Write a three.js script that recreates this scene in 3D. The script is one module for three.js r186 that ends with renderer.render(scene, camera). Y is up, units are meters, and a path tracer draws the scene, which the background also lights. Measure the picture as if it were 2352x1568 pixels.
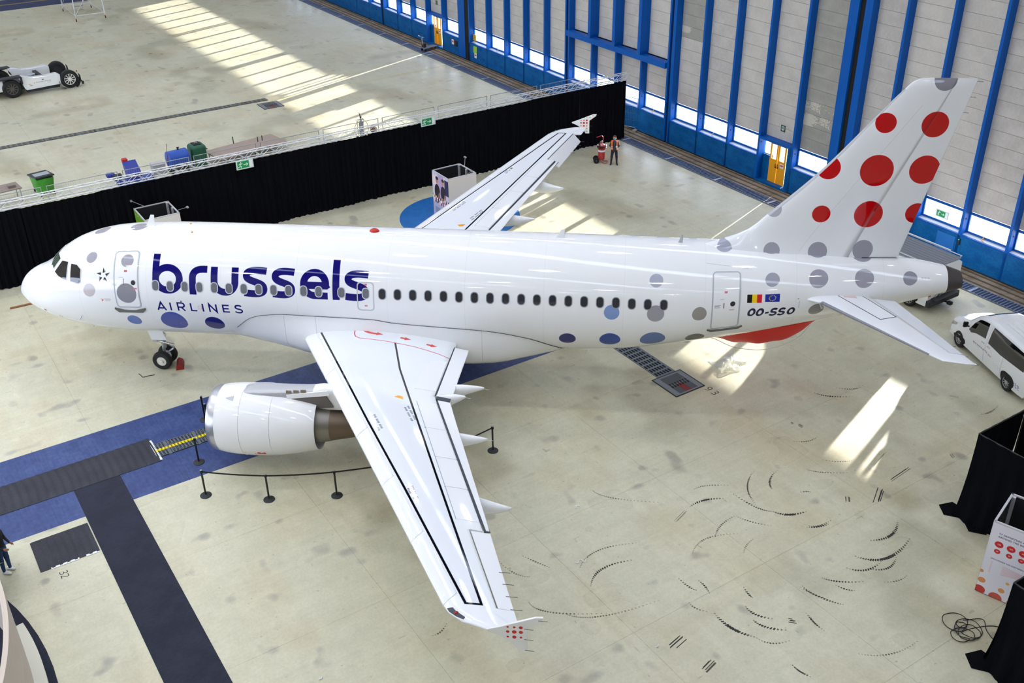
import * as THREE from 'three';
import { mergeGeometries } from 'three/addons/utils/BufferGeometryUtils.js';
import { RoundedBoxGeometry } from 'three/addons/geometries/RoundedBoxGeometry.js';
import { MarchingCubes } from 'three/addons/objects/MarchingCubes.js';
import { RectAreaLightUniformsLib } from 'three/addons/lights/RectAreaLightUniformsLib.js';

// ------------------------------------------------------------------ camera, sky, sun, exposure
const scene = new THREE.Scene();
const renderer = new THREE.WebGLRenderer({ antialias: true });
renderer.toneMapping = THREE.LinearToneMapping;
renderer.toneMappingExposure = 1.0;
renderer.shadowMap.enabled = true;
RectAreaLightUniformsLib.init();
const V = (x, y, z) => new THREE.Vector3(x, y, z);
const camera = new THREE.PerspectiveCamera(36.3734, 2352 / 1568, 0.3, 600);
{
  const yaw = -0.1102, pitch = 0.5245, roll = -0.0138;
  const fwd = V(Math.sin(yaw) * Math.cos(pitch), -Math.sin(pitch), -Math.cos(yaw) * Math.cos(pitch));
  const right = V(Math.cos(yaw), 0, Math.sin(yaw)), up = right.clone().cross(fwd);
  camera.position.set(22.2474, 20.8933, 32.9731);
  camera.up.copy(right.clone().multiplyScalar(-Math.sin(roll)).add(up.multiplyScalar(Math.cos(roll))));
  camera.lookAt(camera.position.clone().add(fwd));
}
scene.add(camera);
// hangar axes: s runs along the big doors, n points from them into the hall
const DW = V(0.63239, 0, 0.77465), NN = V(-0.77465, 0, 0.63239), OO = V(25, 0, -27.0908), ANG = -0.886166;
const HF = (s, y, n) => OO.clone().addScaledVector(DW, s).addScaledVector(NN, n).setY(y);
const SKY = 5.5;
scene.background = new THREE.Color(SKY * 0.86, SKY * 0.98, SKY * 1.22);
const sun = new THREE.DirectionalLight(new THREE.Color(1, 0.96, 0.9), 38);
{
  const d = NN.clone().addScaledVector(DW, 0.345).add(V(0, -0.146, 0)).normalize();
  sun.target.position.copy(HF(-20, 0, 12));
  sun.position.copy(sun.target.position).addScaledVector(d, -120);
  sun.castShadow = true; sun.shadow.radius = 1; sun.shadow.mapSize.set(4096, 4096);
  Object.assign(sun.shadow.camera, { left: -90, right: 90, top: 50, bottom: -50, near: 1, far: 260 });
  scene.add(sun, sun.target);
}
sun.name = 'sun';
const LAMP = 118, LAMP_COLOR = new THREE.Color(1, 0.985, 0.975);

// ------------------------------------------------------------------ helpers
let seed = 12345;
const rnd = () => { seed = (seed * 1664525 + 1013904223) >>> 0; return seed / 4294967296; };
const rr = (a, b) => a + (b - a) * rnd();
const lerp = (a, b, t) => a + (b - a) * t, clamp = (x, a = 0, b = 1) => Math.min(b, Math.max(a, x));
const sstep = (a, b, x) => { const t = clamp((x - a) / (b - a)); return t * t * (3 - 2 * t); };
const used = {};
const numbered = (n) => { const k = used[n] = (used[n] ?? -1) + 1; return k ? n + '_' + String(k).padStart(3, '0') : n; };
function mat(color, roughness = 0.6, metalness = 0, extra = {}) {
  const phys = 'clearcoat' in extra || 'transmission' in extra || 'sheen' in extra || 'specularIntensity' in extra;
  const m = new (phys ? THREE.MeshPhysicalMaterial : THREE.MeshStandardMaterial)({ color, roughness, metalness, ...extra });
  m.side = THREE.DoubleSide; return m;
}
function norm(g) {
  g = g.index ? g.toNonIndexed() : g;
  if (!g.attributes.uv) g.setAttribute('uv', new THREE.BufferAttribute(new Float32Array(g.attributes.position.count * 2), 2));
  if (!g.attributes.normal) g.computeVertexNormals();
  for (const k of Object.keys(g.attributes)) if (!['position', 'normal', 'uv'].includes(k)) g.deleteAttribute(k);
  return g;
}
const merge = (l) => mergeGeometries(l.flat(9).map(norm));
const box = (w, h, d, x = 0, y = 0, z = 0) => new THREE.BoxGeometry(w, h, d).translate(x, y, z);
const span = (x0, x1, y0, y1, z0, z1) => box(x1 - x0, y1 - y0, z1 - z0, (x0 + x1) / 2, (y0 + y1) / 2, (z0 + z1) / 2);
const rbox = (w, h, d, r, x = 0, y = 0, z = 0, n = 2) => new RoundedBoxGeometry(w, h, d, n, r).translate(x, y, z);
function cyl(r0, r1, h, x, y, z, axis = 'y', seg = 20) {       // centred at x,y,z; r0 at the axis' positive end
  const g = new THREE.CylinderGeometry(r0, r1, h, seg);
  if (axis === 'x') g.rotateZ(-Math.PI / 2); if (axis === 'z') g.rotateX(Math.PI / 2);
  return g.translate(x, y, z);
}
function rod(a, b, r, seg = 8, r2 = r) {
  a = a.isVector3 ? a : V(...a); b = b.isVector3 ? b : V(...b);
  const d = b.clone().sub(a), g = new THREE.CylinderGeometry(r2, r, d.length(), seg);
  g.applyQuaternion(new THREE.Quaternion().setFromUnitVectors(V(0, 1, 0), d.clone().normalize()));
  return g.translate((a.x + b.x) / 2, (a.y + b.y) / 2, (a.z + b.z) / 2);
}
const tube = (pts, r, seg = 24, rad = 8, closed = false) => new THREE.TubeGeometry(new THREE.CatmullRomCurve3(pts.map((p) => p.isVector3 ? p : V(...p)), closed, 'centripetal'), seg, r, rad, closed);
const lathe = (pts, seg = 24) => new THREE.LatheGeometry(pts.map((p) => new THREE.Vector2(...p)), seg);
function gridGeo(f, nu, nv, uv) {                                 // f(u, v) -> Vector3, u and v in 0..1
  const p = [], t = [], ix = [];
  for (let i = 0; i <= nu; i++) for (let j = 0; j <= nv; j++) {
    const q = f(i / nu, j / nv); p.push(q.x, q.y, q.z); t.push(...(uv ? uv(i / nu, j / nv, q) : [i / nu, j / nv]));
    if (i < nu && j < nv) { const a = i * (nv + 1) + j, b = a + nv + 1; ix.push(a, b, a + 1, b, b + 1, a + 1); }
  }
  const g = new THREE.BufferGeometry();
  g.setAttribute('position', new THREE.Float32BufferAttribute(p, 3)); g.setAttribute('uv', new THREE.Float32BufferAttribute(t, 2));
  g.setIndex(ix); g.computeVertexNormals(); return g;
}
function flip(g) {                                                // turn the winding (after mirroring)
  const ix = g.index.array; for (let i = 0; i < ix.length; i += 3) { const a = ix[i]; ix[i] = ix[i + 1]; ix[i + 1] = a; }
  g.computeVertexNormals(); return g;
}
function dense(poly, n) {                                         // closed polygon -> n points spread along it, corners kept
  const out = [], L = poly.map((p, i) => Math.hypot(p[0] - poly[(i + 1) % poly.length][0], p[1] - poly[(i + 1) % poly.length][1])), T = L.reduce((a, b) => a + b);
  poly.forEach((p, i) => { const q = poly[(i + 1) % poly.length], k = Math.max(1, Math.round(n * L[i] / T)); for (let j = 0; j < k; j++) out.push([lerp(p[0], q[0], j / k), lerp(p[1], q[1], j / k)]); });
  return out;
}
function rrect(x0, x1, y0, y1, rx, ry = rx, k = 5) {              // rounded rectangle outline
  const o = []; const c = [[x1 - rx, y1 - ry, 0], [x0 + rx, y1 - ry, 1], [x0 + rx, y0 + ry, 2], [x1 - rx, y0 + ry, 3]];
  for (const [cx, cy, q] of c) for (let i = 0; i <= k; i++) { const a = (q + i / k) * Math.PI / 2; o.push([cx + rx * Math.cos(a), cy + ry * Math.sin(a)]); }
  return o;
}
function patch(P, outline, off, { rings = 4, skirt = 0.02, uv } = {}) {   // a plate lying on the surface P(a, b, height)
  const n = outline.length, c = [0, 0]; outline.forEach((p) => { c[0] += p[0] / n; c[1] += p[1] / n; });
  const pos = [], t = [], ix = [], put = (a, b, h) => { const q = P(a, b, h); pos.push(q.x, q.y, q.z); t.push(...(uv ? uv(a, b) : [a, b])); };
  put(c[0], c[1], off);
  for (let r = 1; r <= rings; r++) for (const p of outline) put(lerp(c[0], p[0], r / rings), lerp(c[1], p[1], r / rings), off);
  if (skirt) { for (const p of outline) put(p[0], p[1], off); for (const p of outline) put(p[0], p[1], off - skirt); }
  const at = (r, i) => 1 + (r - 1) * n + (i % n);
  for (let i = 0; i < n; i++) {
    ix.push(0, at(1, i), at(1, i + 1));
    for (let r = 1; r < rings; r++) ix.push(at(r, i), at(r + 1, i), at(r + 1, i + 1), at(r, i), at(r + 1, i + 1), at(r, i + 1));
    if (skirt) { const r = rings + 1; ix.push(at(r, i), at(r + 1, i), at(r + 1, i + 1), at(r, i), at(r + 1, i + 1), at(r, i + 1)); }
  }
  const g = new THREE.BufferGeometry();
  g.setAttribute('position', new THREE.Float32BufferAttribute(pos, 3)); g.setAttribute('uv', new THREE.Float32BufferAttribute(t, 2));
  g.setIndex(ix); g.computeVertexNormals(); return g;
}
function ring(P, outer, inner, off, skirt = 0.02) {               // a raised band between two outlines of the same length
  const n = outer.length, pos = [], ix = [];
  const row = (o, h) => o.forEach((p) => { const q = P(p[0], p[1], h); pos.push(q.x, q.y, q.z); });
  row(outer, off - skirt); row(outer, off); row(outer, off); row(inner, off); row(inner, off); row(inner, off - skirt);
  for (const r of [0, 2, 4]) for (let i = 0; i < n; i++) { const a = r * n + i, b = r * n + (i + 1) % n; ix.push(a, a + n, b + n, a, b + n, b); }
  const g = new THREE.BufferGeometry(); g.setAttribute('position', new THREE.Float32BufferAttribute(pos, 3)); g.setIndex(ix); g.computeVertexNormals(); return g;
}
function pchip(x, y) {
  const n = x.length, h = [], d = [], m = new Array(n).fill(0);
  for (let i = 0; i < n - 1; i++) { h[i] = x[i + 1] - x[i]; d[i] = (y[i + 1] - y[i]) / h[i]; }
  for (let i = 1; i < n - 1; i++) if (d[i - 1] * d[i] > 0) { const a = 2 * h[i] + h[i - 1], b = h[i] + 2 * h[i - 1]; m[i] = (a + b) / (a / d[i - 1] + b / d[i]); }
  m[0] = d[0]; m[n - 1] = d[n - 2];
  return (q) => {
    let i = 0; while (i < n - 2 && q > x[i + 1]) i++;
    const t = clamp((q - x[i]) / h[i]), t2 = t * t, t3 = t2 * t;
    return (2 * t3 - 3 * t2 + 1) * y[i] + (t3 - 2 * t2 + t) * h[i] * m[i] + (3 * t2 - 2 * t3) * y[i + 1] + (t3 - t2) * h[i] * m[i + 1];
  };
}
function lin(x, y) { return (q) => { let i = 0; while (i < x.length - 2 && q > x[i + 1]) i++; return lerp(y[i], y[i + 1], (q - x[i]) / (x[i + 1] - x[i])); }; }
function mesh(name, geo, m, parent) {
  const o = new THREE.Mesh(Array.isArray(geo) ? merge(geo) : geo, m); o.castShadow = o.receiveShadow = true; o.name = name; parent.add(o); return o;
}
function thing(name, label, category, pos = [0, 0, 0], turn = 0, group) {
  const o = new THREE.Group(); o.name = numbered(name); scene.add(o);
  if (pos.isVector3) o.position.copy(pos); else o.position.set(...pos); o.rotation.y = turn;
  Object.assign(o.userData, { label, category }); if (group) o.userData.group = group; return o;
}
function struct(name, pos = [0, 0, 0], turn = 0) {
  const o = new THREE.Group(); o.name = name; scene.add(o); if (pos.isVector3) o.position.copy(pos); else o.position.set(...pos); o.rotation.y = turn;
  o.userData.kind = 'structure'; return o;
}
const inHall = (name) => struct(name, HF(0, 0, 0), ANG);            // children are laid out in s, y, n
function again(o, pos, turn, label) {
  const c = o.clone(); c.name = numbered(o.name.replace(/_\d{3}$/, '')); scene.add(c); c.position.copy(pos); if (turn !== undefined) c.rotation.y = turn;
  c.userData = { ...o.userData }; if (label) c.userData.label = label; return c;
}
function canvas(w, h, draw, opt = {}) {
  const c = document.createElement('canvas'); c.width = w; c.height = h; draw(c.getContext('2d'), w, h);
  const t = new THREE.CanvasTexture(c); t.colorSpace = opt.data ? THREE.NoColorSpace : THREE.SRGBColorSpace; t.flipY = !!opt.flip; t.magFilter = THREE.LinearFilter; t.anisotropy = 8;
  if (opt.repeat) t.wrapS = t.wrapT = THREE.RepeatWrapping; return t;
}
function noiseLayer(n, cellsX, cellsY, s) {                        // tileable value noise, n x n
  const r = [], out = new Float32Array(n * n); let q = s;
  for (let i = 0; i < cellsX * cellsY; i++) { q = (q * 1664525 + 1013904223) >>> 0; r[i] = q / 4294967296; }
  for (let y = 0; y < n; y++) {
    const fy = y / n * cellsY, iy = Math.floor(fy), ty = fy - iy, sy = ty * ty * (3 - 2 * ty), y0 = iy % cellsY, y1 = (iy + 1) % cellsY;
    for (let x = 0; x < n; x++) {
      const fx = x / n * cellsX, ixx = Math.floor(fx), tx = fx - ixx, sx = tx * tx * (3 - 2 * tx), x0 = ixx % cellsX, x1 = (ixx + 1) % cellsX;
      out[y * n + x] = lerp(lerp(r[y0 * cellsX + x0], r[y0 * cellsX + x1], sx), lerp(r[y1 * cellsX + x0], r[y1 * cellsX + x1], sx), sy);
    }
  }
  return out;
}
function noiseTex(n, f, data) {                                     // f(i, x, y) -> [r, g, b] 0..255
  const d = new Uint8Array(n * n * 4);
  for (let i = 0; i < n * n; i++) { const c = f(i, i % n, Math.floor(i / n)); d[i * 4] = clamp(c[0], 0, 255); d[i * 4 + 1] = clamp(c[1], 0, 255); d[i * 4 + 2] = clamp(c[2], 0, 255); d[i * 4 + 3] = 255; }
  const t = new THREE.DataTexture(d, n, n); t.colorSpace = data ? THREE.NoColorSpace : THREE.SRGBColorSpace; t.wrapS = t.wrapT = THREE.RepeatWrapping;
  t.magFilter = THREE.LinearFilter; t.minFilter = THREE.LinearMipmapLinearFilter; t.generateMipmaps = true; t.needsUpdate = true; return t;
}
const M = {};
M.steel = mat('#a9adb2', 0.4, 0.8); M.alu = mat('#e3e6ea', 0.4, 0.3); M.black = mat('#0b0c0f', 0.7); M.rubber = mat('#17181a', 0.75); M.dark = mat('#22252a', 0.6);
M.white = mat('#eceef0', 0.5); M.chrome = mat('#d8dadd', 0.15, 1); M.red = mat('#b3121b', 0.4); M.glass = mat('#ffffff', 0.02, 0, { transmission: 1, thickness: 0, ior: 1.45 });
// ------------------------------------------------------------------ the hall
{
  const n = 2048, A = noiseLayer(n, 7, 7, 1), B = noiseLayer(n, 23, 23, 2), C = noiseLayer(n, 71, 71, 3), D = noiseLayer(n, 260, 18, 4), E = noiseLayer(n, 512, 512, 5), F = noiseLayer(n, 11, 13, 6), S = noiseLayer(n, 40, 40, 9), W = noiseLayer(n, 26, 150, 12), K = noiseLayer(n, 160, 160, 21), L = noiseLayer(n, 5, 4, 77);
  const tex = noiseTex(n, (i) => {
    const blot = sstep(0.6, 0.9, A[i] * 0.55 + B[i] * 0.45) * 0.8, fine = (C[i] - 0.5) * 8 + (E[i] - 0.5) * 9, streak = (W[i] - 0.5) * 9 * F[i] + (D[i] - 0.5) * 5;
    const warm = sstep(0.45, 0.8, F[i] * 0.6 + B[i] * 0.4), dirt = sstep(0.74, 0.93, S[i] * 0.7 + C[i] * 0.3) * 0.9, speck = K[i] > 0.965 ? 30 * (K[i] - 0.93) / 0.07 : 0;
    const big = (L[i] - 0.5) * 16, v = fine + streak - blot * 26 - dirt * 42 - speck + big;
    return [201 + v - warm * 2, 198 + v - warm * 6, 173 + v - warm * 9 + dirt * 10];
  });
  M.slab = mat('#ffffff', 0.42, 0, { map: tex, roughnessMap: noiseTex(512, (() => { const a = noiseLayer(512, 30, 30, 7), b = noiseLayer(512, 8, 8, 8); return (i) => { const r = 95 + a[i] * 45 + b[i] * 60; return [r, r, r]; }; })(), true) });
  M.slab.roughness = 0.62;
}
const floor = inHall('floor');
{
  mesh('floor_base', [span(-92, 62, -0.4, -0.014, -0.7, 62)], mat('#8d8770', 0.9), floor);
  const cell = 4.9, s0 = 24.55, n0 = 26.4, rest = [], variants = {};
  for (let i = -24; i < 8; i++) for (let j = -5; j < 8; j++) {
    const a = s0 + i * cell, b = n0 + j * cell, seen = a > -78 && a < 38 && b < 44, key = ((i % 5) + 5) % 5 * 5 + ((j % 5) + 5) % 5;
    if (!variants[key]) {
      const g = box(cell - 0.005, 0.014, cell - 0.005, cell / 2, -0.007, cell / 2), p = g.attributes.position, u = g.attributes.uv;
      for (let k = 0; k < p.count; k++) u.setXY(k, (((i % 5) + 5) % 5 + p.getX(k) / cell) / 5, (((j % 5) + 5) % 5 + p.getZ(k) / cell) / 5);
      variants[key] = g;
    }
    if (seen) { const m = mesh('floor_slab', variants[key], M.slab, floor); m.position.set(a, 0, b); } else rest.push(variants[key].clone().translate(a, 0, b));
  }
  mesh('floor_slab', rest, M.slab, floor).userData.kind = 'stuff';
  // track bed along the sliding doors, with sunk rails
  const n = 512, A = noiseLayer(n, 9, 9, 31), B = noiseLayer(n, 60, 20, 32), C = noiseLayer(n, 256, 256, 33);
  const bed = mat('#ffffff', 0.9, 0, { map: noiseTex(n, (i) => { const v = A[i] * 30 + B[i] * 26 + C[i] * 14 - 34; return [140 + v, 126 + v, 106 + v]; }) });
  const g = span(-92, 62, -0.014, 0.002, -0.7, 1.12), p = g.attributes.position, u = g.attributes.uv; for (let k = 0; k < p.count; k++) u.setXY(k, p.getX(k) / 6, p.getZ(k) / 6);
  mesh('track_bed', g, bed, floor);
  const rail = mat('#4a3a30', 0.6, 0.5);
  for (const q of [0.12, 0.5, 0.93]) { mesh('rail', [span(-92, 62, 0.002, 0.012, q - 0.045, q - 0.015), span(-92, 62, 0.002, 0.012, q + 0.03, q + 0.06)], rail, floor); }
}
// long drain grating in front of the doors
{
  const t = inHall('trim_1'), barM = mat('#7f8ea6', 0.45, 0.5), bars = [];
  mesh('drain_bed', span(-92, 62, 0, 0.004, 1.14, 1.84), mat('#2b3550', 0.8), t);
  for (let s = -60; s < 40; s += 0.16) bars.push(span(s, s + 0.045, 0.004, 0.02, 1.18, 1.8));
  mesh('grate_bars', [bars, span(-92, 62, 0.004, 0.022, 1.14, 1.18), span(-92, 62, 0.004, 0.022, 1.8, 1.84)], barM, t).userData.kind = 'stuff';
  for (let s = -58; s < 40; s += 4) mesh('grate_joint', span(s, s + 0.12, 0.004, 0.022, 1.18, 1.8), mat('#b9c2cf', 0.4, 0.5), t);
}
// ------------------------------------------------------------------ sliding hangar doors
const blotch = (seedv, base, amp, cells = 12, n = 512) => { const a = noiseLayer(n, cells, cells, seedv), b = noiseLayer(n, cells * 6, cells * 4, seedv + 1), c = noiseLayer(n, 200, 200, seedv + 2); return noiseTex(n, (i) => { const v = (a[i] - 0.5) * amp + (b[i] - 0.5) * amp * 0.6 + (c[i] - 0.5) * amp * 0.35; return [base[0] + v, base[1] + v, base[2] + v]; }); };
M.blue = mat('#ffffff', 0.45, 0, { map: blotch(41, [2, 86, 172], 8, 9), specularIntensity: 0.35 });
M.bluetrim = mat('#02509c', 0.45, 0, { specularIntensity: 0.35 });
M.teal = mat('#ffffff', 0.5, 0, { map: blotch(51, [2, 86, 148], 22, 6), specularIntensity: 0.35 });
M.panels = [blotch(61, [196, 191, 184], 12, 8), blotch(71, [191, 186, 180], 16, 6), blotch(81, [201, 196, 188], 10, 7)].map((t) => mat('#ffffff', 0.7, 0, { map: t }));
M.seal = mat('#060708', 0.8); M.sill = mat('#b9bec8', 0.55); M.yellow = mat('#f0a50c', 0.45);
M.greypanel = mat('#ffffff', 0.75, 0, { map: blotch(95, [160, 158, 150], 10, 7) });
M.worn = mat('#ffffff', 0.75, 0, { map: (() => { const n = 512, a = noiseLayer(n, 6, 5, 91), b = noiseLayer(n, 60, 60, 92); return noiseTex(n, (i) => { const worn = sstep(0.56, 0.64, a[i] * 0.75 + b[i] * 0.25), v = (b[i] - 0.5) * 8; return [158 + v + worn * 38, 157 + v + worn * 34, 148 + v + worn * 30]; }); })() });
const COL = 0.14, DEEP = 0.5, PANEL_N = -0.46, TOP = 24.6;
let doorNo = 0;
function hangarDoor(s0, s1, cols, opt = {}) {
  const d = inHall('door_' + (++doorNo));
  const edge = [...cols];
  for (let i = 0; i < edge.length; i++) {
    const a = edge[i], w = opt.wide?.[i] ?? COL;
    if (opt.beam && i > 0 && i < edge.length - 1) {
      mesh('column', [span(a, a + w, 1.42, 4.6, -DEEP, 0), span(a - 0.08, a + w + 0.05, 4.95, TOP, -DEEP, 0.22), prism([[a - 0.08, 4.95], [a + w + 0.05, 4.95], [a + w, 4.72], [a, 4.72]], -DEEP, 0.2)], M.blue, d);
    } else mesh('column', span(a, a + w, 0.1, TOP, -DEEP, 0.0), M.blue, d);
    if (i < edge.length - 1) mesh('bumper', cyl(0.035, 0.035, 0.03, a + w + 0.012, 2.18, -0.16, 'x', 12), M.dark, d);
  }
  for (let i = 0; i < edge.length - 1; i++) {
    const a = edge[i] + (opt.wide?.[i] ?? COL), b = edge[i + 1];
    const isDoor = opt.door === i;
    if (!isDoor) {
      mesh('apron_panel', [span(a - COL + 0.004, b - 0.004, 0.1, 1.4, -0.1, 0)], M.teal, d);
      mesh('sill', [prism2(a, b, [[-DEEP, 1.49], [-0.1, 1.44], [-0.1, 1.36], [-DEEP, 1.36]])], M.sill, d); mesh('sill_lip', span(a - 0.01, b + 0.01, 1.37, 1.45, -0.1, 0.012), M.bluetrim, d);
      mesh('window_frame', [span(a, b, 1.48, 1.575, -0.44, -0.36), span(a, b, 2.35, 2.44, -0.46, -0.36), span(a, a + 0.06, 1.5, 2.4, -0.44, -0.36), span(b - 0.06, b, 1.5, 2.4, -0.44, -0.36)], M.bluetrim, d);
      mesh('window_pane', span(a + 0.04, b - 0.04, 1.54, 2.38, -0.415, -0.405), M.glass, d);
      if (i % 2 === 1) mesh('window_latch', [rod([a + (b - a) * 0.42, 1.46, -0.2], [a + (b - a) * 0.42, 1.6, -0.36], 0.018), rod([a + (b - a) * 0.42, 1.46, -0.2], [a + (b - a) * 0.5, 1.45, -0.12], 0.018)], i % 4 === 1 ? M.steel : M.yellow, d);
    } else {
      // pedestrian double door with a narrow side light
      mesh('apron_panel', [span(a - COL, b, 0.02, 0.14, -DEEP, 0), span(b - 0.5, b, 0.1, 2.44, -0.42, -0.3), span(a, a + 0.5, 0.1, 1.48, -0.42, -0.36)], M.teal, d);
      mesh('lintel', [span(a, b, 2.4, 2.52, -DEEP, 0.02)], M.blue, d);
      mesh('side_light', span(a + 0.03, a + 0.5, 1.5, 2.34, -0.4, -0.39), M.glass, d);
      mesh('side_light_frame', [span(a, a + 0.53, 1.46, 1.5, -0.42, -0.36), span(a, a + 0.53, 2.34, 2.4, -0.42, -0.36)], M.bluetrim, d);
      for (const k of [0, 1]) {
        const q = a + 0.54 + k * 0.57;
        const leaf = mesh('door_leaf', [span(q, q + 0.55, 0.14, 1.42, -0.37, -0.32), span(q, q + 0.1, 1.42, 2.34, -0.37, -0.32), span(q + 0.45, q + 0.55, 1.42, 2.34, -0.37, -0.32), span(q + 0.1, q + 0.45, 2.22, 2.34, -0.37, -0.32)], M.yellow, d);
        mesh('door_glass', span(q + 0.1, q + 0.45, 1.42, 2.22, -0.35, -0.34), M.glass, leaf);
        mesh('handle', [rod([q + (k ? 0.06 : 0.49), 1.0, -0.27], [q + (k ? 0.06 : 0.49), 1.22, -0.27], 0.018), box(0.05, 0.06, 0.06, q + (k ? 0.06 : 0.49), 1.02, -0.3)], M.dark, leaf);
        if (k) mesh('notice', span(q + 0.2, q + 0.45, 1.06, 1.3, -0.32, -0.315), noticeM, leaf);
      }
    }
    const y0 = isDoor ? 2.52 : 2.44, pm = M.panels[(i + doorNo) % 3];
    let y = y0, k = 0; const last = opt.worn?.includes(i);
    if (opt.beam) {
      for (y = y0; y < 4.4; y += 0.62) mesh('wall_panel', panelGeo(a, b, y, Math.min(y + 0.62, 4.4)), pm, d);
      y = 4.75;
    }
    for (; y < 12.4; y += 0.64, k++) mesh('wall_panel', panelGeo(a, b, y, y + 0.64), last && (i === 0 ? y > 6.2 : true) ? (i === 0 ? y < 6.9 : y > 3.2 && y < 4.4) ? M.worn : M.greypanel : pm, d);
    mesh('wall_panel', panelGeo(a, b, y, TOP), last ? M.greypanel : pm, d);
  }
  if (opt.beam) mesh('cross_beam', [span(edge[0], edge.at(-1), 4.4, 4.74, -0.3, 0.16)], M.blue, d);
  mesh('door_foot', span(s0, s1, 0.015, 0.1, -0.35, -0.03), M.dark, d);
  return d;
}
function prism(poly, z0, z1) {
  const g = new THREE.ExtrudeGeometry(new THREE.Shape(poly.map((p) => new THREE.Vector2(...p))), { depth: z1 - z0, bevelEnabled: false }); return g.translate(0, 0, z0);
}
function prism2(x0, x1, poly) {                                     // profile in (z, y), run along x
  const g = new THREE.ExtrudeGeometry(new THREE.Shape(poly.map((p) => new THREE.Vector2(-p[0], p[1]))), { depth: x1 - x0, bevelEnabled: false });
  return g.rotateY(Math.PI / 2).translate(x0, 0, 0);
}
function panelGeo(a, b, y0, y1) {
  const g = span(a, b, y0 + 0.009, y1 - 0.004, PANEL_N - 0.1, PANEL_N), p = g.attributes.position, u = g.attributes.uv;
  for (let k = 0; k < p.count; k++) u.setXY(k, (p.getX(k) - a) / 2.4 * 0.8 + (y0 * 0.37) % 1, (p.getY(k) - y0) / 2.4 + (a * 0.13) % 1);
  return g;
}
const noticeM = mat('#ffffff', 0.6, 0, { map: canvas(64, 64, (c) => { c.fillStyle = '#f4f1ee'; c.fillRect(0, 0, 64, 64); c.fillStyle = '#c8382c'; c.fillRect(8, 14, 48, 22); c.fillStyle = '#777'; for (let y = 42; y < 58; y += 6) c.fillRect(10, y, 44, 2); }, { flip: true }) });
hangarDoor(-61.9, -49.3, [-61.8, -59.3, -56.8, -54.35, -51.9, -49.5]);
hangarDoor(-49.2, -36.75, [-49.1, -46.6, -44.15, -41.7, -39.25, -36.95]);
hangarDoor(-36.6, -23.1, [-36.5, -34.0, -31.6, -29.08, -26.55, -24.06], { door: 3, wide: { 5: 0.95 } });
hangarDoor(-22.6, -10.2, [-22.55, -20.1, -17.7, -15.27, -12.81, -10.4], {});
hangarDoor(-10.1, -0.2, [-10.05, -7.6, -5.17, -2.75, -0.36], { beam: true });
hangarDoor(-0.08, 12.55, [-0.03, 2.44, 4.88, 7.24, 9.62, 12.0], { door: 3, wide: { 0: 0.24, 5: 0.53 }, worn: [0, 4], wornRows: [0, 5] });
hangarDoor(12.9, 25.2, [12.9, 15.11, 17.45, 19.84, 22.18, 24.6], { wide: { 0: 0.4 } });
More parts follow.
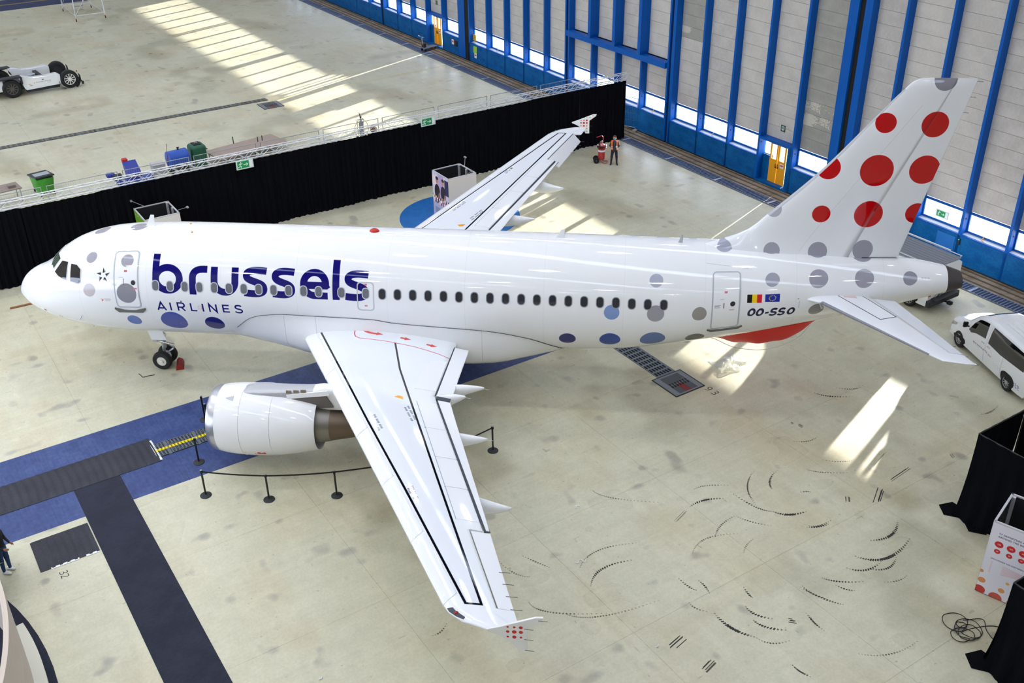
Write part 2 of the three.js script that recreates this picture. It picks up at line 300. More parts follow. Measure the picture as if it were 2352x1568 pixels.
{
  const w = inHall('wall_front');
  mesh('backing', [span(-92, -61.8, 0, 25.6, -0.9, -0.5), span(25.1, 62, 0, 25.6, -0.9, -0.5), span(-92, 62, TOP, 25.6, -0.9, -0.2), span(-92, 62, -0.4, -0.02, -1.2, -0.6)], M.panels[0], w);
  mesh('seal', [span(-36.82, -36.48, 0.02, TOP, -0.5, -0.06), span(-23.11, -22.74, 0.02, TOP, -0.45, -0.02), span(-22.66, -22.54, 0.02, TOP, -0.45, -0.02), span(-22.75, -22.65, 1.8, TOP, -0.45, -0.02), span(-10.28, -10.03, 0.02, TOP, -0.5, -0.1), span(-0.24, 0, 0.02, TOP, -0.5, -0.12), span(12.5, 12.95, 0.02, TOP, -0.5, -0.14)], M.seal, w);
  mesh('backing', [span(-61.9, 25.2, 2.42, TOP, PANEL_N - 0.16, PANEL_N - 0.1), span(-61.9, -28.5, 0, 1.5, PANEL_N - 0.12, PANEL_N - 0.05), span(-28.55, -26.9, 0, 0.14, PANEL_N - 0.12, PANEL_N - 0.05), span(-26.95, -22.8, 0, 1.5, PANEL_N - 0.12, PANEL_N - 0.05), span(-22.62, 7.9, 0, 1.5, PANEL_N - 0.12, PANEL_N - 0.05), span(7.85, 9.15, 0, 0.14, PANEL_N - 0.12, PANEL_N - 0.05), span(9.1, 25.2, 0, 1.5, PANEL_N - 0.12, PANEL_N - 0.05)], M.dark, w);
  const wallM = mat('#a9a59b', 0.85);
  mesh('side_wall', span(-92.5, -92, -0.4, 25.6, -0.9, 62.5), wallM, inHall('wall_left'));
  mesh('side_wall', span(62, 62.5, -0.4, 25.6, -0.9, 62.5), wallM, inHall('wall_right'));
  const wb = inHall('wall_back'), y0 = 1.6, y1 = 11.5; mesh('side_wall', [span(-92.5, 62.5, -0.4, y0, 62, 62.5), span(-92.5, 62.5, y1, 25.6, 62, 62.5), span(-92.5, -34, y0, y1, 62, 62.5), span(20, 62.5, y0, y1, 62, 62.5)], wallM, wb);
  mesh('window_pane', span(-34, 20, y0, y1, 62.2, 62.22), M.glass, wb); mesh('fill_mullion', [...Array.from({ length: 10 }, (_, k) => span(-34 + k * 6 - 0.1, -34 + k * 6 + 0.1, y0, y1, 62, 62.5)), span(-34, 20, 5.3, 5.45, 62.1, 62.4)], M.bluetrim, wb);  // unseen window band, added and sized to throw sky light on the fuselage side
  mesh('apron_ground', span(-300, 300, -0.5, -0.03, 62.6, 260), mat('#d8d5cc', 0.8), inHall('ground_beyond'));
  const c = inHall('ceiling'), strips = [[7.6, 9.4], [21.6, 23.4], [35.6, 37.4], [49.6, 51.4]], edges = [-0.9, ...strips.flat(), 62.5];
  for (let i = 0; i < edges.length; i += 2) mesh('roof_deck', span(-92.5, 62.5, 25.2, 25.6, edges[i], edges[i + 1]), mat('#4d5156', 0.85), c);
  for (let s = -92; s <= 62; s += 14) mesh('roof_beam', span(s - 0.15, s + 0.15, 24.1, 25.2, -0.2, 62), mat('#5d646b', 0.7), c);
  for (const [a, b] of strips) mesh('skylight_pane', span(-92.5, 62.5, 25.5, 25.52, a - 0.1, b + 0.1), M.glass, c);
  mesh('apron_ground', span(-300, 300, -0.5, -0.03, -200, -0.62), mat('#d8d5cc', 0.8), inHall('ground_outside'));
}
// high-bay lamps under the roof: power tuned by zone, strongest on the camera side to fill the fuselage
const lampLevel = (s, n) => LAMP * (s > -16 && s < 30 && n > 40 ? 1.3 : s > -10 && s < 26 && n > 28 ? 0.95 : s > -30 && s < 36 && n > 14 ? 0.42 : 0.3);
{
  let proto; const face = mat('#fff6e0', 0.5, 0, { emissive: new THREE.Color(1, 0.95, 0.85), emissiveIntensity: 1.5 });
  for (const n of [2, 15.5, 29.5, 43.5, 57]) for (let s = -73; s < 60; s += 11) {
    const pos = HF(s, 23.6, n);
    const lamp = proto ? again(proto, pos, ANG) : (proto = thing('ceiling_lamp', 'square high-bay lamp hanging under the hangar roof', 'lamp', pos, ANG, 'high-bay lamps under the hangar roof'));
    if (lamp === proto) { mesh('housing', [box(1.3, 0.22, 1.3, 0, 0.13, 0), rod([0, 0.2, 0], [0, 1.6, 0], 0.03)], M.white, lamp); mesh('lamp_face', box(1.2, 0.02, 1.2, 0, 0.01, 0), face, lamp); }
    const l = new THREE.RectAreaLight(LAMP_COLOR, lampLevel(s, n), 1.2, 1.2); l.position.copy(pos).setY(23.585); l.rotation.x = -Math.PI / 2; l.rotation.order = 'YXZ'; l.rotation.y = ANG; l.name = 'lamp_light'; scene.add(l);
  }
}
// small things on the doors
{
  const green = canvas(256, 128, (c) => {
    c.fillStyle = '#dfe9e4'; c.fillRect(0, 0, 256, 128); c.fillStyle = '#0f9a55'; c.fillRect(8, 8, 186, 112); c.fillStyle = '#fff';
    c.strokeStyle = '#fff'; c.lineWidth = 9; c.lineCap = 'round'; c.beginPath(); c.arc(66, 26, 8, 0, 7); c.fill();
    const L = (p) => { c.beginPath(); c.moveTo(...p[0]); for (const q of p.slice(1)) c.lineTo(...q); c.stroke(); };
    L([[60, 42], [50, 74]]); L([[50, 74], [68, 88], [62, 108]]); L([[50, 74], [36, 94], [18, 98]]); L([[60, 44], [78, 52], [88, 42]]); L([[58, 44], [40, 46], [32, 62]]);
    L([[106, 66], [172, 66]]); L([[150, 46], [174, 66], [150, 86]]); c.fillStyle = '#f7faf8'; c.fillRect(200, 10, 46, 108);
  }, { flip: true });
  M.exit = mat('#ffffff', 0.5, 0, { map: green });
  const sign = (s, y, n, w, label, turn = 0) => {
    const t = thing('exit_sign', label, 'sign', HF(s, y, n), ANG + turn); const h = w * 0.5;
    mesh('sign_case', rbox(w + 0.06, h + 0.06, 0.05, 0.012), mat('#cfe3dc', 0.5), t); mesh('sign_face', new THREE.PlaneGeometry(w, h).translate(0, 0, 0.0265), M.exit, t); return t;
  };
  sign(18.66, 1.9, -0.34, 0.62, 'green running-man exit sign standing in the hangar door window behind the tail');
  sign(-2.06, 3.42, 24.95, 0.8, 'green running-man exit sign on the black curtain above the aircraft nose end', Math.PI / 2);
  sign(-2.06, 3.62, 14.85, 0.8, 'green running-man exit sign on the black curtain nearest the far wing tip', Math.PI / 2);
  const plate = (s, y, n, w, h, m, name, label, cat) => { const t = thing(name, label, cat, HF(s, y, n), ANG); mesh('plate', box(w, h, 0.02), m, t); };
  plate(8.5, 3.15, -0.44, 0.3, 0.34, mat('#ffffff', 0.5, 0, { map: canvas(64, 64, (c) => { c.fillStyle = '#1c4a3c'; c.fillRect(0, 0, 64, 64); c.strokeStyle = '#dfeee6'; c.lineWidth = 6; c.strokeRect(16, 14, 32, 30); c.beginPath(); c.moveTo(32, 24); c.lineTo(32, 54); c.stroke(); }, { flip: true }) }), 'door_sign', 'small dark green pictogram plate on the panels above the yellow doors by the tail', 'sign');
  plate(-28, 3.3, -0.44, 0.3, 0.34, mat('#5c6a60', 0.5), 'door_sign', 'small grey pictogram plate above the far yellow doors', 'sign');
  plate(-24.9, 0.98, 0.02, 0.3, 0.36, noticeM, 'notice_plate', 'red and white notice on the blue door left of the bright gap', 'sign');
  plate(-21.6, 0.62, 0.02, 0.3, 0.34, noticeM, 'notice_plate', 'red and white notice on the blue door right of the bright gap', 'sign');
  plate(-21.62, 1.05, 0.025, 0.48, 0.5, mat('#9fd02a', 0.5), 'door_tag', 'bright lime green plate on the blue door by the gap', 'sign');
  plate(-22.2, 1.78, -0.3, 0.4, 0.46, mat('#c8a21a', 0.5), 'window_card', 'mustard yellow card leaning in the corner of a door window', 'card');
  const sw = thing('switch_box', 'dark switch box on the blue door beside the bright gap', 'switch', HF(-24.4, 0.95, 0.05), ANG); mesh('case', rbox(0.34, 0.42, 0.12, 0.02), M.dark, sw); mesh('knob', cyl(0.04, 0.04, 0.04, 0, 0.05, 0.08, 'z'), M.red, sw);
  const lk = thing('door_lock', 'dark lock fitting with green indicator on the door below the tail exit sign', 'lock', HF(20.0, 1.12, 0.04), ANG); mesh('case', rbox(0.1, 0.3, 0.08, 0.02), M.dark, lk); mesh('indicator_light', cyl(0.02, 0.02, 0.02, 0, 0.12, 0.05, 'z'), mat('#19e08a', 0.4, 0, { emissive: new THREE.Color(0.05, 1, 0.5), emissiveIntensity: 0.6 }), lk);
  const hp = thing('wicket_panel', 'royal blue rectangular hatch panel on the door behind the tail', 'hatch', HF(19.3, 0.7, 0.012), ANG); mesh('plate', rbox(0.95, 1.1, 0.03, 0.01), mat('#1566b4', 0.4), hp);
}
// ------------------------------------------------------------------ things lying on the floor
M.bluefloor = mat('#ffffff', 0.5, 0, { map: (() => { const n = 512, a = noiseLayer(n, 8, 8, 101), b = noiseLayer(n, 40, 40, 102), c = noiseLayer(n, 6, 90, 103), e = noiseLayer(n, 220, 220, 104); return noiseTex(n, (i) => { const v = (a[i] - 0.5) * 16 + (b[i] - 0.5) * 14 + (c[i] - 0.5) * 12 + (e[i] - 0.5) * 10; return [48 + v, 68 + v, 122 + v * 0.9]; }); })() });
const flat = (s0, s1, n0, n1, h, scale = 4, y0 = 0) => { const g = span(s0, s1, y0, y0 + h, n0, n1), p = g.attributes.position, u = g.attributes.uv; for (let k = 0; k < p.count; k++) u.setXY(k, p.getX(k) / scale, p.getZ(k) / scale); return g; };
function flatThing(name, label, cat, m, s0, s1, n0, n1, h, scale, y0) {
  const cs = (s0 + s1) / 2, cn = (n0 + n1) / 2, t = thing(name, label, cat, HF(cs, 0, cn), ANG);
  mesh('sheet', flat(s0, s1, n0, n1, h, scale, y0).translate(-cs, 0, -cn), m, t); return t;
}
{
  const t = inHall('trim_2'); mesh('painted_band', flat(11.5, 16.05, 18.9, 46, 0.002), M.bluefloor, t);
  const f = inHall('trim_3'); mesh('painted_band', flat(-67.3, -62.3, 12, 60, 0.002), mat('#26335c', 0.5), f); mesh('yellow_line', flat(-65.15, -64.75, 12, 60, 0.003), mat('#8a7440', 0.6), f); mesh('painted_band', flat(-74, -69.7, 20, 60, 0.002), mat('#26335c', 0.5), f); mesh('red_line', flat(-69.7, -69.55, 20, 60, 0.003), mat('#8a3a28', 0.6), f);
  const y = inHall('trim_4'), ym = mat('#c9bd55', 0.6);
  { const a = HF(-22.4, 0, 16).sub(OO), b = HF(-23.1, 0, 1.9).sub(OO); mesh('yellow_line', rotated(16.2, -21.9, 1.9, -22.6, 0.07), ym, y); }
}
function rotated(n0, s0, n1, s1, w) { const g = new THREE.BufferGeometry(); const d = Math.hypot(s1 - s0, n1 - n0), px = (n1 - n0) / d * w / 2, pz = -(s1 - s0) / d * w / 2;
  g.setAttribute('position', new THREE.Float32BufferAttribute([s0 - px, 0.003, n0 - pz, s0 + px, 0.003, n0 + pz, s1 - px, 0.003, n1 - pz, s1 + px, 0.003, n1 + pz], 3)); g.setIndex([0, 1, 2, 1, 3, 2]); g.computeVertexNormals(); return g; }
// trenches with grating and their square covers
function trench(no, s0, s1, n0, n1, stripe, step = 0.12) {
  const t = inHall('trim_' + no), w = s1 - s0, bars = [], yb = [], rows = 9;
  mesh('trench_bed', span(s0, s1, 0, 0.004, n0, n1), mat('#14171c', 0.9), t);
  for (let n = n0 + 0.05; n < n1; n += step) bars.push(span(s0 + 0.05, s1 - 0.05, 0.006, 0.018, n, n + step * 0.32));
  for (let k = 0; k <= rows; k++) { const q = s0 + 0.03 + (w - 0.1) * k / rows; (stripe && (k === 4 || k === 5) ? yb : bars).push(span(q, q + w * 0.03, 0.008, 0.021, n0, n1)); }
  for (let n = n0; n < n1; n += 1.02) bars.push(span(s0, s1, 0.008, 0.021, n, n + 0.1));
  if (stripe) for (let n = n0 + 0.05; n < n1; n += step) yb.push(span(s0 + w * 0.45, s0 + w * 0.58, 0.01, 0.023, n, n + step * 0.55));
  mesh('grate_bars', bars, mat('#737b85', 0.5, 0.4), t).userData.kind = 'stuff';
  if (stripe) mesh('yellow_bars', yb, mat(stripe, 0.5), t).userData.kind = 'stuff';
}
trench(5, 13.4, 14.28, 18.9, 34.64, '#f2dd12', 0.115);
trench(6, 17.0, 19.88, 16.6, 17.48, null, 0.13);
trench(7, -22.68, -22.1, 16.2, 40, '#8d7b2c', 0.3);
{
  const m = canvas(512, 512, (c) => {
    c.fillStyle = '#7d838a'; c.fillRect(0, 0, 512, 512); c.fillStyle = '#595d62'; c.fillRect(96, 40, 330, 440);
    c.strokeStyle = '#33363a'; c.lineWidth = 4; for (let x = 104; x < 424; x += 13) { c.beginPath(); c.moveTo(x, 48); c.lineTo(x, 472); c.stroke(); }
    c.fillStyle = '#8f2a22'; c.fillRect(210, 270, 100, 205); c.strokeStyle = '#5d1813'; for (let x = 216; x < 310; x += 13) { c.beginPath(); c.moveTo(x, 274); c.lineTo(x, 470); c.stroke(); }
    c.fillStyle = '#7d838a'; c.fillRect(90, 244, 345, 14);
  });
  const cm = mat('#ffffff', 0.5, 0.3, { map: m }), slot = mat('#08090b', 0.9);
  for (const [s, n, label] of [[20.6, 17.08, 'square steel pit cover with red grille at the end of the grating under the aircraft'], [-20.95, 16.5, 'square steel pit cover at the end of the far yellow-striped trench']]) {
    const t = thing('pit_cover', label, 'pit cover', HF(s, 0, n), ANG);
    const g = box(1.36, 0.02, 1.36, 0, 0.01, 0), p = g.attributes.position, u = g.attributes.uv; for (let k = 0; k < p.count; k++) u.setXY(k, 0.5 - p.getZ(k) / 1.36, 0.5 + p.getX(k) / 1.36);
    mesh('plate', g, cm, t);
    for (let k = 0; k < 7; k++) for (const q of [0, 1]) mesh('slot', rbox(0.11, 0.01, 0.05, 0.004, -0.05 + q * 0.16, 0.022, -0.4 + k * 0.125 + q * 0.02), slot, t);
    mesh('frame', [span(-0.7, 0.7, 0, 0.024, -0.7, -0.66), span(-0.7, 0.7, 0, 0.024, 0.66, 0.7), span(-0.7, -0.66, 0, 0.024, -0.66, 0.66), span(0.66, 0.7, 0, 0.024, -0.66, 0.66)], M.dark, t);
  }
}
// carpets and mats
M.carpet = mat('#ffffff', 0.95, 0, { map: blotch(111, [36, 40, 56], 9, 10) });
M.mat = mat('#ffffff', 0.9, 0, { map: (() => { const n = 256, a = noiseLayer(n, 6, 6, 121), c = noiseLayer(n, 128, 128, 122); return noiseTex(n, (i) => { const v = (a[i] - 0.5) * 10 + (c[i] - 0.5) * 10; return [52 + v, 54 + v, 62 + v]; }); })() });
function ripple(name, label, s0, s1, n0, n1, waves, m) {
  const cs = (s0 + s1) / 2, cn = (n0 + n1) / 2, t = thing(name, label, 'mat', HF(cs, 0, cn), ANG);
  const top = gridGeo((u, v) => V(lerp(s0, s1, v) - cs, 0.014 + 0.009 * Math.sin(u * waves * 6.283 + Math.sin(v * 3) * 1.2), lerp(n0, n1, u) - cn), Math.round(waves * 8), 8, (u, v) => [u * (n1 - n0) / 3, v * (s1 - s0) / 3]);
  flip(top); mesh('sheet', top, m, t); mesh('edge', [span(s0 - cs, s1 - cs, 0.002, 0.009, n0 - cn - 0.002, n0 - cn + 0.03), span(s0 - cs, s1 - cs, 0.002, 0.009, n1 - cn - 0.03, n1 - cn), span(s0 - cs - 0.002, s0 - cs + 0.03, 0.002, 0.009, n0 - cn, n1 - cn), span(s1 - cs - 0.03, s1 - cs, 0.002, 0.009, n0 - cn, n1 - cn)], M.dark, t); return t;
}
const tapeM = mat('#e9ecef', 0.6);
{
  const a = ripple('floor_mat', 'long ribbed dark grey mat on the blue strip ending at the yellow-striped grating', 12.95, 14.5, 34.65, 43.5, 34, M.mat); mesh('tape', span(-0.6, 0.72, 0.012, 0.02, -4.48, -4.36), tapeM, a);
  flatThing('carpet_runner', 'long black carpet runner leading from the ribbed mat to the bottom edge', 'carpet', M.carpet, 14.52, 32, 36.04, 37.52, 0.014, 3, 0.003);
  const b = ripple('floor_mat', 'short ribbed dark mat with taped edge beside the black carpet runner', 16.42, 17.95, 37.56, 39.26, 8, M.mat); mesh('tape', [span(0.72, 0.8, 0.004, 0.016, -0.85, -0.45), span(0.72, 0.8, 0.004, 0.016, -0.25, 0.55)], tapeM, b);
  mesh('tape', span(-0.78, -0.7, 0.004, 0.014, -0.85, 0.8), M.dark, b);
}
// painted floor figures
{
  const draw = (txt) => canvas(128, 128, (c) => { c.clearRect(0, 0, 128, 128); c.fillStyle = '#23261f'; c.font = '96px sans-serif'; c.textAlign = 'center'; c.fillText(txt, 64, 98); });
  const fig = (s, n, turn, txt, size, label) => { const t = thing('floor_number', label, 'marking', HF(s, 0.0025, n), ANG + turn); const g = new THREE.PlaneGeometry(size, size).rotateX(-Math.PI / 2); const u = g.attributes.uv; for (let i = 0; i < 4; i++) u.setY(i, 1 - u.getY(i)); mesh('figure', g, mat('#ffffff', 0.7, 0, { map: draw(txt), transparent: true }), t); };
  fig(18.4, 38.7, 0, '32', 0.42, 'hand-painted number on the floor beside the short ribbed mat');
  fig(21.7, 16.4, 0, '9 3', 0.55, 'hand-painted number on the floor beside the red-grilled pit cover');
}
// blue round carpet under the display box, and the dark curved carpet at the lower left
{
  const disc = (name, label, s, n, r, m, y = 0.003) => { const t = thing(name, label, 'carpet', HF(s, 0, n), ANG); const g = new THREE.CylinderGeometry(r, r, 0.012, 96), p = g.attributes.position, u = g.attributes.uv; for (let k = 0; k < p.count; k++) u.setXY(k, p.getX(k) / 2, p.getZ(k) / 2); mesh('sheet', g.translate(0, y + 0.006, 0), m, t); return t; };
  disc('round_carpet', 'bright blue round carpet under the display box behind the far wing', 2.35, 15.7, 3.05, mat('#ffffff', 0.55, 0, { map: blotch(131, [30, 104, 176], 14, 8) }));
  disc('round_carpet', 'dark grey round carpet around the pale curved booth', 21.9, 50.4, 10.63, M.carpet);
  const c = thing('curved_booth', 'pale beige curved booth wall standing on the dark round carpet', 'booth', HF(21.9, 0, 50.4), ANG), R = 10.42;
  const arc = (r0, r1, y0, y1, a0, a1) => merge([gridGeo((u, v) => V(r1 * Math.sin(lerp(a0, a1, u)), lerp(y0, y1, v), -r1 * Math.cos(lerp(a0, a1, u))), 60, 1), gridGeo((u, v) => V(lerp(r0, r1, v) * Math.sin(lerp(a0, a1, u)), y1, -lerp(r0, r1, v) * Math.cos(lerp(a0, a1, u))), 60, 1), gridGeo((u, v) => V(r0 * Math.sin(lerp(a0, a1, u)), lerp(y0, y1, v), -r0 * Math.cos(lerp(a0, a1, u))), 60, 1)]);
  mesh('wall', arc(R - 0.42, R - 0.3, 0.016, 3.2, -0.42, 0.42), mat('#ffffff', 0.8, 0, { map: blotch(141, [206, 194, 182], 8, 5) }), c);
  mesh('plinth', arc(R - 0.3, R, 0.016, 0.4, -0.16, 0.42), mat('#e8e6d6', 0.6), c);
}
// tyre marks: rubber left in tread-sized dabs along arcs, and short straight smears
{
  const arcs = '26.4 20.0 27.4 19.9 27.9 19.6 0.05 0.7|27.9 19.6 28.3 19.3 28.5 18.7 0.08 1.0|26.3 21.6 26.3 21.0 26.6 20.4 0.07 1.0|25.7 20.9 25.8 20.4 26.2 19.8 0.04 0.6|23.9 23.6 24.6 23.3 25.6 22.2 0.04 0.4|27.4 26.3 27.0 25.6 27.2 24.6 0.06 0.9|26.6 26.1 26.3 25.2 26.7 24.0 0.04 0.5|26.1 18.6 26.6 19.4 27.4 19.8 0.04 0.6|26.5 17.9 26.7 18.5 27.1 18.8 0.04 0.6|27.8 21.9 27.5 21.4 27.4 20.7 0.05 0.5|28.0 23.0 27.7 22.2 28.1 21.2 0.04 0.4|30.1 24.1 30.8 24.1 31.4 23.8 0.08 1.0|31.4 23.8 31.8 23.6 32.0 23.1 0.04 0.5|30.9 23.4 31.3 23.3 31.7 22.9 0.07 0.9|30.4 23.2 30.8 23.2 31.2 22.9 0.06 0.8|28.5 24.0 28.9 24.0 29.2 23.9 0.05 0.7|28.9 23.6 29.2 23.6 29.5 23.7 0.05 0.7|29.8 22.7 30.1 22.8 30.3 22.8 0.05 0.8|30.7 21.3 31.1 21.3 31.5 21.1 0.04 0.8|31.5 22.0 31.9 22.1 32.3 22.1 0.04 0.7|32.6 23.7 32.9 23.7 33.1 23.6 0.04 0.7|28.8 21.7 28.6 21.4 28.5 21.0 0.04 0.4|27.9 27.5 28.5 26.7 28.9 25.0 0.04 0.4|29.4 24.4 29.7 24.4 30.0 24.2 0.04 0.6|27.4 20.7 27.9 20.5 28.4 20.1 0.04 0.5|29.0 19.3 29.2 19.0 29.3 18.6 0.06 0.9|23.9 13.4 24.4 13.1 24.9 12.4 0.06 0.8|24.1 12.5 24.5 12.1 24.6 11.7 0.05 0.7|27.7 18.2 27.8 18.0 27.9 17.9 0.05 0.6|29.0 19.2 29.2 18.9 29.2 18.4 0.06 0.7|30.5 18.2 30.7 17.5 30.4 16.8 0.08 1.0|30.7 19.1 31.3 18.4 31.1 17.1 0.09 1.0|30.9 19.7 31.3 19.3 31.3 18.6 0.06 0.9|31.3 19.2 31.6 18.7 31.4 18.1 0.06 0.8|30.8 20.6 31.2 20.3 31.6 19.7 0.05 0.8|31.2 20.5 31.5 20.4 31.7 20.2 0.04 0.8|30.7 21.4 31.4 21.2 31.9 20.9 0.05 0.7|31.6 22.0 31.9 22.1 32.1 22.1 0.05 0.6|33.3 22.0 33.8 21.3 33.9 20.3 0.04 0.4|31.9 19.3 32.1 18.9 32.1 18.5 0.04 0.5|32.6 23.7 32.9 23.7 33.2 23.6 0.04 0.7|26.1 18.7 26.6 19.4 27.2 19.7 0.04 0.5|26.5 18.1 26.8 18.6 27.1 18.8 0.05 0.6|27.0 17.1 27.4 16.8 27.9 16.1 0.04 0.5|26.9 16.3 27.3 15.9 27.5 15.5 0.04 0.5|25.6 16.3 25.9 15.9 25.9 15.4 0.04 0.5|28.2 9.6 28.3 9.2 28.2 8.6 0.06 0.6|25.2 27.2 25.7 27.0 26.1 26.8 0.04 0.6|26.9 28.1 27.6 27.8 28.5 26.5 0.04 0.5|26.5 31.0 26.5 30.7 26.3 30.4 0.04 0.5|25.0 27.9 25.7 27.8 26.1 27.5 0.04 0.4'.split('|').map((a) => a.split(' ').map(Number)), smears = '30.4 25.9 30.3 25.4 0.16 0.9|31.5 25.7 31.4 25.3 0.18 0.7|26.6 22.4 26.4 21.8 0.06 0.4|31.5 22.6 31.6 22.5 0.16 0.8|28.9 15.3 28.8 14.3 0.10 0.9|29.4 16.6 29.0 15.9 0.14 0.9|28.1 15.2 27.8 14.2 0.04 0.5|28.7 17.1 28.9 17.3 0.12 0.7|24.8 15.5 24.9 15.5 0.09 0.8|25.0 15.4 25.2 15.4 0.09 0.8|26.8 9.5 27.1 9.3 0.04 0.5|29.1 12.5 29.3 12.6 0.08 0.7'.split('|').map((a) => a.split(' ').map(Number));
  const pos = { a: [], b: [], c: [] }, quad = (list, s, n, ds, dn, w, l) => { const y = 0.0015 + rnd() * 0.0006; const A = [[-1, -1], [1, -1], [1, 1], [-1, -1], [1, 1], [-1, 1]]; for (const [p, q] of A) list.push(s + ds * l * p / 2 - dn * w * q / 2, y, n + dn * l * p / 2 + ds * w * q / 2); };
  for (const [s0, n0, s1, n1, s2, n2, w, k] of arcs) {
    const cs = 2 * s1 - (s0 + s2) / 2, cn = 2 * n1 - (n0 + n2) / 2, L = Math.hypot(s1 - s0, n1 - n0) + Math.hypot(s2 - s1, n2 - n1), N = Math.ceil(L / 0.085);
    for (let i = 0; i < N; i++) {
      const t = (i + 0.5) / N, u = 1 - t, s = u * u * s0 + 2 * u * t * cs + t * t * s2, n = u * u * n0 + 2 * u * t * cn + t * t * n2;
      let ds = 2 * u * (cs - s0) + 2 * t * (s2 - cs), dn = 2 * u * (cn - n0) + 2 * t * (n2 - cn); const h = Math.hypot(ds, dn); ds /= h; dn /= h;
      const full = Math.sin(Math.PI * clamp(t * 0.92 + 0.04)), ww = w * 1.25 * (0.35 + 0.75 * full) * rr(0.8, 1.1);
      const list = k * full > 0.62 ? pos.a : k * full > 0.38 ? pos.b : pos.c, c = Math.cos(0.5), q = Math.sin(0.5);
      quad(list, s, n, ds * c - dn * q, ds * q + dn * c, ww, 0.046 * rr(0.8, 1.15));
      if (k * full > 0.93) quad(list, s + ds * 0.04, n + dn * 0.04, ds, dn, ww * 0.8, 0.05);
    }
  }
  for (const [s0, n0, s1, n1, w, k] of smears) {
    const L = Math.hypot(s1 - s0, n1 - n0), ds = (s1 - s0) / L, dn = (n1 - n0) / L;
    for (let i = 0; i < 5; i++) { const o = (i / 4 - 0.5) * w, e = rr(0.7, 1.1); quad(k > 0.75 ? pos.a : pos.b, (s0 + s1) / 2 - dn * o + rr(-0.05, 0.05), (n0 + n1) / 2 + ds * o + rr(-0.05, 0.05), ds, dn, w * 0.17, L * e); }
  }
  const put = (list, color, opacity) => { const g = new THREE.BufferGeometry(); g.setAttribute('position', new THREE.Float32BufferAttribute(list, 3)); g.computeVertexNormals(); return [g, mat(color, 0.75, 0, { transparent: true, opacity })]; };
  const t = inHall('floor_marks'); t.userData.kind = 'stuff'; t.userData.label = 'black curved tyre marks left on the concrete floor'; t.userData.category = 'tyre marks';
  mesh('tyre_mark', ...put(pos.a, '#2b2b2a', 0.88), t); mesh('tyre_mark', ...put(pos.b, '#403d37', 0.68), t); mesh('tyre_mark', ...put(pos.c, '#5d574a', 0.42), t);
}
// litter
{
  const scrap = (s, n, w, label, m = M.white) => { const t = thing('paper_scrap', label, 'litter', HF(s, 0.001, n), rr(0, 6)); const p = []; for (let i = 0; i < 9; i++) p.push([w * (i / 8 - 0.5), 0.012 + 0.014 * Math.abs(Math.sin(i * 2.1)), w * 0.2 * Math.sin(i * 1.3)]); mesh('scrap', tube(p, 0.012, 24, 5), m, t); };
  const at = [[26.4, 25.9, 0.36, 'white ribbon scrap lying on the floor right of the near wing tip'], [24.3, 24.5, 0.2, 'white hook-shaped scrap on the floor beyond the near wing tip'], [30.2, 26.2, 0.12, 'small white scrap on the floor near the bottom edge'], [26.2, 34.1, 0.12, 'small white scrap lying left of the near wing tip']];
  for (const a of at) scrap(...a);
  const t = thing('plastic_sheet', 'crumpled clear plastic sheet lying on the floor under the tail', 'sheet', HF(20.6, 0, 14.5), 0.5), q = noiseLayer(64, 9, 9, 151);
  const g = gridGeo((u, v) => { const r = 1 - 0.35 * Math.sin(u * 9) * Math.sin(v * 7), h = q[Math.floor(u * 63) * 64 + Math.floor(v * 63)]; return V((u - 0.5) * 1.3 * r, 0.012 + 0.16 * h * Math.sin(Math.PI * u) * Math.sin(Math.PI * v), (v - 0.5) * 1.0 * r + 0.15 * Math.sin(u * 5)); }, 26, 26);
  mesh('sheet', g, mat('#f4f6f4', 0.12, 0, { transmission: 0.75, thickness: 0 }), t);
  const w = thing('wooden_plank', 'thin brown wooden plank on the floor near the aircraft nose', 'plank', [-2.9, 0, -4.35], 0.62); mesh('board', rbox(1.5, 0.05, 0.12, 0.01, 0, 0.026, 0), mat('#8a5a3a', 0.8), w);
}
// ------------------------------------------------------------------ curtain, truss and site fence
const drapeTex = (() => { const n = 256, a = noiseLayer(n, 90, 6, 161), b = noiseLayer(n, 128, 128, 162); return noiseTex(n, (i) => { const v = a[i] * 5 + b[i] * 4; return [6 + v, 7 + v, 12 + v]; }); })();
M.drape = mat('#ffffff', 0.95, 0, { map: drapeTex, specularIntensity: 0.15 });
{
  const t = thing('curtain', 'long black pleated stage curtain hanging across the hall behind the aircraft', 'curtain', HF(-2.2, 0, 0), ANG);
  const L0 = 1.45, L1 = 52, bays = 15; let q = 4242; const R = () => { q = (q * 1664525 + 1013904223) >>> 0; return q / 4294967296; };
  const w = (L1 - L0) / bays;
  for (let b = 0; b < bays; b++) {
    const a0 = L0 + b * w, ph = R() * 9, topA = 3.5 + R() * 0.05, topB = 3.5 + R() * 0.05, sway = (R() - 0.5) * 0.06;
    const g = gridGeo((u, v) => { const n = a0 + u * (w + 0.02), y = v * lerp(topA, topB, u) + 0.012 + (1 - v) * 0.04 * Math.max(0, Math.sin(u * Math.PI * 2 + ph)), amp = 0.022 + 0.02 * (1 - v); return V(amp * (Math.sin(n * 21 + ph) + 0.6 * Math.sin(n * 9.3 + ph * 2) + 0.35 * Math.sin(n * 47)) + sway * (1 - v) + (v < 0.05 ? 0.05 : 0), y, n); }, 110, 10, (u, v) => [u * 2, v]);
    const back = gridGeo((u, v) => V(-0.03 + 0.03 * Math.sin((a0 + u * w) * 21 + ph), 0.03 + v * 3.4, a0 + u * w), 60, 1, (u, v) => [u * 2, v]);
    mesh('drape', [g, back], M.drape, t);
  }
}
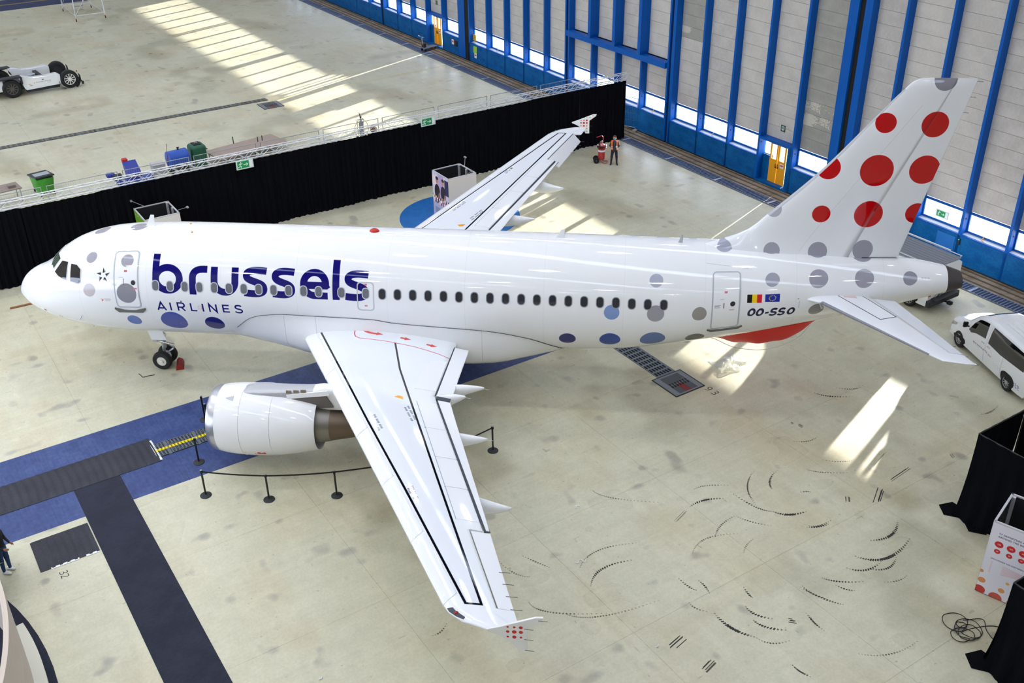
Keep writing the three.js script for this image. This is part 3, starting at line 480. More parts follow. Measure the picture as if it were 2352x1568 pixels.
{
  const proto = thing('truss_section', 'silver aluminium box truss section along the top of the black curtain', 'truss', HF(-2.42, 3.56, 0), ANG, 'truss sections above the curtain'), L = 3.2, w = 0.3, h = 0.32;
  for (const [x, y] of [[-w / 2, 0], [w / 2, 0], [-w / 2, h], [w / 2, h]]) mesh('chord', rod([x, y, 0], [x, y, L - 0.02], 0.025, 8), M.alu, proto);
  const br = []; for (let k = 0; k < 8; k++) { const a = k * L / 8, b = (k + 1) * L / 8, f = k % 2; for (const x of [-w / 2, w / 2]) br.push(rod([x, f ? 0 : h, a], [x, f ? h : 0, b], 0.012, 6)); for (const y of [0, h]) br.push(rod([f ? -w / 2 : w / 2, y, a], [f ? w / 2 : -w / 2, y, b], 0.012, 6)); }
  mesh('bracing', br, M.alu, proto);
  for (let i = 0; i < 15; i++) { const p = HF(-2.42, 3.56, 1.15 + i * L); if (i) again(proto, p, ANG); else proto.position.copy(p); }
  const leg = thing('truss_tower', 'silver truss tower carrying the curtain truss at its far end', 'truss', HF(-2.62, 0, 1.5), ANG), lb = [];
  for (const [x, z] of [[-0.15, -0.15], [0.15, -0.15], [-0.15, 0.15], [0.15, 0.15]]) mesh('chord', rod([x, 0.02, z], [x, 3.48, z], 0.025), M.alu, leg);
  for (let k = 0; k < 8; k++) lb.push(rod([-0.15, k * 0.43, 0.15], [0.15, k * 0.43 + 0.43, 0.15], 0.012, 6), rod([0.15, k * 0.43, -0.15], [-0.15, k * 0.43 + 0.43, -0.15], 0.012, 6));
  mesh('bracing', lb, M.alu, leg); mesh('base_plate', rbox(0.6, 0.02, 0.6, 0.005, 0, 0.01, 0), M.steel, leg);
  const again2 = (n, l) => again(leg, HF(-2.62, 0, n), ANG, l);
  again2(20, 'silver truss tower behind the curtain midway along its length'); again2(39, 'silver truss tower behind the curtain at the left edge');
}
{
  const W = 3.45, panel = (label, group) => {
    const t = thing('site_fence', label, 'fence', HF(-8.6, 0, 0), ANG, group), wires = [];
    for (const z of [0, W]) mesh('post', rod([0, 0.08, z], [0, 2.02, z], 0.024), M.steel, t);
    mesh('rail', [rod([0, 2.0, 0], [0, 2.0, W], 0.02), rod([0, 0.18, 0], [0, 0.18, W], 0.018)], M.steel, t);
    for (let k = 1; k < 30; k++) wires.push(rod([0, 0.18, k * W / 30], [0, 2.0, k * W / 30], 0.0028, 3)); for (const y of [0.6, 1.05, 1.5]) wires.push(rod([0, y, 0], [0, y, W], 0.004, 3));
    mesh('wire_mesh', wires, M.steel, t).userData.kind = 'stuff';
    mesh('foot', rbox(0.7, 0.12, 0.24, 0.03, 0, 0.062, 0), mat('#9a958c', 0.9), t); return t;
  };
  const a = panel('steel mesh site fence panel standing behind the black curtain', 'site fence panels behind the curtain');
  for (let i = 0; i < 11; i++) { const p = HF(-8.6, 0, -0.3 + i * 3.73); if (i) again(a, p, ANG); else a.position.copy(p); }
  const e = panel('steel mesh site fence panel closing the gap between curtain end and hangar door'); e.position.copy(HF(-2.85, 0, -0.05)); e.rotation.y = ANG - 1.15; e.children.forEach((c) => 0);
}
// ------------------------------------------------------------------ barrier posts with black belts
{
  const post = (s, n, label, to) => {
    const t = thing('barrier_post', label, 'barrier post', HF(s, 0, n), ANG);
    mesh('base', lathe([[0, 0.0], [0.185, 0.0], [0.185, 0.018], [0.16, 0.03], [0.05, 0.05], [0.03, 0.06], [0, 0.06]], 32), M.dark, t);
    mesh('pole', cyl(0.031, 0.031, 0.86, 0, 0.49, 0, 'y', 20), mat('#101114', 0.4), t);
    mesh('head', [cyl(0.04, 0.04, 0.1, 0, 0.95, 0, 'y', 20), box(0.09, 0.07, 0.05, 0, 0.95, 0)], M.black, t); mesh('cap', cyl(0.03, 0.036, 0.015, 0, 1.008, 0, 'y', 20), M.steel, t);
    if (to) for (const [a, b] of to) { const d = Math.hypot(a - s, b - n), g = gridGeo((u, v) => V((a - s) * u, 0.915 + v * 0.06 - 0.03 * Math.sin(Math.PI * u), (b - n) * u), 20, 1); mesh('belt', g, mat('#0d0e12', 0.7), t); }
  };
  post(12.92, 32.6, 'black barrier post in front of the engine, farthest on the blue strip');
  post(13.48, 32.66, 'black barrier post beside the grating just ahead of the engine inlet');
  post(15.29, 33.63, 'black barrier post near the front edge of the blue strip', [[14.5, 33.9]].slice(1));
  post(17.15, 34.03, 'first black barrier post of the belt line below the engine, next to the blue strip', [[18.5, 32.42]]);
  post(18.5, 32.42, 'middle black barrier post of the belt line below the engine', [[19.54, 30.54]]);
  post(19.54, 30.54, 'third black barrier post of the belt line, close to the near wing', [[20.5, 27.9]]);
  post(20.5, 27.9, 'black barrier post hidden under the near wing joining the belts', [[20.3, 25.1]]);
  post(20.3, 25.1, 'lone black barrier post behind the trailing edge of the near wing');
}
// ------------------------------------------------------------------ display boxes and draped booths
const poster = (kind) => canvas(512, 800, (c) => {
  if (kind === 'crew') {
    c.fillStyle = '#d8d3e6'; c.fillRect(0, 0, 512, 800); c.fillStyle = '#b9a7cf'; c.fillRect(180, 0, 180, 470); c.fillStyle = '#f0dfe6'; c.fillRect(0, 60, 120, 160); c.fillStyle = '#30305a'; c.fillRect(390, 40, 122, 260);
    const man = (x, y, s, shirt) => { c.fillStyle = shirt; c.beginPath(); c.ellipse(x, y + 190 * s, 82 * s, 130 * s, 0, 0, 7); c.fill(); c.fillStyle = '#c98f86'; c.beginPath(); c.ellipse(x, y, 40 * s, 54 * s, 0, 0, 7); c.fill(); c.fillStyle = '#2b2026'; c.beginPath(); c.ellipse(x, y - 34 * s, 42 * s, 28 * s, 0, 0, 7); c.fill(); c.strokeStyle = '#c98f86'; c.lineWidth = 26 * s; c.beginPath(); c.moveTo(x + 60 * s, y + 190 * s); c.lineTo(x + 20 * s, y + 320 * s); c.stroke(); };
    man(150, 120, 1.05, '#241d29'); man(340, 110, 1.0, '#2a2438');
    c.fillStyle = '#efeaf2'; c.fillRect(0, 420, 512, 70); for (let i = 0; i < 46; i++) { c.fillStyle = ['#2c2a55', '#c93a52', '#f1eef4', '#4a4a86', '#e2b15a', '#17162b'][i % 6]; c.fillRect((i * 97) % 500, 380 + (i * 53) % 120, 12 + (i * 7) % 24, 30 + (i * 11) % 40); }
    c.fillStyle = '#b6b8d4'; c.fillRect(0, 520, 512, 280); c.fillStyle = '#3b3d66'; for (let k = 0; k < 7; k++) c.fillRect(60, 590 + k * 15, 250 - (k * 37) % 90, 6);
  } else {
    c.fillStyle = '#e9e7f0'; c.fillRect(0, 0, 512, 800); c.fillStyle = '#4a4a68'; c.font = 'bold 25px sans-serif'; c.fillText('17 DEPARTURE AIRPORTS', 60, 110); c.fillText('AROUND THE WORLD', 60, 142);
    for (let r = 0; r < 2; r++) for (let k = 0; k < 5; k++) { c.fillStyle = '#d5262b'; c.beginPath(); c.arc(82 + k * 92, 215 + r * 78, r ? 24 : 33, 0, 7); c.fill(); c.fillStyle = '#f6dcdc'; c.font = 'bold 17px sans-serif'; c.textAlign = 'center'; c.fillText(['120', '100', '60', '40', '30', '25', '18', '14', '12', '9'][r * 5 + k], 82 + k * 92, 221 + r * 78); } c.textAlign = 'left';
    c.fillStyle = '#4a4a68'; c.font = 'bold 20px sans-serif'; c.fillText('INCLUDING 100 DIFFERENT', 50, 392);
    c.strokeStyle = '#d86a70'; c.lineWidth = 2; for (let k = 0; k < 12; k++) { c.beginPath(); c.moveTo(60, 420 + k * 11); c.lineTo(72, 420 + k * 11); c.stroke(); } for (let k = 0; k < 9; k++) { c.beginPath(); c.moveTo(150, 430 + k * 12); c.bezierCurveTo(260, 420 + k * 10, 340, 470, 500, 440 + k * 8); c.stroke(); }
    c.fillStyle = '#7fb3d8'; c.beginPath(); c.ellipse(380, 590, 90, 40, 0.3, 0, 7); c.fill(); c.fillStyle = '#33404a'; c.fillRect(390, 572, 60, 14);
    for (const [x, y, r, col] of [[30, 770, 46, '#c43a34'], [160, 790, 52, '#c9584a'], [330, 700, 34, '#e7b14e'], [190, 690, 26, '#e3a064'], [290, 790, 44, '#e2a07a'], [30, 660, 30, '#e2915a'], [220, 590, 14, '#e8b25c'], [10, 560, 18, '#d99564'], [440, 770, 40, '#e8b45a']]) { c.fillStyle = col; c.beginPath(); c.arc(x, y, r, 0, 7); c.fill(); }
  }
});
function displayBox(label, s, n, turn, w, d, h, faces, ang = ANG) {
  const t = thing('display_box', label, 'display', HF(s, 0, n), ang + turn), inner = mat('#121318', 0.8), rim = mat('#cfcfd4', 0.45, 0.3), th = 0.05;
  const walls = [[0, d / 2, w, 'z', 1], [w / 2, 0, d, 'x', 1], [0, -d / 2, w, 'z', -1], [-w / 2, 0, d, 'x', -1]];
  walls.forEach(([x, z, l, ax, sg], i) => {
    const g = new THREE.PlaneGeometry(l, h - 0.04); if (ax === 'x') g.rotateY(sg * Math.PI / 2); else if (sg < 0) g.rotateY(Math.PI);
    const f = mesh('panel', ax === 'z' ? [span(x - l / 2, x + l / 2, 0.01, h - 0.02, z - (sg > 0 ? th : 0), z + (sg > 0 ? 0 : th))] : [span(x - (sg > 0 ? th : 0), x + (sg > 0 ? 0 : th), 0.01, h - 0.02, z - l / 2, z + l / 2)], inner, t);
    mesh('print', g.translate(x + (ax === 'x' ? sg * 0.004 : 0), h / 2, z + (ax === 'z' ? sg * 0.004 : 0)), faces[i], f);
    mesh('rim', ax === 'z' ? span(x - l / 2, x + l / 2, h - 0.03, h + 0.01, z - 0.05 * (sg > 0 ? 1 : 0) - 0.005, z + 0.05 * (sg < 0 ? 1 : 0) + 0.005) : span(x - 0.05 * (sg > 0 ? 1 : 0) - 0.005, x + 0.05 * (sg < 0 ? 1 : 0) + 0.005, h - 0.03, h + 0.01, z - l / 2, z + l / 2), rim, t);
  });
  for (const [x, z] of [[w / 2 - 0.1, -d / 2 + 0.1], [-w / 2 + 0.1, -d / 2 + 0.1], [0, -d / 2 + 0.08], [w / 2 - 0.08, 0]]) mesh('inner_post', box(0.09, h - 0.05, 0.09, x, h / 2, z), rim, t);
  return t;
}
const plainWhite = mat('#e6e0dc', 0.6), greenPrint = mat('#ffffff', 0.6, 0, { map: canvas(256, 256, (c) => { c.fillStyle = '#5d8f17'; c.fillRect(0, 0, 256, 256); for (let i = 0; i < 200; i++) { c.fillStyle = ['#76a828', '#4c7a10', '#86b83a', '#e5ead8'][i % 4]; c.fillRect((i * 71) % 256, (i * 113) % 256, 10, i % 4 === 3 ? 5 : 22); } }, { flip: true }) });
{
  const px = (k) => { const t = poster(k); t.flipY = true; return mat('#ffffff', 0.55, 0, { map: t }); };
  const a = displayBox('white open-topped display box with a crew poster on the blue round carpet', 2.46, 16.0, 0, 1.58, 1.6, 2.5, [px('crew'), plainWhite, plainWhite, plainWhite]);
  const lampArm = (t, x, z, dx, dz, y = 2.5) => { const l = mesh('lamp_arm', [rod([x, y, z], [x + dx, y + 0.32, z + dz], 0.012)], M.steel, t); mesh('lamp_head', rbox(0.16, 0.07, 0.1, 0.02, x + dx, y + 0.32, z + dz), M.steel, l); };
  lampArm(a, -0.3, -0.8, -0.35, -0.25); lampArm(a, 0.78, -0.2, 0.42, -0.1);
  const b = displayBox('white open-topped display box with a green printed side behind the aircraft nose', -1.06, 29.68, 0, 1.7, 1.6, 2.5, [greenPrint, plainWhite, plainWhite, plainWhite]); lampArm(b, -0.82, 0.3, -0.2, 0.5); lampArm(b, 0.5, -0.8, 0.7, -0.3);
  // the booth at the right edge stands turned
  const u = 0.299, A = [33.55, 17.42], w = 1.75, d = 1.53, cs = A[0] + Math.cos(u) * w / 2 - Math.sin(u) * d / 2, cn = A[1] - Math.sin(u) * w / 2 - Math.cos(u) * d / 2;
  displayBox('white open-topped display box with red dots and an airport chart at the right edge', cs, cn, u, w, d, 2.5, [px('chart'), plainWhite, plainWhite, plainWhite]);
}
function drapedBooth(label, s0, n0, w, d, h) {                       // corner s0,n0 is the near-left one; runs to +s and -n
  const t = thing('draped_booth', label, 'booth', HF(s0, 0, n0), ANG);
  const path = [[0, -d], [0, 0], [w, 0], [w, -d], [0, -d]];
  for (let i = 0; i < 4; i++) {
    const [a, b] = path[i], [c, e] = path[i + 1], L = Math.hypot(c - a, e - b), nx = -(e - b) / L * -1, nz = -(c - a) / L * -1, ox = i === 0 || i === 2 ? (i === 0 ? -1 : 1) : 0, oz = i === 1 ? 1 : i === 3 ? -1 : 0;
    const g = gridGeo((u, v) => { const out = 0.02 + 0.3 * Math.pow(1 - v, 3.2) * (0.75 + 0.25 * Math.sin(u * L * 2.1 + i)) + 0.05 * (1.15 - v) * Math.sin(u * L * 13 + i * 2) * 0.7; return V(a + (c - a) * u + ox * out, 0.012 + v * h, b + (e - b) * u + oz * out); }, Math.round(L * 22), 14, (u, v) => [u * L / 2, v]);
    mesh('drape', g, M.drape, t);
  }
  for (const [x, z] of [[0.03, -0.03], [w - 0.03, -0.03], [0.03, 0.03 - d], [w - 0.03, 0.03 - d]]) mesh('frame_post', rod([x, 0.01, z], [x, h, z], 0.025), M.dark, t);
  mesh('frame_rail', [rod([0, h, 0], [w, h, 0], 0.022), rod([0, h, -d], [w, h, -d], 0.022), rod([0, h, 0], [0, h, -d], 0.022), rod([w, h, 0], [w, h, -d], 0.022), rod([w * 0.55, h, 0], [w * 0.55, h, -d], 0.018)], M.dark, t);
  for (const [x, z] of [[-0.42, 0.32], [0.5, 0.36]]) mesh('cloth_tail', new THREE.CylinderGeometry(0.02, 0.42, 0.05, 5).translate(x + 0.25, 0.035, z - 0.22), M.drape, t);
  return t;
}
drapedBooth('black draped open-topped booth at the right edge, left of the red-dotted display', 31.15, 14.85, 3.2, 2.3, 2.95);
drapedBooth('black draped booth in the lower right corner, nearest the camera', 35.45, 19.45, 3.0, 2.6, 2.8);
{
  const t = thing('cable_coil', 'loose tangle of black cable on the floor by the lower right booth', 'cable', HF(34.3, 0, 19.0), ANG), p = [];
  for (let i = 0; i <= 60; i++) { const a = i / 60 * 6.283 * 5.3, r = 0.34 + 0.13 * Math.sin(a * 0.61 + 1); p.push([0.12 * Math.sin(a * 0.23) + r * Math.cos(a) * 0.75 + 0.15 * Math.sin(i * 0.11), 0.014 + 0.01 * (i % 5), r * Math.sin(a) * 0.8 + 0.15 - i * 0.006]); }
  p.push([0.4, 0.014, -0.8], [0.75, 0.014, -0.95], [1.15, 0.014, -0.7]);
  mesh('cable', tube(p, 0.011, 420, 6), M.black, t);
  mesh('cable', tube([[-0.2, 0.012, -0.3], [0.1, 0.03, -0.75], [0.4, 0.012, -0.5], [0.8, 0.012, -0.35], [1.15, 0.014, -0.4]], 0.011, 80, 6), M.black, t);
}
// ------------------------------------------------------------------ the aircraft (x from nose to tail, +z the near side)
const plane = thing('airliner', 'white twin-engine airliner with blue lettering and red dots on its tail', 'aircraft');
const KX = [0, .12, .35, .7, 1.1, 1.6, 2.1, 2.7, 3.4, 4.2, 5.2, 6.5, 12, 20, 22.5, 24.5, 26.5, 28.5, 30.5, 32.2, 33.3, 33.9];
const fTop = pchip(KX, [3.24, 3.459, 3.804, 4.054, 4.233, 4.544, 4.978, 5.332, 5.585, 5.765, 5.871, 5.935, 5.955, 5.95, 5.925, 5.91, 5.899, 5.847, 5.713, 5.522, 5.344, 5.148]);
const fBot = pchip(KX, [3.22, 3.04, 2.813, 2.587, 2.421, 2.255, 2.122, 1.997, 1.898, 1.83, 1.805, 1.805, 1.80, 1.80, 1.927, 2.29, 2.684, 3.152, 3.657, 4.092, 4.436, 4.611]);
const fWid = pchip(KX, [.04, .36, .64, .93, 1.17, 1.4, 1.57, 1.72, 1.85, 1.93, 1.965, 1.975, 1.975, 1.975, 1.975, 1.93, 1.79, 1.55, 1.2, .85, .6, .42]);
const fMid = pchip(KX, [3.23, 3.25, 3.28, 3.3, 3.33, 3.4, 3.5, 3.6, 3.7, 3.8, 3.86, 3.885, 3.885, 3.885, 3.89, 3.95, 4.15, 4.4, 4.62, 4.76, 4.83, 4.86]);
function fus0(x, a) { const m = fMid(x), c = Math.cos(a), h = c > 0 ? fTop(x) - m : m - fBot(x); return V(x, m + h * c, fWid(x) * Math.sin(a)); }
function fus(x, a, off = 0) {                                        // a: 0 at the crown, pi/2 at the near side
  const p = fus0(x, a); if (!off) return p;
  const dx = fus0(x + 0.01, a).sub(fus0(x - 0.01, a)), da = fus0(x, a + 0.01).sub(fus0(x, a - 0.01));
  return p.addScaledVector(dx.cross(da).normalize(), -off * 1);
}
{ const t = fus(10, 0.5, 0.1), o = fus(10, 0.5); if (t.z < o.z) throw new Error('normal'); }
const GREY = '#a4a2ac', NAVY = '#15136b';
const RES = 120, FH = 1536, X0 = 0, XM = 17.04;                      // livery texture: 2048 x 1536 for each half
const pyOf = (a) => FH * (a + Math.PI) / (2 * Math.PI);
function ellipse(c, x0, x, a, r, col) { const R = Math.sqrt(fWid(x) * (fTop(x) - fBot(x)) / 2); c.fillStyle = col; for (const s of [1, -1]) { c.beginPath(); c.ellipse((x - x0) * RES, pyOf(a * s), r * RES, r * FH / (2 * Math.PI * R), 0, 0, 7); c.fill(); } }
function onSkin(c, x0, x, a, R = 2.02) { c.setTransform(RES, 0, 0, FH / (2 * Math.PI * R), (x - x0) * RES, pyOf(a)); }   // metres; y downwards on the near side
const livF = canvas(2048, FH, (c) => {
  c.fillStyle = '#f1f2f4'; c.fillRect(0, 0, 2048, FH);
  for (const [x, a, r, col] of [[3.7, 0, .29, GREY], [5.13, 0, .31, GREY], [3.77, .736, .21, GREY], [5.18, .846, .232, GREY], [5.136, 1.428, .364, '#8f8e97'], [3.711, 1.353, .239, '#c3bcc0'], [5.124, 2.02, .26, '#5b76bd'], [6.621, 2.012, .478, '#3a4da6'], [8.113, 2.03, .354, '#161a76']]) ellipse(c, 0, x, a, r, col);
  // wordmark
  const R = 2.02; c.setTransform(RES, 0, 0, FH / (2 * Math.PI * R), 0, pyOf(0));
  c.strokeStyle = NAVY; c.lineCap = 'butt'; c.lineJoin = 'round'; const W = 0.245; c.lineWidth = W;
  const S = (f) => { c.beginPath(); f(); c.stroke(); };
  const h = W / 2, top = 1.82, base = 2.86, mid = 2.34, ry = (base - top) / 2 - h;
  S(() => { c.moveTo(6.255, 1.455); c.lineTo(6.255, 2.36); }); S(() => c.ellipse(6.685, mid, 0.555 - h, ry, 0, 0, 6.2832));
  S(() => { c.moveTo(7.59, base); c.lineTo(7.59, 2.28); c.quadraticCurveTo(7.6, top + h + 0.02, 7.98, top + h + 0.02); c.lineTo(8.12, top + h + 0.02); });
  S(() => { c.moveTo(8.375, 1.865); c.lineTo(8.375, 2.36); c.ellipse(8.75, 2.36, 0.375, base - h - 2.36, 0, Math.PI, 0, true); c.lineTo(9.125, 1.865); });
  for (const [x0, x1] of [[9.42, 10.28], [10.45, 11.27], [13.03, 13.88]]) S(() => { const a = x0 + h - .01, b = x1 - h, w = x1 - x0, y0 = top + h + .01, y1 = base - h, H = y1 - y0; c.moveTo(x1 - .03, y0 + .01); c.bezierCurveTo(x0 + .62 * w, y0 - .025, a - .03, y0 - .05, a, y0 + .25 * H); c.bezierCurveTo(a + .04, y0 + .52 * H, b - .02, y0 + .46 * H, b, y0 + .75 * H); c.bezierCurveTo(b + .03, y1 + .05, x0 + .42 * w, y1 + .03, x0 + .02, y1 - .015); });
  S(() => { c.moveTo(11.56, 2.385); c.lineTo(12.42, 2.385); }); S(() => { c.moveTo(12.42, 2.6 - .1); c.lineTo(12.36, 2.42); c.ellipse(11.965, mid, 0.39, ry, 0, 0.2, -Math.PI, true); c.ellipse(11.965, mid, 0.39, ry, 0, Math.PI, Math.PI / 2, true); c.lineTo(12.42, base - h); });
  c.fillStyle = '#f1f2f4'; c.fillRect(12.02, 2.508, 0.6, 0.105); 
  S(() => { c.moveTo(12.715, 1.465); c.lineTo(12.715, base); });
  // second line of the wordmark, drawn as thin strokes
  c.lineWidth = 0.055; c.lineCap = 'butt'; c.lineJoin = 'miter'; const t0 = 3.2, b0 = 3.52, m0 = 3.36;
  const P = (x, l, sl = 0) => S(() => l.forEach((p, i) => c[i ? 'lineTo' : 'moveTo'](x + p[0], p[1])));
  P(6.19, [[0, b0], [0.15, t0], [0.3, b0]]); P(6.19, [[0.05, 3.43], [0.25, 3.43]]); P(6.68, [[0, t0], [0, b0]]); P(6.95, [[0, b0], [0, t0], [0.14, t0]]); S(() => c.ellipse(7.09, 3.285, 0.1, 0.085, 0, -1.57, 1.57)); P(6.95, [[0, 3.37], [0.14, 3.37]]); P(6.95, [[0.12, 3.37], [0.24, b0]]);
  P(7.43, [[0, t0], [0, b0 - .027], [0.2, b0 - .027]]); P(7.86, [[0, t0], [0, b0]]); P(8.1, [[0, b0], [0, t0], [0.25, b0], [0.25, t0]]); P(8.6, [[0.22, t0 + .027], [0, t0 + .027], [0, b0 - .027], [0.22, b0 - .027]]); P(8.6, [[0, m0], [0.2, m0]]);
  S(() => { c.moveTo(9.27, 3.25); c.bezierCurveTo(9.2, 3.2, 9.04, 3.2, 9.05, 3.29); c.bezierCurveTo(9.06, 3.38, 9.28, 3.34, 9.28, 3.43); c.bezierCurveTo(9.28, 3.53, 9.09, 3.53, 9.03, 3.46); });
  // five-pointed emblem of wedges, service print, small notes
  onSkin(c, 0, 4.29, 1.095, 1.95); for (let k = 0; k < 5; k++) { c.save(); c.rotate(k * 1.2566); c.fillStyle = '#8d8f94'; c.beginPath(); c.moveTo(0, -0.27); c.lineTo(0.1, -0.115); c.lineTo(0, -0.09); c.fill(); c.fillStyle = '#26282c'; c.beginPath(); c.moveTo(0, -0.27); c.lineTo(-0.02, -0.09); c.lineTo(0.05, -0.1); c.fill(); c.restore(); }
  c.setTransform(1, 0, 0, 1, 0, 0); const bit = (x, a, w, hh, col) => { c.fillStyle = col; c.fillRect((x - w / 2) * RES, pyOf(a) - hh * RES / 2, w * RES, hh * RES); };
  bit(5.14, 1.03, .11, .07, '#d0656a'); bit(5.48, 1.34, .13, .05, '#d58288'); bit(4.72, 1.26, .16, .02, '#9aa0a8'); bit(4.72, 1.28, .12, .02, '#9aa0a8'); bit(5.07, 1.22, .018, .24, '#55595f'); bit(4.97, 1.14, .16, .015, '#b5b9c0');
  c.strokeStyle = '#c8453f'; c.lineWidth = 3; c.beginPath(); c.moveTo(4.12 * RES, pyOf(1.53)); c.lineTo(4.2 * RES, pyOf(1.55)); c.lineTo(4.14 * RES, pyOf(1.58)); c.stroke(); bit(4.36, 1.53, .26, .014, '#b9bcc2'); bit(4.38, 1.55, .24, .014, '#9a9da3'); bit(4.36, 1.57, .2, .014, '#c2868a');
  bit(13.76, 1.135, .09, .06, '#cc6a74'); bit(13.76, 1.5, .1, .05, '#cc8a92'); bit(7.1, 1.555, .05, .05, '#4b5a55'); c.strokeStyle = '#d89aa0'; c.lineWidth = 1.5; c.beginPath(); c.arc(7.75 * RES, pyOf(1.66), 8, 0, 7); c.stroke(); c.strokeStyle = '#a8566a'; c.beginPath(); c.ellipse(6.95 * RES, pyOf(2.08), 16, 12, 0, 0, 7); c.stroke();
  c.strokeStyle = '#d9b8b6'; c.strokeRect(1.22 * RES, pyOf(1.85), 40, 52); c.fillStyle = '#4c4450'; c.fillRect(1.4 * RES, pyOf(1.95), 14, 20); c.fillStyle = '#c58a62'; c.fillRect(1.48 * RES, pyOf(1.97), 6, 14);
  c.strokeStyle = '#63666d'; c.lineWidth = 2.5; c.beginPath(); c.arc(2.05 * RES, pyOf(2.16), 7, 0, 7); c.stroke();
  c.strokeStyle = 'rgba(170,175,185,0.22)'; c.lineWidth = 1; for (const x of [1.05, 3.3, 5.9, 8.6, 11.3, 14.5]) { c.beginPath(); c.moveTo(x * RES, 0); c.lineTo(x * RES, FH); c.stroke(); }
});
const livR = canvas(2048, FH, (c) => {
  c.fillStyle = '#f1f2f4'; c.fillRect(0, 0, 2048, FH);
  for (const [x, a, r, col] of [[23.661, .888, .228, '#b3b6c6'], [22.213, 1.45, .263, '#7f97cc'], [23.686, 1.459, .289, '#9c9ca4'], [25.142, 1.483, .24, '#98948f'], [20.723, 2.052, .29, '#161a70'], [22.189, 2.063, .361, '#23479f'], [23.647, 2.094, .43, '#5d74ab'], [25.083, 2.195, .326, '#6a6f6c'], [26.4, 2.45, .28, '#8a8a86'], [25.922, .1355, .248, '#a9adbd'], [27.481, .118, .277, '#a3a2af'], [29.01, .115, .317, '#9d9ca9'], [30.51, .1, .339, '#9d9ca9'], [27.493, .905, .236, '#a9a9b6'], [29.016, .918, .316, '#a3a2af'], [30.537, .949, .321, '#a3a2ae'], [32.081, .967, .242, '#9a99a6'], [29.014, 1.728, .25, '#8b8a8c']]) ellipse(c, XM, x, a, r, col);
  const q = (x) => (x - XM) * RES, poly = (l, col) => { c.fillStyle = col; c.beginPath(); l.forEach((p, i) => c[i ? 'lineTo' : 'moveTo'](q(p[0]), pyOf(p[1]))); c.fill(); };
  [[0, '#111'], [1, '#f8d91c'], [2, '#d61f2c']].forEach(([k, col]) => poly([[26.685 + k * .162, 1.178 + k * .005], [26.847 + k * .162, 1.183 + k * .005], [26.852 + k * .162, 1.347 + k * .008], [26.69 + k * .162, 1.339 + k * .008]], col));
  poly([[27.278, 1.199], [27.758, 1.21], [27.763, 1.383], [27.284, 1.354]], '#1c2f9e'); c.fillStyle = '#f5e04a'; for (let k = 0; k < 12; k++) { c.beginPath(); c.arc(q(27.52) + 13 * Math.cos(k * 0.5236), pyOf(1.287) + 13 * Math.sin(k * 0.5236), 2.1, 0, 7); c.fill(); }
  // registration in slanted strokes
  c.strokeStyle = '#15153f'; c.lineCap = 'butt'; c.lineJoin = 'round'; const H = 0.30;
  const G = [['O', 26.71], ['O', 26.99], ['-', 27.29], ['S', 27.45], ['S', 27.72], ['O', 28.02]];
  for (const [g, x] of G) {
    const a0 = 1.452 + (x - 26.7) * 0.066; c.setTransform(RES, 0, -0.16 * RES, FH / (2 * Math.PI * 1.7) * (1 + (x - 26.7) * 0.12), q(x) + 0.06 * RES, pyOf(a0)); c.lineWidth = 0.072; c.beginPath();
    if (g === 'O') c.ellipse(0.125, H / 2 + .02, 0.095, H / 2 - 0.03, 0, 0, 7); else if (g === '-') { c.moveTo(0, H / 2 + .03); c.lineTo(0.12, H / 2 + .03); } else { c.moveTo(0.21, 0.08); c.bezierCurveTo(0.16, 0.02, 0.03, 0.03, 0.035, 0.11); c.bezierCurveTo(0.04, 0.2, 0.2, 0.14, 0.2, 0.24); c.bezierCurveTo(0.2, 0.33, 0.05, 0.32, 0.01, 0.25); } c.stroke();
  }
  c.setTransform(1, 0, 0, 1, 0, 0); const bit = (x, a, w, h, col) => { c.fillStyle = col; c.fillRect(q(x) - w * RES / 2, pyOf(a) - h * RES / 2, w * RES, h * RES); };
  bit(25.98, 1.11, .1, .07, '#c95a66'); bit(25.72, 1.35, .2, .02, '#8d9199'); bit(25.7, 1.37, .16, .02, '#8d9199'); bit(25.72, 1.39, .18, .02, '#a5a9b0'); bit(25.93, 1.36, .026, .2, '#3c4046'); bit(25.86, 1.24, .12, .015, '#aeb2b9'); bit(26.2, 1.45, .16, .03, '#cf9a9e');
  for (let k = 0; k < 8; k++) bit(32.45 + k * .04, .96, .014, .12, '#9b9ca6'); bit(28.42, 1.5, .02, .36, '#b7babf'); bit(28.38, 1.36, .06, .04, '#c07f80');
  c.strokeStyle = 'rgba(170,175,185,0.22)'; c.lineWidth = 1; for (const x of [17.2, 19.9, 22.6, 25.3, 28.3, 31.2]) { c.beginPath(); c.moveTo(q(x), 0); c.lineTo(q(x), FH); c.stroke(); }
  c.strokeStyle = 'rgba(120,124,132,0.6)'; c.lineWidth = 1.5; c.beginPath(); c.moveTo(q(25.3), pyOf(.55)); c.lineTo(q(26.7), pyOf(.66)); c.stroke();
});
const paint = { clearcoat: 1, clearcoatRoughness: 0.05, specularIntensity: 0 };
M.skinF = mat('#ffffff', 0.45, 0, { ...paint, map: livF }); M.skinR = mat('#ffffff', 0.45, 0, { ...paint, map: livR });
M.paint = mat('#eff0f2', 0.4, 0, paint); M.wingpaint = mat('#e7e9ee', 0.35, 0, paint); M.greypaint = mat('#b9bcc2', 0.4, 0.2);
M.window = mat('#2b2d35', 0.12, 0, { clearcoat: 1, clearcoatRoughness: 0.02 }); M.metal = mat('#b4b2b6', 0.32, 0.9); M.lip = mat('#c2c3c8', 0.3, 0.85);
M.navy = mat('#22262f', 0.6);
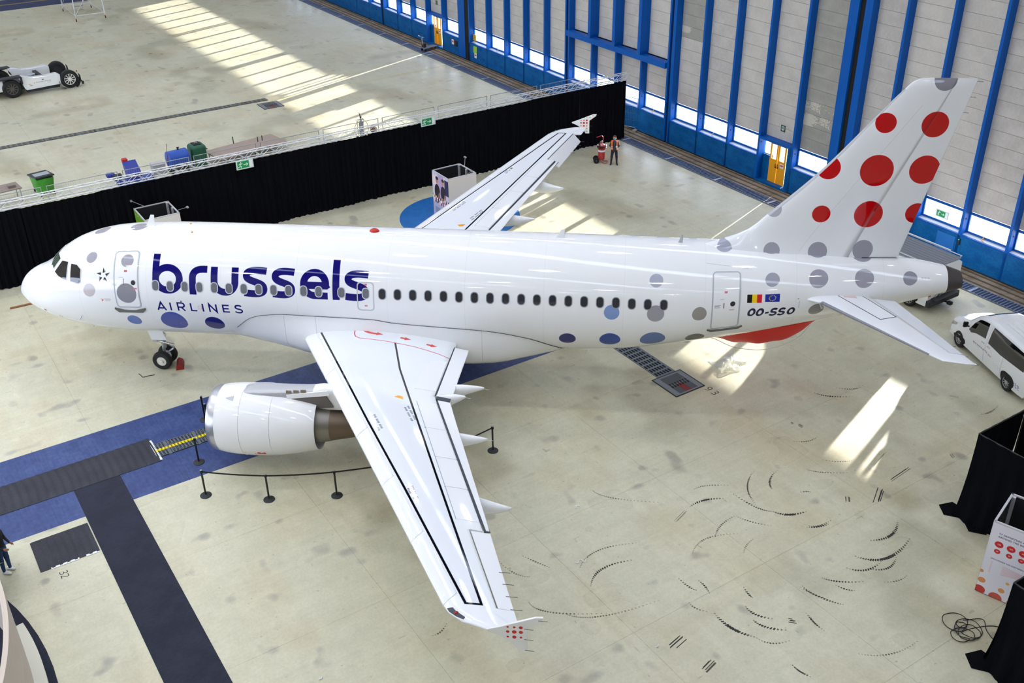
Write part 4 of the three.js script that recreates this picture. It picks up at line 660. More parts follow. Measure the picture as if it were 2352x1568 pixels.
const uvF = (x, a) => [x / (2048 / RES), (a + Math.PI) / (2 * Math.PI)], uvR = (x, a) => [(x - XM) / (2048 / RES), (a + Math.PI) / (2 * Math.PI)];
const hull = (x0, x1, nx, uvOf, bias) => { const f = (u) => bias ? x0 + (x1 - x0) * Math.pow(u, 1.9) : lerp(x0, x1, u); return flip(gridGeo((u, v) => fus(f(u), -Math.PI + 2 * Math.PI * v), nx, 96, (u, v) => uvOf(f(u), -Math.PI + 2 * Math.PI * v))); };
mesh('fuselage', hull(0.001, XM, 130, uvF, true), M.skinF, plane);
mesh('aft_fuselage', hull(XM, 33.38, 80, uvR), M.skinR, plane);
{ const ex = mesh('tail_exhaust', [norm(flip(gridGeo((u, v) => fus(33.38 + 0.52 * u, -Math.PI + 2 * Math.PI * v, 0.004), 4, 48))), norm(gridGeo((u, v) => { const p = fus(33.9, 2 * Math.PI * v), m = fMid(33.9); return V(33.9 - 0.3 * u, m + (p.y - m) * 0.85, p.z * 0.85); }, 2, 48))], mat('#4a4546', 0.5, 0.4), plane); mesh('exhaust_core', cyl(0.22, 0.22, 0.02, 33.62, 4.86, 0, 'x', 24), M.black, ex); }
// doors, exits and cabin windows, near side
function hullDoor(x0, x1, a0, a1, rx, ra, uvOf, m, skew = 0) {
  const sk = (o) => o.map(([x, a]) => [x + skew * (a - a0), a]), o = sk(rrect(x0, x1, a0, a1, rx, ra, 6)), oo = dense(o, 90), k = oo.length, f = (e) => dense(sk(rrect(x0 - e, x1 + e, a0 - e / 2, a1 + e / 2, rx + e, ra + e / 2, 6)), 90).slice(0, k);
  const d = mesh('cabin_door', patch(fus, oo, 0.008, { rings: 8, skirt: 0.02, uv: uvOf }), m, plane);
  const outer = f(0.032), inner = f(-0.012); while (outer.length < k) outer.push(outer.at(-1)); while (inner.length < k) inner.push(inner.at(-1));
  mesh('door_outline', ring(fus, outer, inner, 0.012, 0.016), mat('#b4bac2', 0.4), d); return d;
}
function disc(x, a, r, off, m, name, parent, R = 1.97) { const o = []; for (let i = 0; i < 24; i++) o.push([x + r * Math.cos(i * .2618), a + r / R * Math.sin(i * .2618)]); return mesh(name, patch(fus, o, off, { rings: 2 }), m, parent); }
{
  const d1 = hullDoor(4.72, 5.58, 0.672, 1.69, .11, .06, uvF, M.skinF), d4 = hullDoor(25.55, 26.42, 0.735, 1.88, .1, .06, uvR, M.skinR, 0.02);
  disc(5.42, 1.235, 0.085, 0.016, M.window, 'door_window', d1); disc(26.22, 1.335, 0.085, 0.016, M.window, 'door_window', d4, 1.8);
  const sill = mat('#6a6c66', 0.6);
  const sw = (x0, x1, a, dn) => patch(fus, dense([[x0 - .13, a - dn], [x0 - .02, a - .004], [x1 + .02, a - .004], [x1 + .13, a - dn], [x1 + .16, a - dn + .03], [x1 + .02, a + .045], [x0 - .02, a + .045], [x0 - .16, a - dn + .03]], 60), 0.03, { rings: 3, skirt: 0.04 });
  mesh('sill_guard', sw(4.72, 5.58, 1.765, .06), sill, d1); mesh('sill_guard', sw(25.6, 26.46, 1.945, .05), sill, d4);
  const ex = dense(rrect(13.45, 14.05, 1.09, 1.59, .13, .06, 6), 70), ei = dense(rrect(13.487, 14.013, 1.11, 1.57, .11, .05, 6), 70).slice(0, ex.length); while (ei.length < ex.length) ei.push(ei.at(-1));
  mesh('overwing_exit', ring(fus, ex, ei, 0.007, 0.012), mat('#bcc2ca', 0.45), plane);
  const xs = []; for (let k = 0; k < 12; k++) xs.push(6.235 + 0.5334 * k); xs.push(12.909, 13.766); for (let k = 0; k < 19; k++) xs.push(14.34 + 0.5334 * k);
  const a = 1.2845, uv0 = (e) => rrect(-0.115 - e, 0.115 + e, -0.085 - e / 2, 0.085 + e / 2, 0.1 + e, 0.055 + e / 2, 5);
  const pane = patch((x, q, h) => fus(10 + x, a + q, h).sub(V(10, 0, 0)), uv0(0), 0.004, { rings: 2, skirt: 0.006 }), frame = ring((x, q, h) => fus(10 + x, a + q, h).sub(V(10, 0, 0)), uv0(0.024), uv0(-0.004), 0.009, 0.012);
  const fl = mat('#c9ced6', 0.35), fd = mat('#8e939c', 0.35), pl = mat('#6d6f78', 0.25, 0, { clearcoat: 1, clearcoatRoughness: 0.03 });
  xs.forEach((x, i) => { const g = x > 22.4 ? patch((u, q, h) => fus(x + u, a + 0.02 * (x - 22.4) / 1.6 + q, h), uv0(0), 0.004, { rings: 2, skirt: 0.006 }) : pane, fg = x > 22.4 ? ring((u, q, h) => fus(x + u, a + 0.02 * (x - 22.4) / 1.6 + q, h), uv0(0.024), uv0(-0.004), 0.009, 0.012) : frame; const w = mesh('cabin_window', g, i < 14 ? pl : M.window, plane); if (x <= 22.4) w.position.x = x; mesh('window_frame', fg, i < 14 ? fl : fd, w); });
}
// cockpit glazing
{
  const gl = mat('#15171b', 0.06, 0, { clearcoat: 1, clearcoatRoughness: 0.01 }), green = mat('#2f4a3a', 0.06, 0, { clearcoat: 1, clearcoatRoughness: 0.01 }), fr = mat('#d7d8dc', 0.4);
  const panes = [[[1.83, .13], [2.075, .07], [2.06, .285], [2.36, .575], [2.12, .76], [1.9, .52], [1.83, .33]], [[2.21, .86], [2.49, .66], [2.79, .745], [2.78, 1.112], [2.62, 1.08], [2.4, .99]], [[2.945, .80], [3.2, .845], [3.38, .95], [3.374, 1.19], [3.28, 1.207], [2.96, 1.15]]];
  panes.forEach((p, i) => { for (const s of [1, -1]) { const o = dense(p.map(([x, a]) => [x, a * s]), 60), c = [0, 0]; o.forEach((q) => { c[0] += q[0] / o.length; c[1] += q[1] / o.length; }); const big = o.map(([x, a]) => { const dx = x - c[0], da = (a - c[1]) * 1.6, L = Math.hypot(dx, da); return [x + dx / L * 0.025, a + da / L * 0.025 / 1.6]; }); let g = patch(fus, o, 0.012, { rings: 5, skirt: 0.02 }), f = ring(fus, big, o, 0.016, 0.03); const w = mesh('cockpit_window', g, i ? gl : green, plane); mesh('window_frame', f, fr, w); } });
  for (const s of [1, -1]) mesh('wiper', rod(fus(1.78, 0.1 * s, 0.03), fus(1.98, 0.62 * s, 0.03), 0.012), M.dark, plane);
}
// aerials and lamps on the hull
{
  const blade = (x, a, h, c, m, z = 0) => { const s = new THREE.Shape([new THREE.Vector2(-c / 2, -0.05), new THREE.Vector2(c / 2, -0.05), new THREE.Vector2(c * 0.62, h), new THREE.Vector2(c * 0.3, h)]); const g = new THREE.ExtrudeGeometry(s, { depth: 0.012, bevelEnabled: true, bevelThickness: 0.012, bevelSize: 0.012, bevelSegments: 2 }).translate(x, fTop(x), -0.006); mesh('blade_aerial', g, m, plane); };
  blade(5.53, 0, 0.42, 0.34, M.paint); blade(20.3, 0, 0.3, 0.3, M.paint); blade(24.45, 0, 0.26, 0.14, M.greypaint);
  mesh('beacon', new THREE.SphereGeometry(0.13, 20, 10, 0, 6.2832, 0, 1.57).scale(1.4, 1, 1).translate(13.77, fTop(13.77) - 0.02, -0.02), mat('#c4281e', 0.25), plane);
  for (const [x, a] of [[6.98, -0.1], [7.26, 0.22]]) mesh('service_light', new THREE.SphereGeometry(0.04, 12, 8).translate(...fus(x, a).toArray()), mat('#d39a2c', 0.3), plane);
  mesh('drain_mast', [rod([3.0, 1.98, 0.3], [3.08, 1.78, 0.34], 0.02), rod([2.72, 2.05, 0.5], [2.78, 1.9, 0.54], 0.018)], M.greypaint, plane);
  mesh('pitot', [rod(fus(3.1, 1.95, -0.01), fus(3.02, 2.02, 0.12), 0.014), rod(fus(3.02, 2.02, 0.12), fus(2.85, 2.03, 0.12), 0.012)], M.metal, plane);
}
// belly fairing
const bfOff = pchip([8.7, 9.1, 9.5, 10.2, 10.6, 11.5, 13, 15.5, 17, 18.1, 19.15, 20.1, 20.6], [0, .07, .15, .28, .37, .57, .7, .72, .70, .61, .37, .12, 0]);
const bfTop = pchip([8.7, 9.16, 9.47, 9.98, 10.8, 11.8, 13.9, 14.65, 16.56, 17.85, 19.2, 20.44, 20.6], [2.2, 1.98, 1.85, 1.768, 1.731, 1.742, 1.768, 1.826, 1.887, 1.926, 2.063, 2.468, 2.6]);
function belly(x, u) { const t = bfTop(x), a = t + (2 * Math.PI - 2 * t) * u, e = Math.min(u, 1 - u) * 2, o = 0.014 + bfOff(x) * (sstep(0, 0.42, e) * (1 - 0.5 * sstep(0.5, 1, e))); return fus(x, a, o); }
{
  const b = mesh('belly_fairing', flip(gridGeo((u, v) => belly(8.72 + 11.86 * u, v), 90, 60)), M.paint, plane);
  const seam = (pts) => tube(pts, 0.008, pts.length * 2, 5);
  const rim = []; for (let x = 8.9; x < 20.5; x += 0.2) rim.push(fus(x, bfTop(x), 0.016)); mesh('seal_line', seam(rim), M.navy, b);
  for (const x of [10.75, 11.9, 17.75]) { const l = []; for (let u = 0.002; u < 0.3; u += 0.02) l.push(belly(x, u)); mesh('panel_seam', tube(l, 0.005, 40, 4), M.greypaint, b); }
}
// wings
const wLE = lin([0, 16.1, 16.3, 16.58, 16.66, 16.84], [10.408, 18.77, 18.9, 19.25, 19.47, 19.9]), wTE = lin([0, 6.4, 16.49, 16.84], [17.35, 17.35, 20.462, 20.57]);
const naca = (t) => 5 * (0.2969 * Math.sqrt(t) - 0.126 * t - 0.3516 * t * t + 0.2843 * t ** 3 - 0.1015 * t ** 4);
function wing(z, t, side, off = 0, drop = 0) {                       // t chord fraction, side +1 upper, -1 lower
  const le = wLE(z), c = wTE(z) - le, th = lerp(0.15, 0.105, clamp((z - 1.5) / 15)), yr = 2.70 + 0.094 * z - 0.36 * th * c + 0.012 * c * Math.sin(Math.PI * t), tt = clamp(t);
  return V(le + c * t, yr + side * (naca(tt) * th * c * (side > 0 ? 0.95 : 1.0) + 0.004) + side * off, z);
}
const tAt = (z, x) => (x - wLE(z)) / (wTE(z) - wLE(z));
function foil(zs, ta, tb, { shift = 0, n = 22, droop = 0, capA = true, capB = true } = {}) {   // closed piece of wing between chord fractions
  const ring_ = (z) => { const a = ta(z), b = tb(z), r = []; for (let i = 0; i <= n; i++) { const q = i / n, t = lerp(a, b, a < 0.01 ? q * q : q); r.push([t, 1]); } for (let i = n; i >= 0; i--) { const q = i / n, t = lerp(a, b, a < 0.01 ? q * q : q); r.push([t, -1]); }
    return r.map(([t, s]) => { const p = wing(z, t, s); p.y += shift; if (droop) p.y -= droop * (t - a) / (b - a); return p; }); };
  const rows = zs.map(ring_), k = rows[0].length;
  const g = gridGeo((u, v) => rows[Math.round(u * (zs.length - 1))][Math.round(v * k) % k], zs.length - 1, k);
  const parts = [g];
  for (const r of [capA ? rows[0] : null, capB ? rows.at(-1) : null]) if (r) { const h = k / 2; parts.push(gridGeo((u, v) => { const i = Math.round(u * (h - 1)); return r[v < 0.5 ? i : k - 1 - i]; }, h - 1, 1)); }
  return parts;
}
const zr = (a, b, n) => Array.from({ length: n + 1 }, (_, i) => lerp(a, b, i / n));
const uvWing = (g) => { const p = g.attributes.position, u = g.attributes.uv; for (let i = 0; i < p.count; i++) u.setXY(i, (Math.abs(p.getZ(i)) - 1) / 16, (p.getX(i) - 11) / 10); return g; };
function reflectZ(g) {                                               // non-indexed: negate z and turn each triangle
  for (const k of ['position', 'normal', 'uv']) { const a = g.attributes[k].array, w = g.attributes[k].itemSize; for (let t = 0; t < a.length; t += 3 * w) for (let c = 0; c < w; c++) { const q = a[t + c]; a[t + c] = a[t + w + c]; a[t + w + c] = q; } if (w === 3) for (let t = 2; t < a.length; t += 3) a[t] = -a[t]; } return g;
}
const wingPrint = canvas(2048, 1280, (c) => {
  c.fillStyle = '#e8ecf3'; c.fillRect(0, 0, 2048, 1280); const X = (z) => (z - 1) * 128, Y = (x) => (x - 11) * 128;
  const line = (l, w, col) => { c.strokeStyle = col; c.lineWidth = w * 128; c.lineJoin = 'miter'; c.beginPath(); l.forEach(([x, z], i) => c[i ? 'lineTo' : 'moveTo'](X(z), Y(x))); c.stroke(); };
  c.fillStyle = '#eff1f5'; c.beginPath(); [[11, 0], [11.9, 1.59], [19.2, 16.05], [19.6, 16.05], [20.7, 17], [11, 17]].forEach(([x, z], i) => c[i ? 'lineTo' : 'moveTo'](X(z), Y(x))); c.fill();
  c.beginPath(); [[14.9, 2.74], [15.43, 4.68], [19.62, 16.05], [21, 17], [21, 1], [14.8, 1]].forEach(([x, z], i) => c[i ? 'lineTo' : 'moveTo'](X(z), Y(x))); c.fillStyle = '#ecf0f5'; c.fill();
  line([[11.8, 1.5], [15.19, 8.17], [17.0, 11.64], [19.25, 16.05], [19.61, 16.05], [17.68, 10.82], [16.59, 7.84], [15.43, 4.68], [14.87, 2.74]], 0.06, '#05080e');
  line([[13.2, 1.2], [13.26, 1.8], [13.33, 2.25], [13.42, 2.47], [13.6, 2.6], [14.61, 2.7], [15.62, 2.86], [16.41, 3.09], [16.84, 3.3]], 0.035, '#c8404a');
  c.strokeStyle = '#d8453c'; c.fillStyle = '#d8453c'; c.lineWidth = 0.13 * 128; c.beginPath(); c.moveTo(X(1.63), Y(13.53)); c.quadraticCurveTo(X(2.15), Y(13.55), X(2.17), Y(14.12)); c.stroke();
  const head = (x, z, l, w) => { c.beginPath(); c.moveTo(X(z - w), Y(x)); c.lineTo(X(z + w), Y(x)); c.lineTo(X(z + 0.02), Y(x + l)); c.fill(); }; head(14.1, 2.16, .24, .12);
  for (const [x, z] of [[14.96, 2.28], [15.91, 2.51]]) { line([[x, z], [x + .2, z + .03]], .11, '#d8453c'); c.fillStyle = '#d8453c'; head(x + .16, z + .03, .22, .12); }
  for (const [x, z, s] of [[15.8, 6.61, .17], [16.31, 3.85, .1]]) { c.fillStyle = '#f0a428'; c.beginPath(); c.moveTo(X(z - s * .1), Y(x - s * .95)); c.lineTo(X(z + s * .55), Y(x + s * .9)); c.lineTo(X(z - s * .55), Y(x + s * .55)); c.lineTo(X(z - s * .85), Y(x - s * .3)); c.fill(); }
  c.fillStyle = '#7d858f'; const txt = (x0, z0, x1, z1, rows) => { const a = Math.atan2(Y(x1) - Y(x0), X(z1) - X(z0)); c.save(); c.translate(X(z0), Y(x0)); c.rotate(a); const L = Math.hypot(X(z1) - X(z0), Y(x1) - Y(x0)); for (let r = 0; r < rows; r++) for (let k = 0; k < L; k += 9) if ((k * 7 + r * 31) % 5) c.fillRect(k, r * 14 - 8, 6, 8); c.restore(); };
  txt(15.22, 7.82, 15.66, 8.66, 2); txt(16.1, 7.12, 16.5, 7.96, 2); txt(17.08, 11.52, 17.22, 11.85, 2); c.beginPath(); c.arc(X(12.02), Y(17.35), 10, 0, 7); c.fillStyle = '#a9b39f'; c.fill(); c.beginPath(); c.arc(X(12.02), Y(17.35), 5, 0, 7); c.fillStyle = '#555f66'; c.fill();
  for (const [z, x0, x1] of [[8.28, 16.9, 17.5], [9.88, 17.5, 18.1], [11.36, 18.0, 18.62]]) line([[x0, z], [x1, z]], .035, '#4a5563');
  line([[16.36, 6.68], [18.54, 12.83]], .02, '#9aa4b2'); line([[17.0, 6.57], [19.3, 13.15]], .09, '#454c58'); line([[18.95, 13.2], [19.98, 16.1]], .05, '#454c58'); line([[16.86, 2.3], [16.84, 6.15]], .04, '#454c58');
});
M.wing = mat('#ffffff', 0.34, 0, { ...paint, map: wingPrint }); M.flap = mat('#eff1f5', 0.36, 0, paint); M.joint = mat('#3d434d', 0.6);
function fenceGeo(side) {
  const s = new THREE.Shape(); s.moveTo(19.86, 4.46); s.quadraticCurveTo(20.2, 4.33, 20.353, 4.192); s.quadraticCurveTo(20.46, 4.09, 20.544, 3.946); s.lineTo(20.712, 3.95); s.lineTo(20.706, 4.595); s.lineTo(21.03, 4.84); s.lineTo(21.05, 4.915); s.lineTo(20.9, 4.905); s.lineTo(20.27, 4.645); s.quadraticCurveTo(20.05, 4.55, 19.86, 4.49);
  const g = new THREE.ExtrudeGeometry(s, { depth: 0.03, bevelEnabled: true, bevelThickness: 0.012, bevelSize: 0.01, bevelSegments: 2 }).translate(0, 0, side > 0 ? 16.99 : -17.02), p = g.attributes.position, u = g.attributes.uv;
  for (let i = 0; i < p.count; i++) u.setXY(i, (p.getX(i) - 19.8) / 1.3, (5 - p.getY(i)) / 1.1); return g;
}
const fencePrint = (far) => canvas(520, 440, (c) => {
  c.fillStyle = '#f0f0ee'; c.fillRect(0, 0, 520, 440); const d = (x, y, r, col) => { c.fillStyle = col; c.beginPath(); c.arc((x - 19.8) * 400, (5 - y) * 400, r * 400, 0, 7); c.fill(); }, rows = [[4.61, [.026, .029, .042]], [4.475, [.037, .05, .044]], [4.325, [.027, .044, .027]]];
  for (const [y, rs] of rows) rs.forEach((r, i) => d(20.305 + i * .1415, y, r, '#c8141c'));
  if (far) for (const [x, y, r] of [[20.45, 4.745, .03], [20.588, 4.75, .03], [20.74, 4.75, .038], [20.88, 4.86, .03], [20.447, 4.19, .03], [20.588, 4.19, .04], [20.588, 4.06, .032]]) d(x, y, r, '#b9b6ba');
});
for (const sg of [1, -1]) {
  const G = (l) => { const g = merge(Array.isArray(l) ? l : [l]); return sg < 0 ? reflectZ(g) : g; };
  const xf1 = () => 16.85, xf2 = (z) => 16.97 + (z - 6.57) * 0.3525, xa = (z) => 18.93 + (z - 13.21) * 0.3576, zero = () => 0, one = () => 1;
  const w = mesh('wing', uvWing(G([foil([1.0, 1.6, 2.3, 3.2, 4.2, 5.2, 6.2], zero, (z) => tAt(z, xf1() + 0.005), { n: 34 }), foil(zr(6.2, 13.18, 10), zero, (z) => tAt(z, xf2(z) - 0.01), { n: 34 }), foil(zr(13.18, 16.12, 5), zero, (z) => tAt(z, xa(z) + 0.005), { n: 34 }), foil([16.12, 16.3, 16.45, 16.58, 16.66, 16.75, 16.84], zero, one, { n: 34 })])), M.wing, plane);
  mesh('flap_cove', G(foil(zr(6.38, 13.15, 8), (z) => tAt(z, xf2(z) - 0.1), (z) => tAt(z, xf2(z) + 0.16), { n: 4, shift: -0.022 })), M.joint, plane);
  const thin = (z0, z1, xf, o = {}) => foil(zr(z0, z1, 8), (z) => tAt(z, xf(z) + 0.025), one, { n: 12, ...o });
  mesh('flap', G(thin(2.34, 6.12, xf1, { shift: -0.006 })), M.flap, plane); mesh('flap', G(thin(6.38, 13.12, (z) => xf2(z) + 0.03, { shift: -0.006 })), M.flap, plane);
  mesh('aileron', G(thin(13.24, 16.1, xa, { droop: sg < 0 ? 0.34 : 0.0, shift: -0.004 })), M.flap, plane);
  mesh('flap_end_seal', G(foil([6.14, 6.36], (z) => tAt(z, 16.9), (z) => tAt(z, 17.33), { n: 6, shift: 0.004 })), M.joint, plane);
  for (const [z0, z1] of [[6.7, 8.27], [8.29, 9.87], [9.89, 11.35], [11.37, 12.82]]) { const f = (z, x, h) => wing(z, tAt(z, x), 1, h); const g = patch((a, b, h) => f(a, b, h), dense([[z0, 16.37 + (z0 - 6.68) * .3545], [z1, 16.37 + (z1 - 6.68) * .3545], [z1, xf2(z1) - .06], [z0, xf2(z0) - .06]], 60), 0.012, { rings: 5, skirt: 0.016 }); mesh('spoiler', G(g), M.flap, plane); }
  { const g = patch((a, b, h) => wing(a, tAt(a, b), 1, h), dense([[3.6, 16.3], [4.32, 16.14], [5.86, 16.13], [5.86, 16.8], [3.6, 16.8]], 60), 0.012, { rings: 5, skirt: 0.016 }); mesh('spoiler', G(g), M.flap, plane); }
  for (const [z0, z1] of [[2.05, 5.08], [5.12, 8.86], [8.89, 11.38], [11.41, 13.81], [13.84, 16.08]]) {
    const P = (u, v) => { const t = v * 1.7 - 0.7, e = u < 0.0001 || u > 0.9999 || v > 0.9999 || v < 0.0001 ? -0.01 : 0.014, sh = t > 0 ? -0.36 * t * t : 0, z = lerp(z0, z1, u) + (z0 > 3 || u > 0.5 ? sh : 0), q = t * t * 0.43 / (wTE(z) - wLE(z)); const p = wing(z, q, t >= 0 ? 1 : -1, e); p.x -= e * (1 - Math.min(1, Math.abs(t) * 2)); return p; };
    const us = [0, 0.00011, ...zr(0.1, 0.9, 8), 0.99989, 1], vs = [0, 0.00011, ...zr(0.06, 0.94, 22), 0.99989, 1], pos = us.map((u) => vs.map((v) => P(u, v)));
    mesh('slat', G(gridGeo((u, v) => pos[Math.round(u * (us.length - 1))][Math.round(v * (vs.length - 1))], us.length - 1, vs.length - 1)), M.flap, plane);
  }
  const f = mesh('wing_fence', fenceGeo(sg), mat('#ffffff', 0.4, 0, { ...paint, map: fencePrint(sg < 0) }), plane);
  // flap track fairings: canoes hung under the trailing edge
  for (const [z, xe, L, ye] of [[5.15, 18.25, 3.0, 2.93], [6.02, 17.78, 1.9, 3.13], [8.15, 18.74, 2.7, 3.08], [11.42, 19.79, 2.4, 3.22]]) {
    const y1 = wing(z, 0.9, -1).y - 0.02, yA = wing(z, tAt(z, xe - L) , -1).y;
    const g = gridGeo((u, v) => { const r = Math.pow(Math.sin(Math.PI * Math.min(1, Math.pow(u, 0.75) * 0.985)), 0.75), a = v * 6.2832, x = xe - L + L * u, yc = lerp(yA - 0.02, ye, sstep(0.2, 1, u)) - 0.08 * Math.sin(Math.PI * u); return V(x, yc + r * 0.3 * Math.cos(a) * (Math.cos(a) < 0 ? 1.15 : 0.85) , z + r * 0.2 * Math.sin(a)); }, 26, 20);
    mesh('flap_fairing', G([g, rod([xe - 0.02, ye - 0.03, z], [xe + 0.16, ye - 0.05, z], 0.006, 5)]), M.flap, plane);
  }
  const wick = []; for (const [x, z] of [[19.95, 14.78], [20.08, 15.21], [20.21, 15.64], [20.36, 16.08], [20.48, 16.49]]) { const y = 2.7 + 0.094 * z - (sg < 0 && z < 16.1 ? 0.38 : 0.04); wick.push(rod([x - 0.1, y, z], [x + 0.17, y - 0.01, z], 0.007, 5)); } for (const [x, y] of [[20.98, 4.87], [20.68, 4.6], [20.68, 4.3], [20.69, 3.98]]) wick.push(rod([x - 0.02, y, 17.06], [x + 0.18, y - 0.01, 17.06], 0.006, 5));
  mesh('static_wicks', G(wick), M.joint, plane);
  // wing-tip navigation lamp behind a clear cover
  const nl = mesh('navigation_light', G([patch((a, b, h) => wing(a, b, 1, h), dense([[16.2, 0.012], [16.45, 0.012], [16.55, 0.05], [16.5, 0.12], [16.2, 0.1]], 40), 0.01, { rings: 3 })]), M.joint, plane); mesh('lamp_glass', G([new THREE.SphereGeometry(0.05, 12, 8).translate(wLE(16.36) + 0.12, wing(16.36, 0.06, 1).y + 0.0, 16.36)]), sg > 0 ? mat('#a11a1c', 0.2) : mat('#1a7a48', 0.2), nl);
  // engine
  const cz = 5.75, cy0 = 1.72, E = (prof, m, name, parent) => mesh(name, G(lathe(prof.map(([x, r]) => [r, x]), 72).rotateZ(-Math.PI / 2).translate(0, cy0, cz)), m, parent);
  const cowl = E([[9.72, 1.115], [9.95, 1.155], [10.3, 1.185], [10.8, 1.195], [11.3, 1.18], [11.8, 1.135], [12.3, 1.055], [12.7, .965], [12.95, .9], [12.93, .875], [12.5, .88]], M.paint, 'engine_cowl', plane);
  E([[10.05, .87], [9.75, .875], [9.55, .91], [9.44, .965], [9.415, 1.01], [9.44, 1.045], [9.55, 1.085], [9.72, 1.117]], M.lip, 'inlet_lip', cowl);
  const fb = []; for (let k = 0; k < 36; k++) fb.push(new THREE.BoxGeometry(0.03, 0.6, 0.11).rotateY(0.7).translate(0, 0.55, 0).rotateX(k * Math.PI / 18)); fb.push(new THREE.SphereGeometry(0.26, 20, 12).scale(1.4, 1, 1)); mesh('fan', G(fb.map((g) => g.translate(10.1, cy0, cz))), mat('#54565c', 0.4, 0.7), cowl);
  mesh('fan_back', G(cyl(.88, .88, .02, 10.3, cy0, cz, 'x', 40)), M.black, cowl);
  const core = E([[12.4, .86], [12.3, .78], [12.55, .74], [12.8, .70], [13.2, .625], [13.34, .6]], mat('#8f8a84', 0.38, 0.75), 'core_cowl', plane); E([[13.34, .575], [13.37, .575]], M.black, 'nozzle_gap', core);
  E([[13.33, .59], [13.4, .575], [13.8, .5], [14.2, .42], [14.18, .4], [13.9, .4]], mat('#7a6a5c', 0.42, 0.75), 'exhaust_nozzle', core); E([[13.7, .3], [14.1, .25], [14.6, .02]], mat('#5e544c', 0.5, 0.7), 'exhaust_plug', core);
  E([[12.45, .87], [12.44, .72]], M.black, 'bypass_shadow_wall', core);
  const pTop = pchip([10.35, 10.7, 11.2, 12, 12.8, 13.2, 13.6, 14, 15], [2.82, 2.95, 2.99, 3.02, 3.07, 3.14, 3.08, 2.9, 2.8]), pBot = lin([10.35, 12.4, 13.2, 14.6, 15.6], [2.6, 2.5, 2.3, 2.3, 2.7]), pW = pchip([10.35, 10.7, 11.2, 12, 13, 15.6], [0.12, 0.3, 0.33, 0.29, 0.25, 0.1]);
  const py = (x0, x1) => gridGeo((u, v) => { const x = lerp(x0, x1, u), a = v * Math.PI * 2, c = Math.cos(a), s = Math.sin(a), p = 0.45, yt = pTop(x), yb = pBot(x); return V(x, (yt + yb) / 2 + (yt - yb) / 2 * Math.sign(c) * Math.pow(Math.abs(c), p), cz + pW(x) * Math.sign(s) * Math.pow(Math.abs(s), p)); }, 20, 40);
  const fair = mesh('pylon_fairing', G(py(10.35, 12.86)), mat('#b9bac0', 0.4, 0.35), plane), pyl = mesh('pylon', G(py(12.86, 15.6)), M.paint, plane);
  for (let k = 0; k < 3; k++) { const x = 12.08 + k * 0.24; mesh('vent', G(box(0.17, 0.1, 0.03, x, 3.0 + k * 0.022, cz + 0.265 - k * 0.005)), mat('#8a7f6c', 0.6, 0.3), fair); }
  mesh('side_skirt', G(prism([[12.0, 2.74], [13.3, 2.9], [13.5, 2.5], [12.9, 2.45], [12.0, 2.62]], 0, 0.05).translate(0, 0, cz + 0.25)), mat('#6f6a68', 0.5, 0.5), pyl);
  mesh('white_skirt', G(prism([[12.0, 2.9], [13.35, 3.12], [13.4, 2.95], [12.0, 2.76]], 0, 0.06).translate(0, 0, cz + 0.25)), M.paint, pyl);
  mesh('strake', G(prism([[10.4, 0], [11.2, 0.22], [11.35, 0.0]], 0, 0.03).rotateX(0.9).translate(0, cy0 + 0.83, cz - 0.9)), M.paint, cowl);
  mesh('cowl_inlet', G([patch((x, a, h) => V(x, cy0 + (1.19 + h) * Math.cos(a), cz + (1.19 + h) * Math.sin(a)), dense([[10.06, 0.42], [10.3, 0.34], [10.3, 0.5]], 24), 0.006, { rings: 2 })]), M.greypaint, cowl);
  const seam = (x, r, a0 = 0.1, a1 = 3.0) => { const l = []; for (let a = a0; a < a1; a += 0.1) l.push([x, cy0 + r * Math.cos(a), cz + r * Math.sin(a)]); return tube(l, 0.004, 60, 4); };
  mesh('cowl_seam', G([seam(10.55, 1.194), seam(11.55, 1.162)]), mat('#c2c6cc', 0.5), cowl);
  if (sg > 0) { const S = (x, a, h) => V(x, cy0 + (1.185 + h) * Math.cos(a), cz + (1.185 + h) * Math.sin(a)), red = mat('#c2241c', 0.5), o = (x, a, r) => Array.from({ length: 20 }, (_, i) => [x + r * Math.cos(i * .314), a + r / 1.18 * Math.sin(i * .314)]);
    mesh('warning_mark', [patch(S, dense([[10.86, 2.1], [10.9, 2.1], [11.0, 2.28], [10.96, 2.28]], 30), .006, { rings: 1 }), patch(S, o(11.08, 2.16, .07), .006, { rings: 1 }), patch(S, dense([[11.12, 2.15], [11.3, 2.1], [11.3, 2.22], [11.12, 2.17]], 24), .006, { rings: 1 })].map((g) => g), red, cowl); mesh('warning_ring', ring(S, o(10.72, 2.15, .1), o(10.72, 2.15, .085), .006), M.dark, cowl); }
  // main gear (behind the engine)
  const mg = mesh('main_gear', G([cyl(.13, .13, 2.3, 16.1, 1.7, 3.7, 'y', 16), rod([16.1, 1.5, 3.7], [16.6, 2.5, 2.4], .06), rod([16.1, .56, 3.3], [16.1, .56, 4.1], .09)]), M.steel, plane);
  for (const q of [3.33, 4.07]) { mesh('tyre', G(lathe([[.26, -.19], [.5, -.19], [.56, -.12], [.58, 0], [.56, .12], [.5, .19], [.26, .19]], 36).rotateX(Math.PI / 2).translate(16.1, .58, q)), M.rubber, mg); mesh('rim', G(cyl(.27, .27, .3, 16.1, .58, q, 'z', 24)), M.steel, mg); }
}
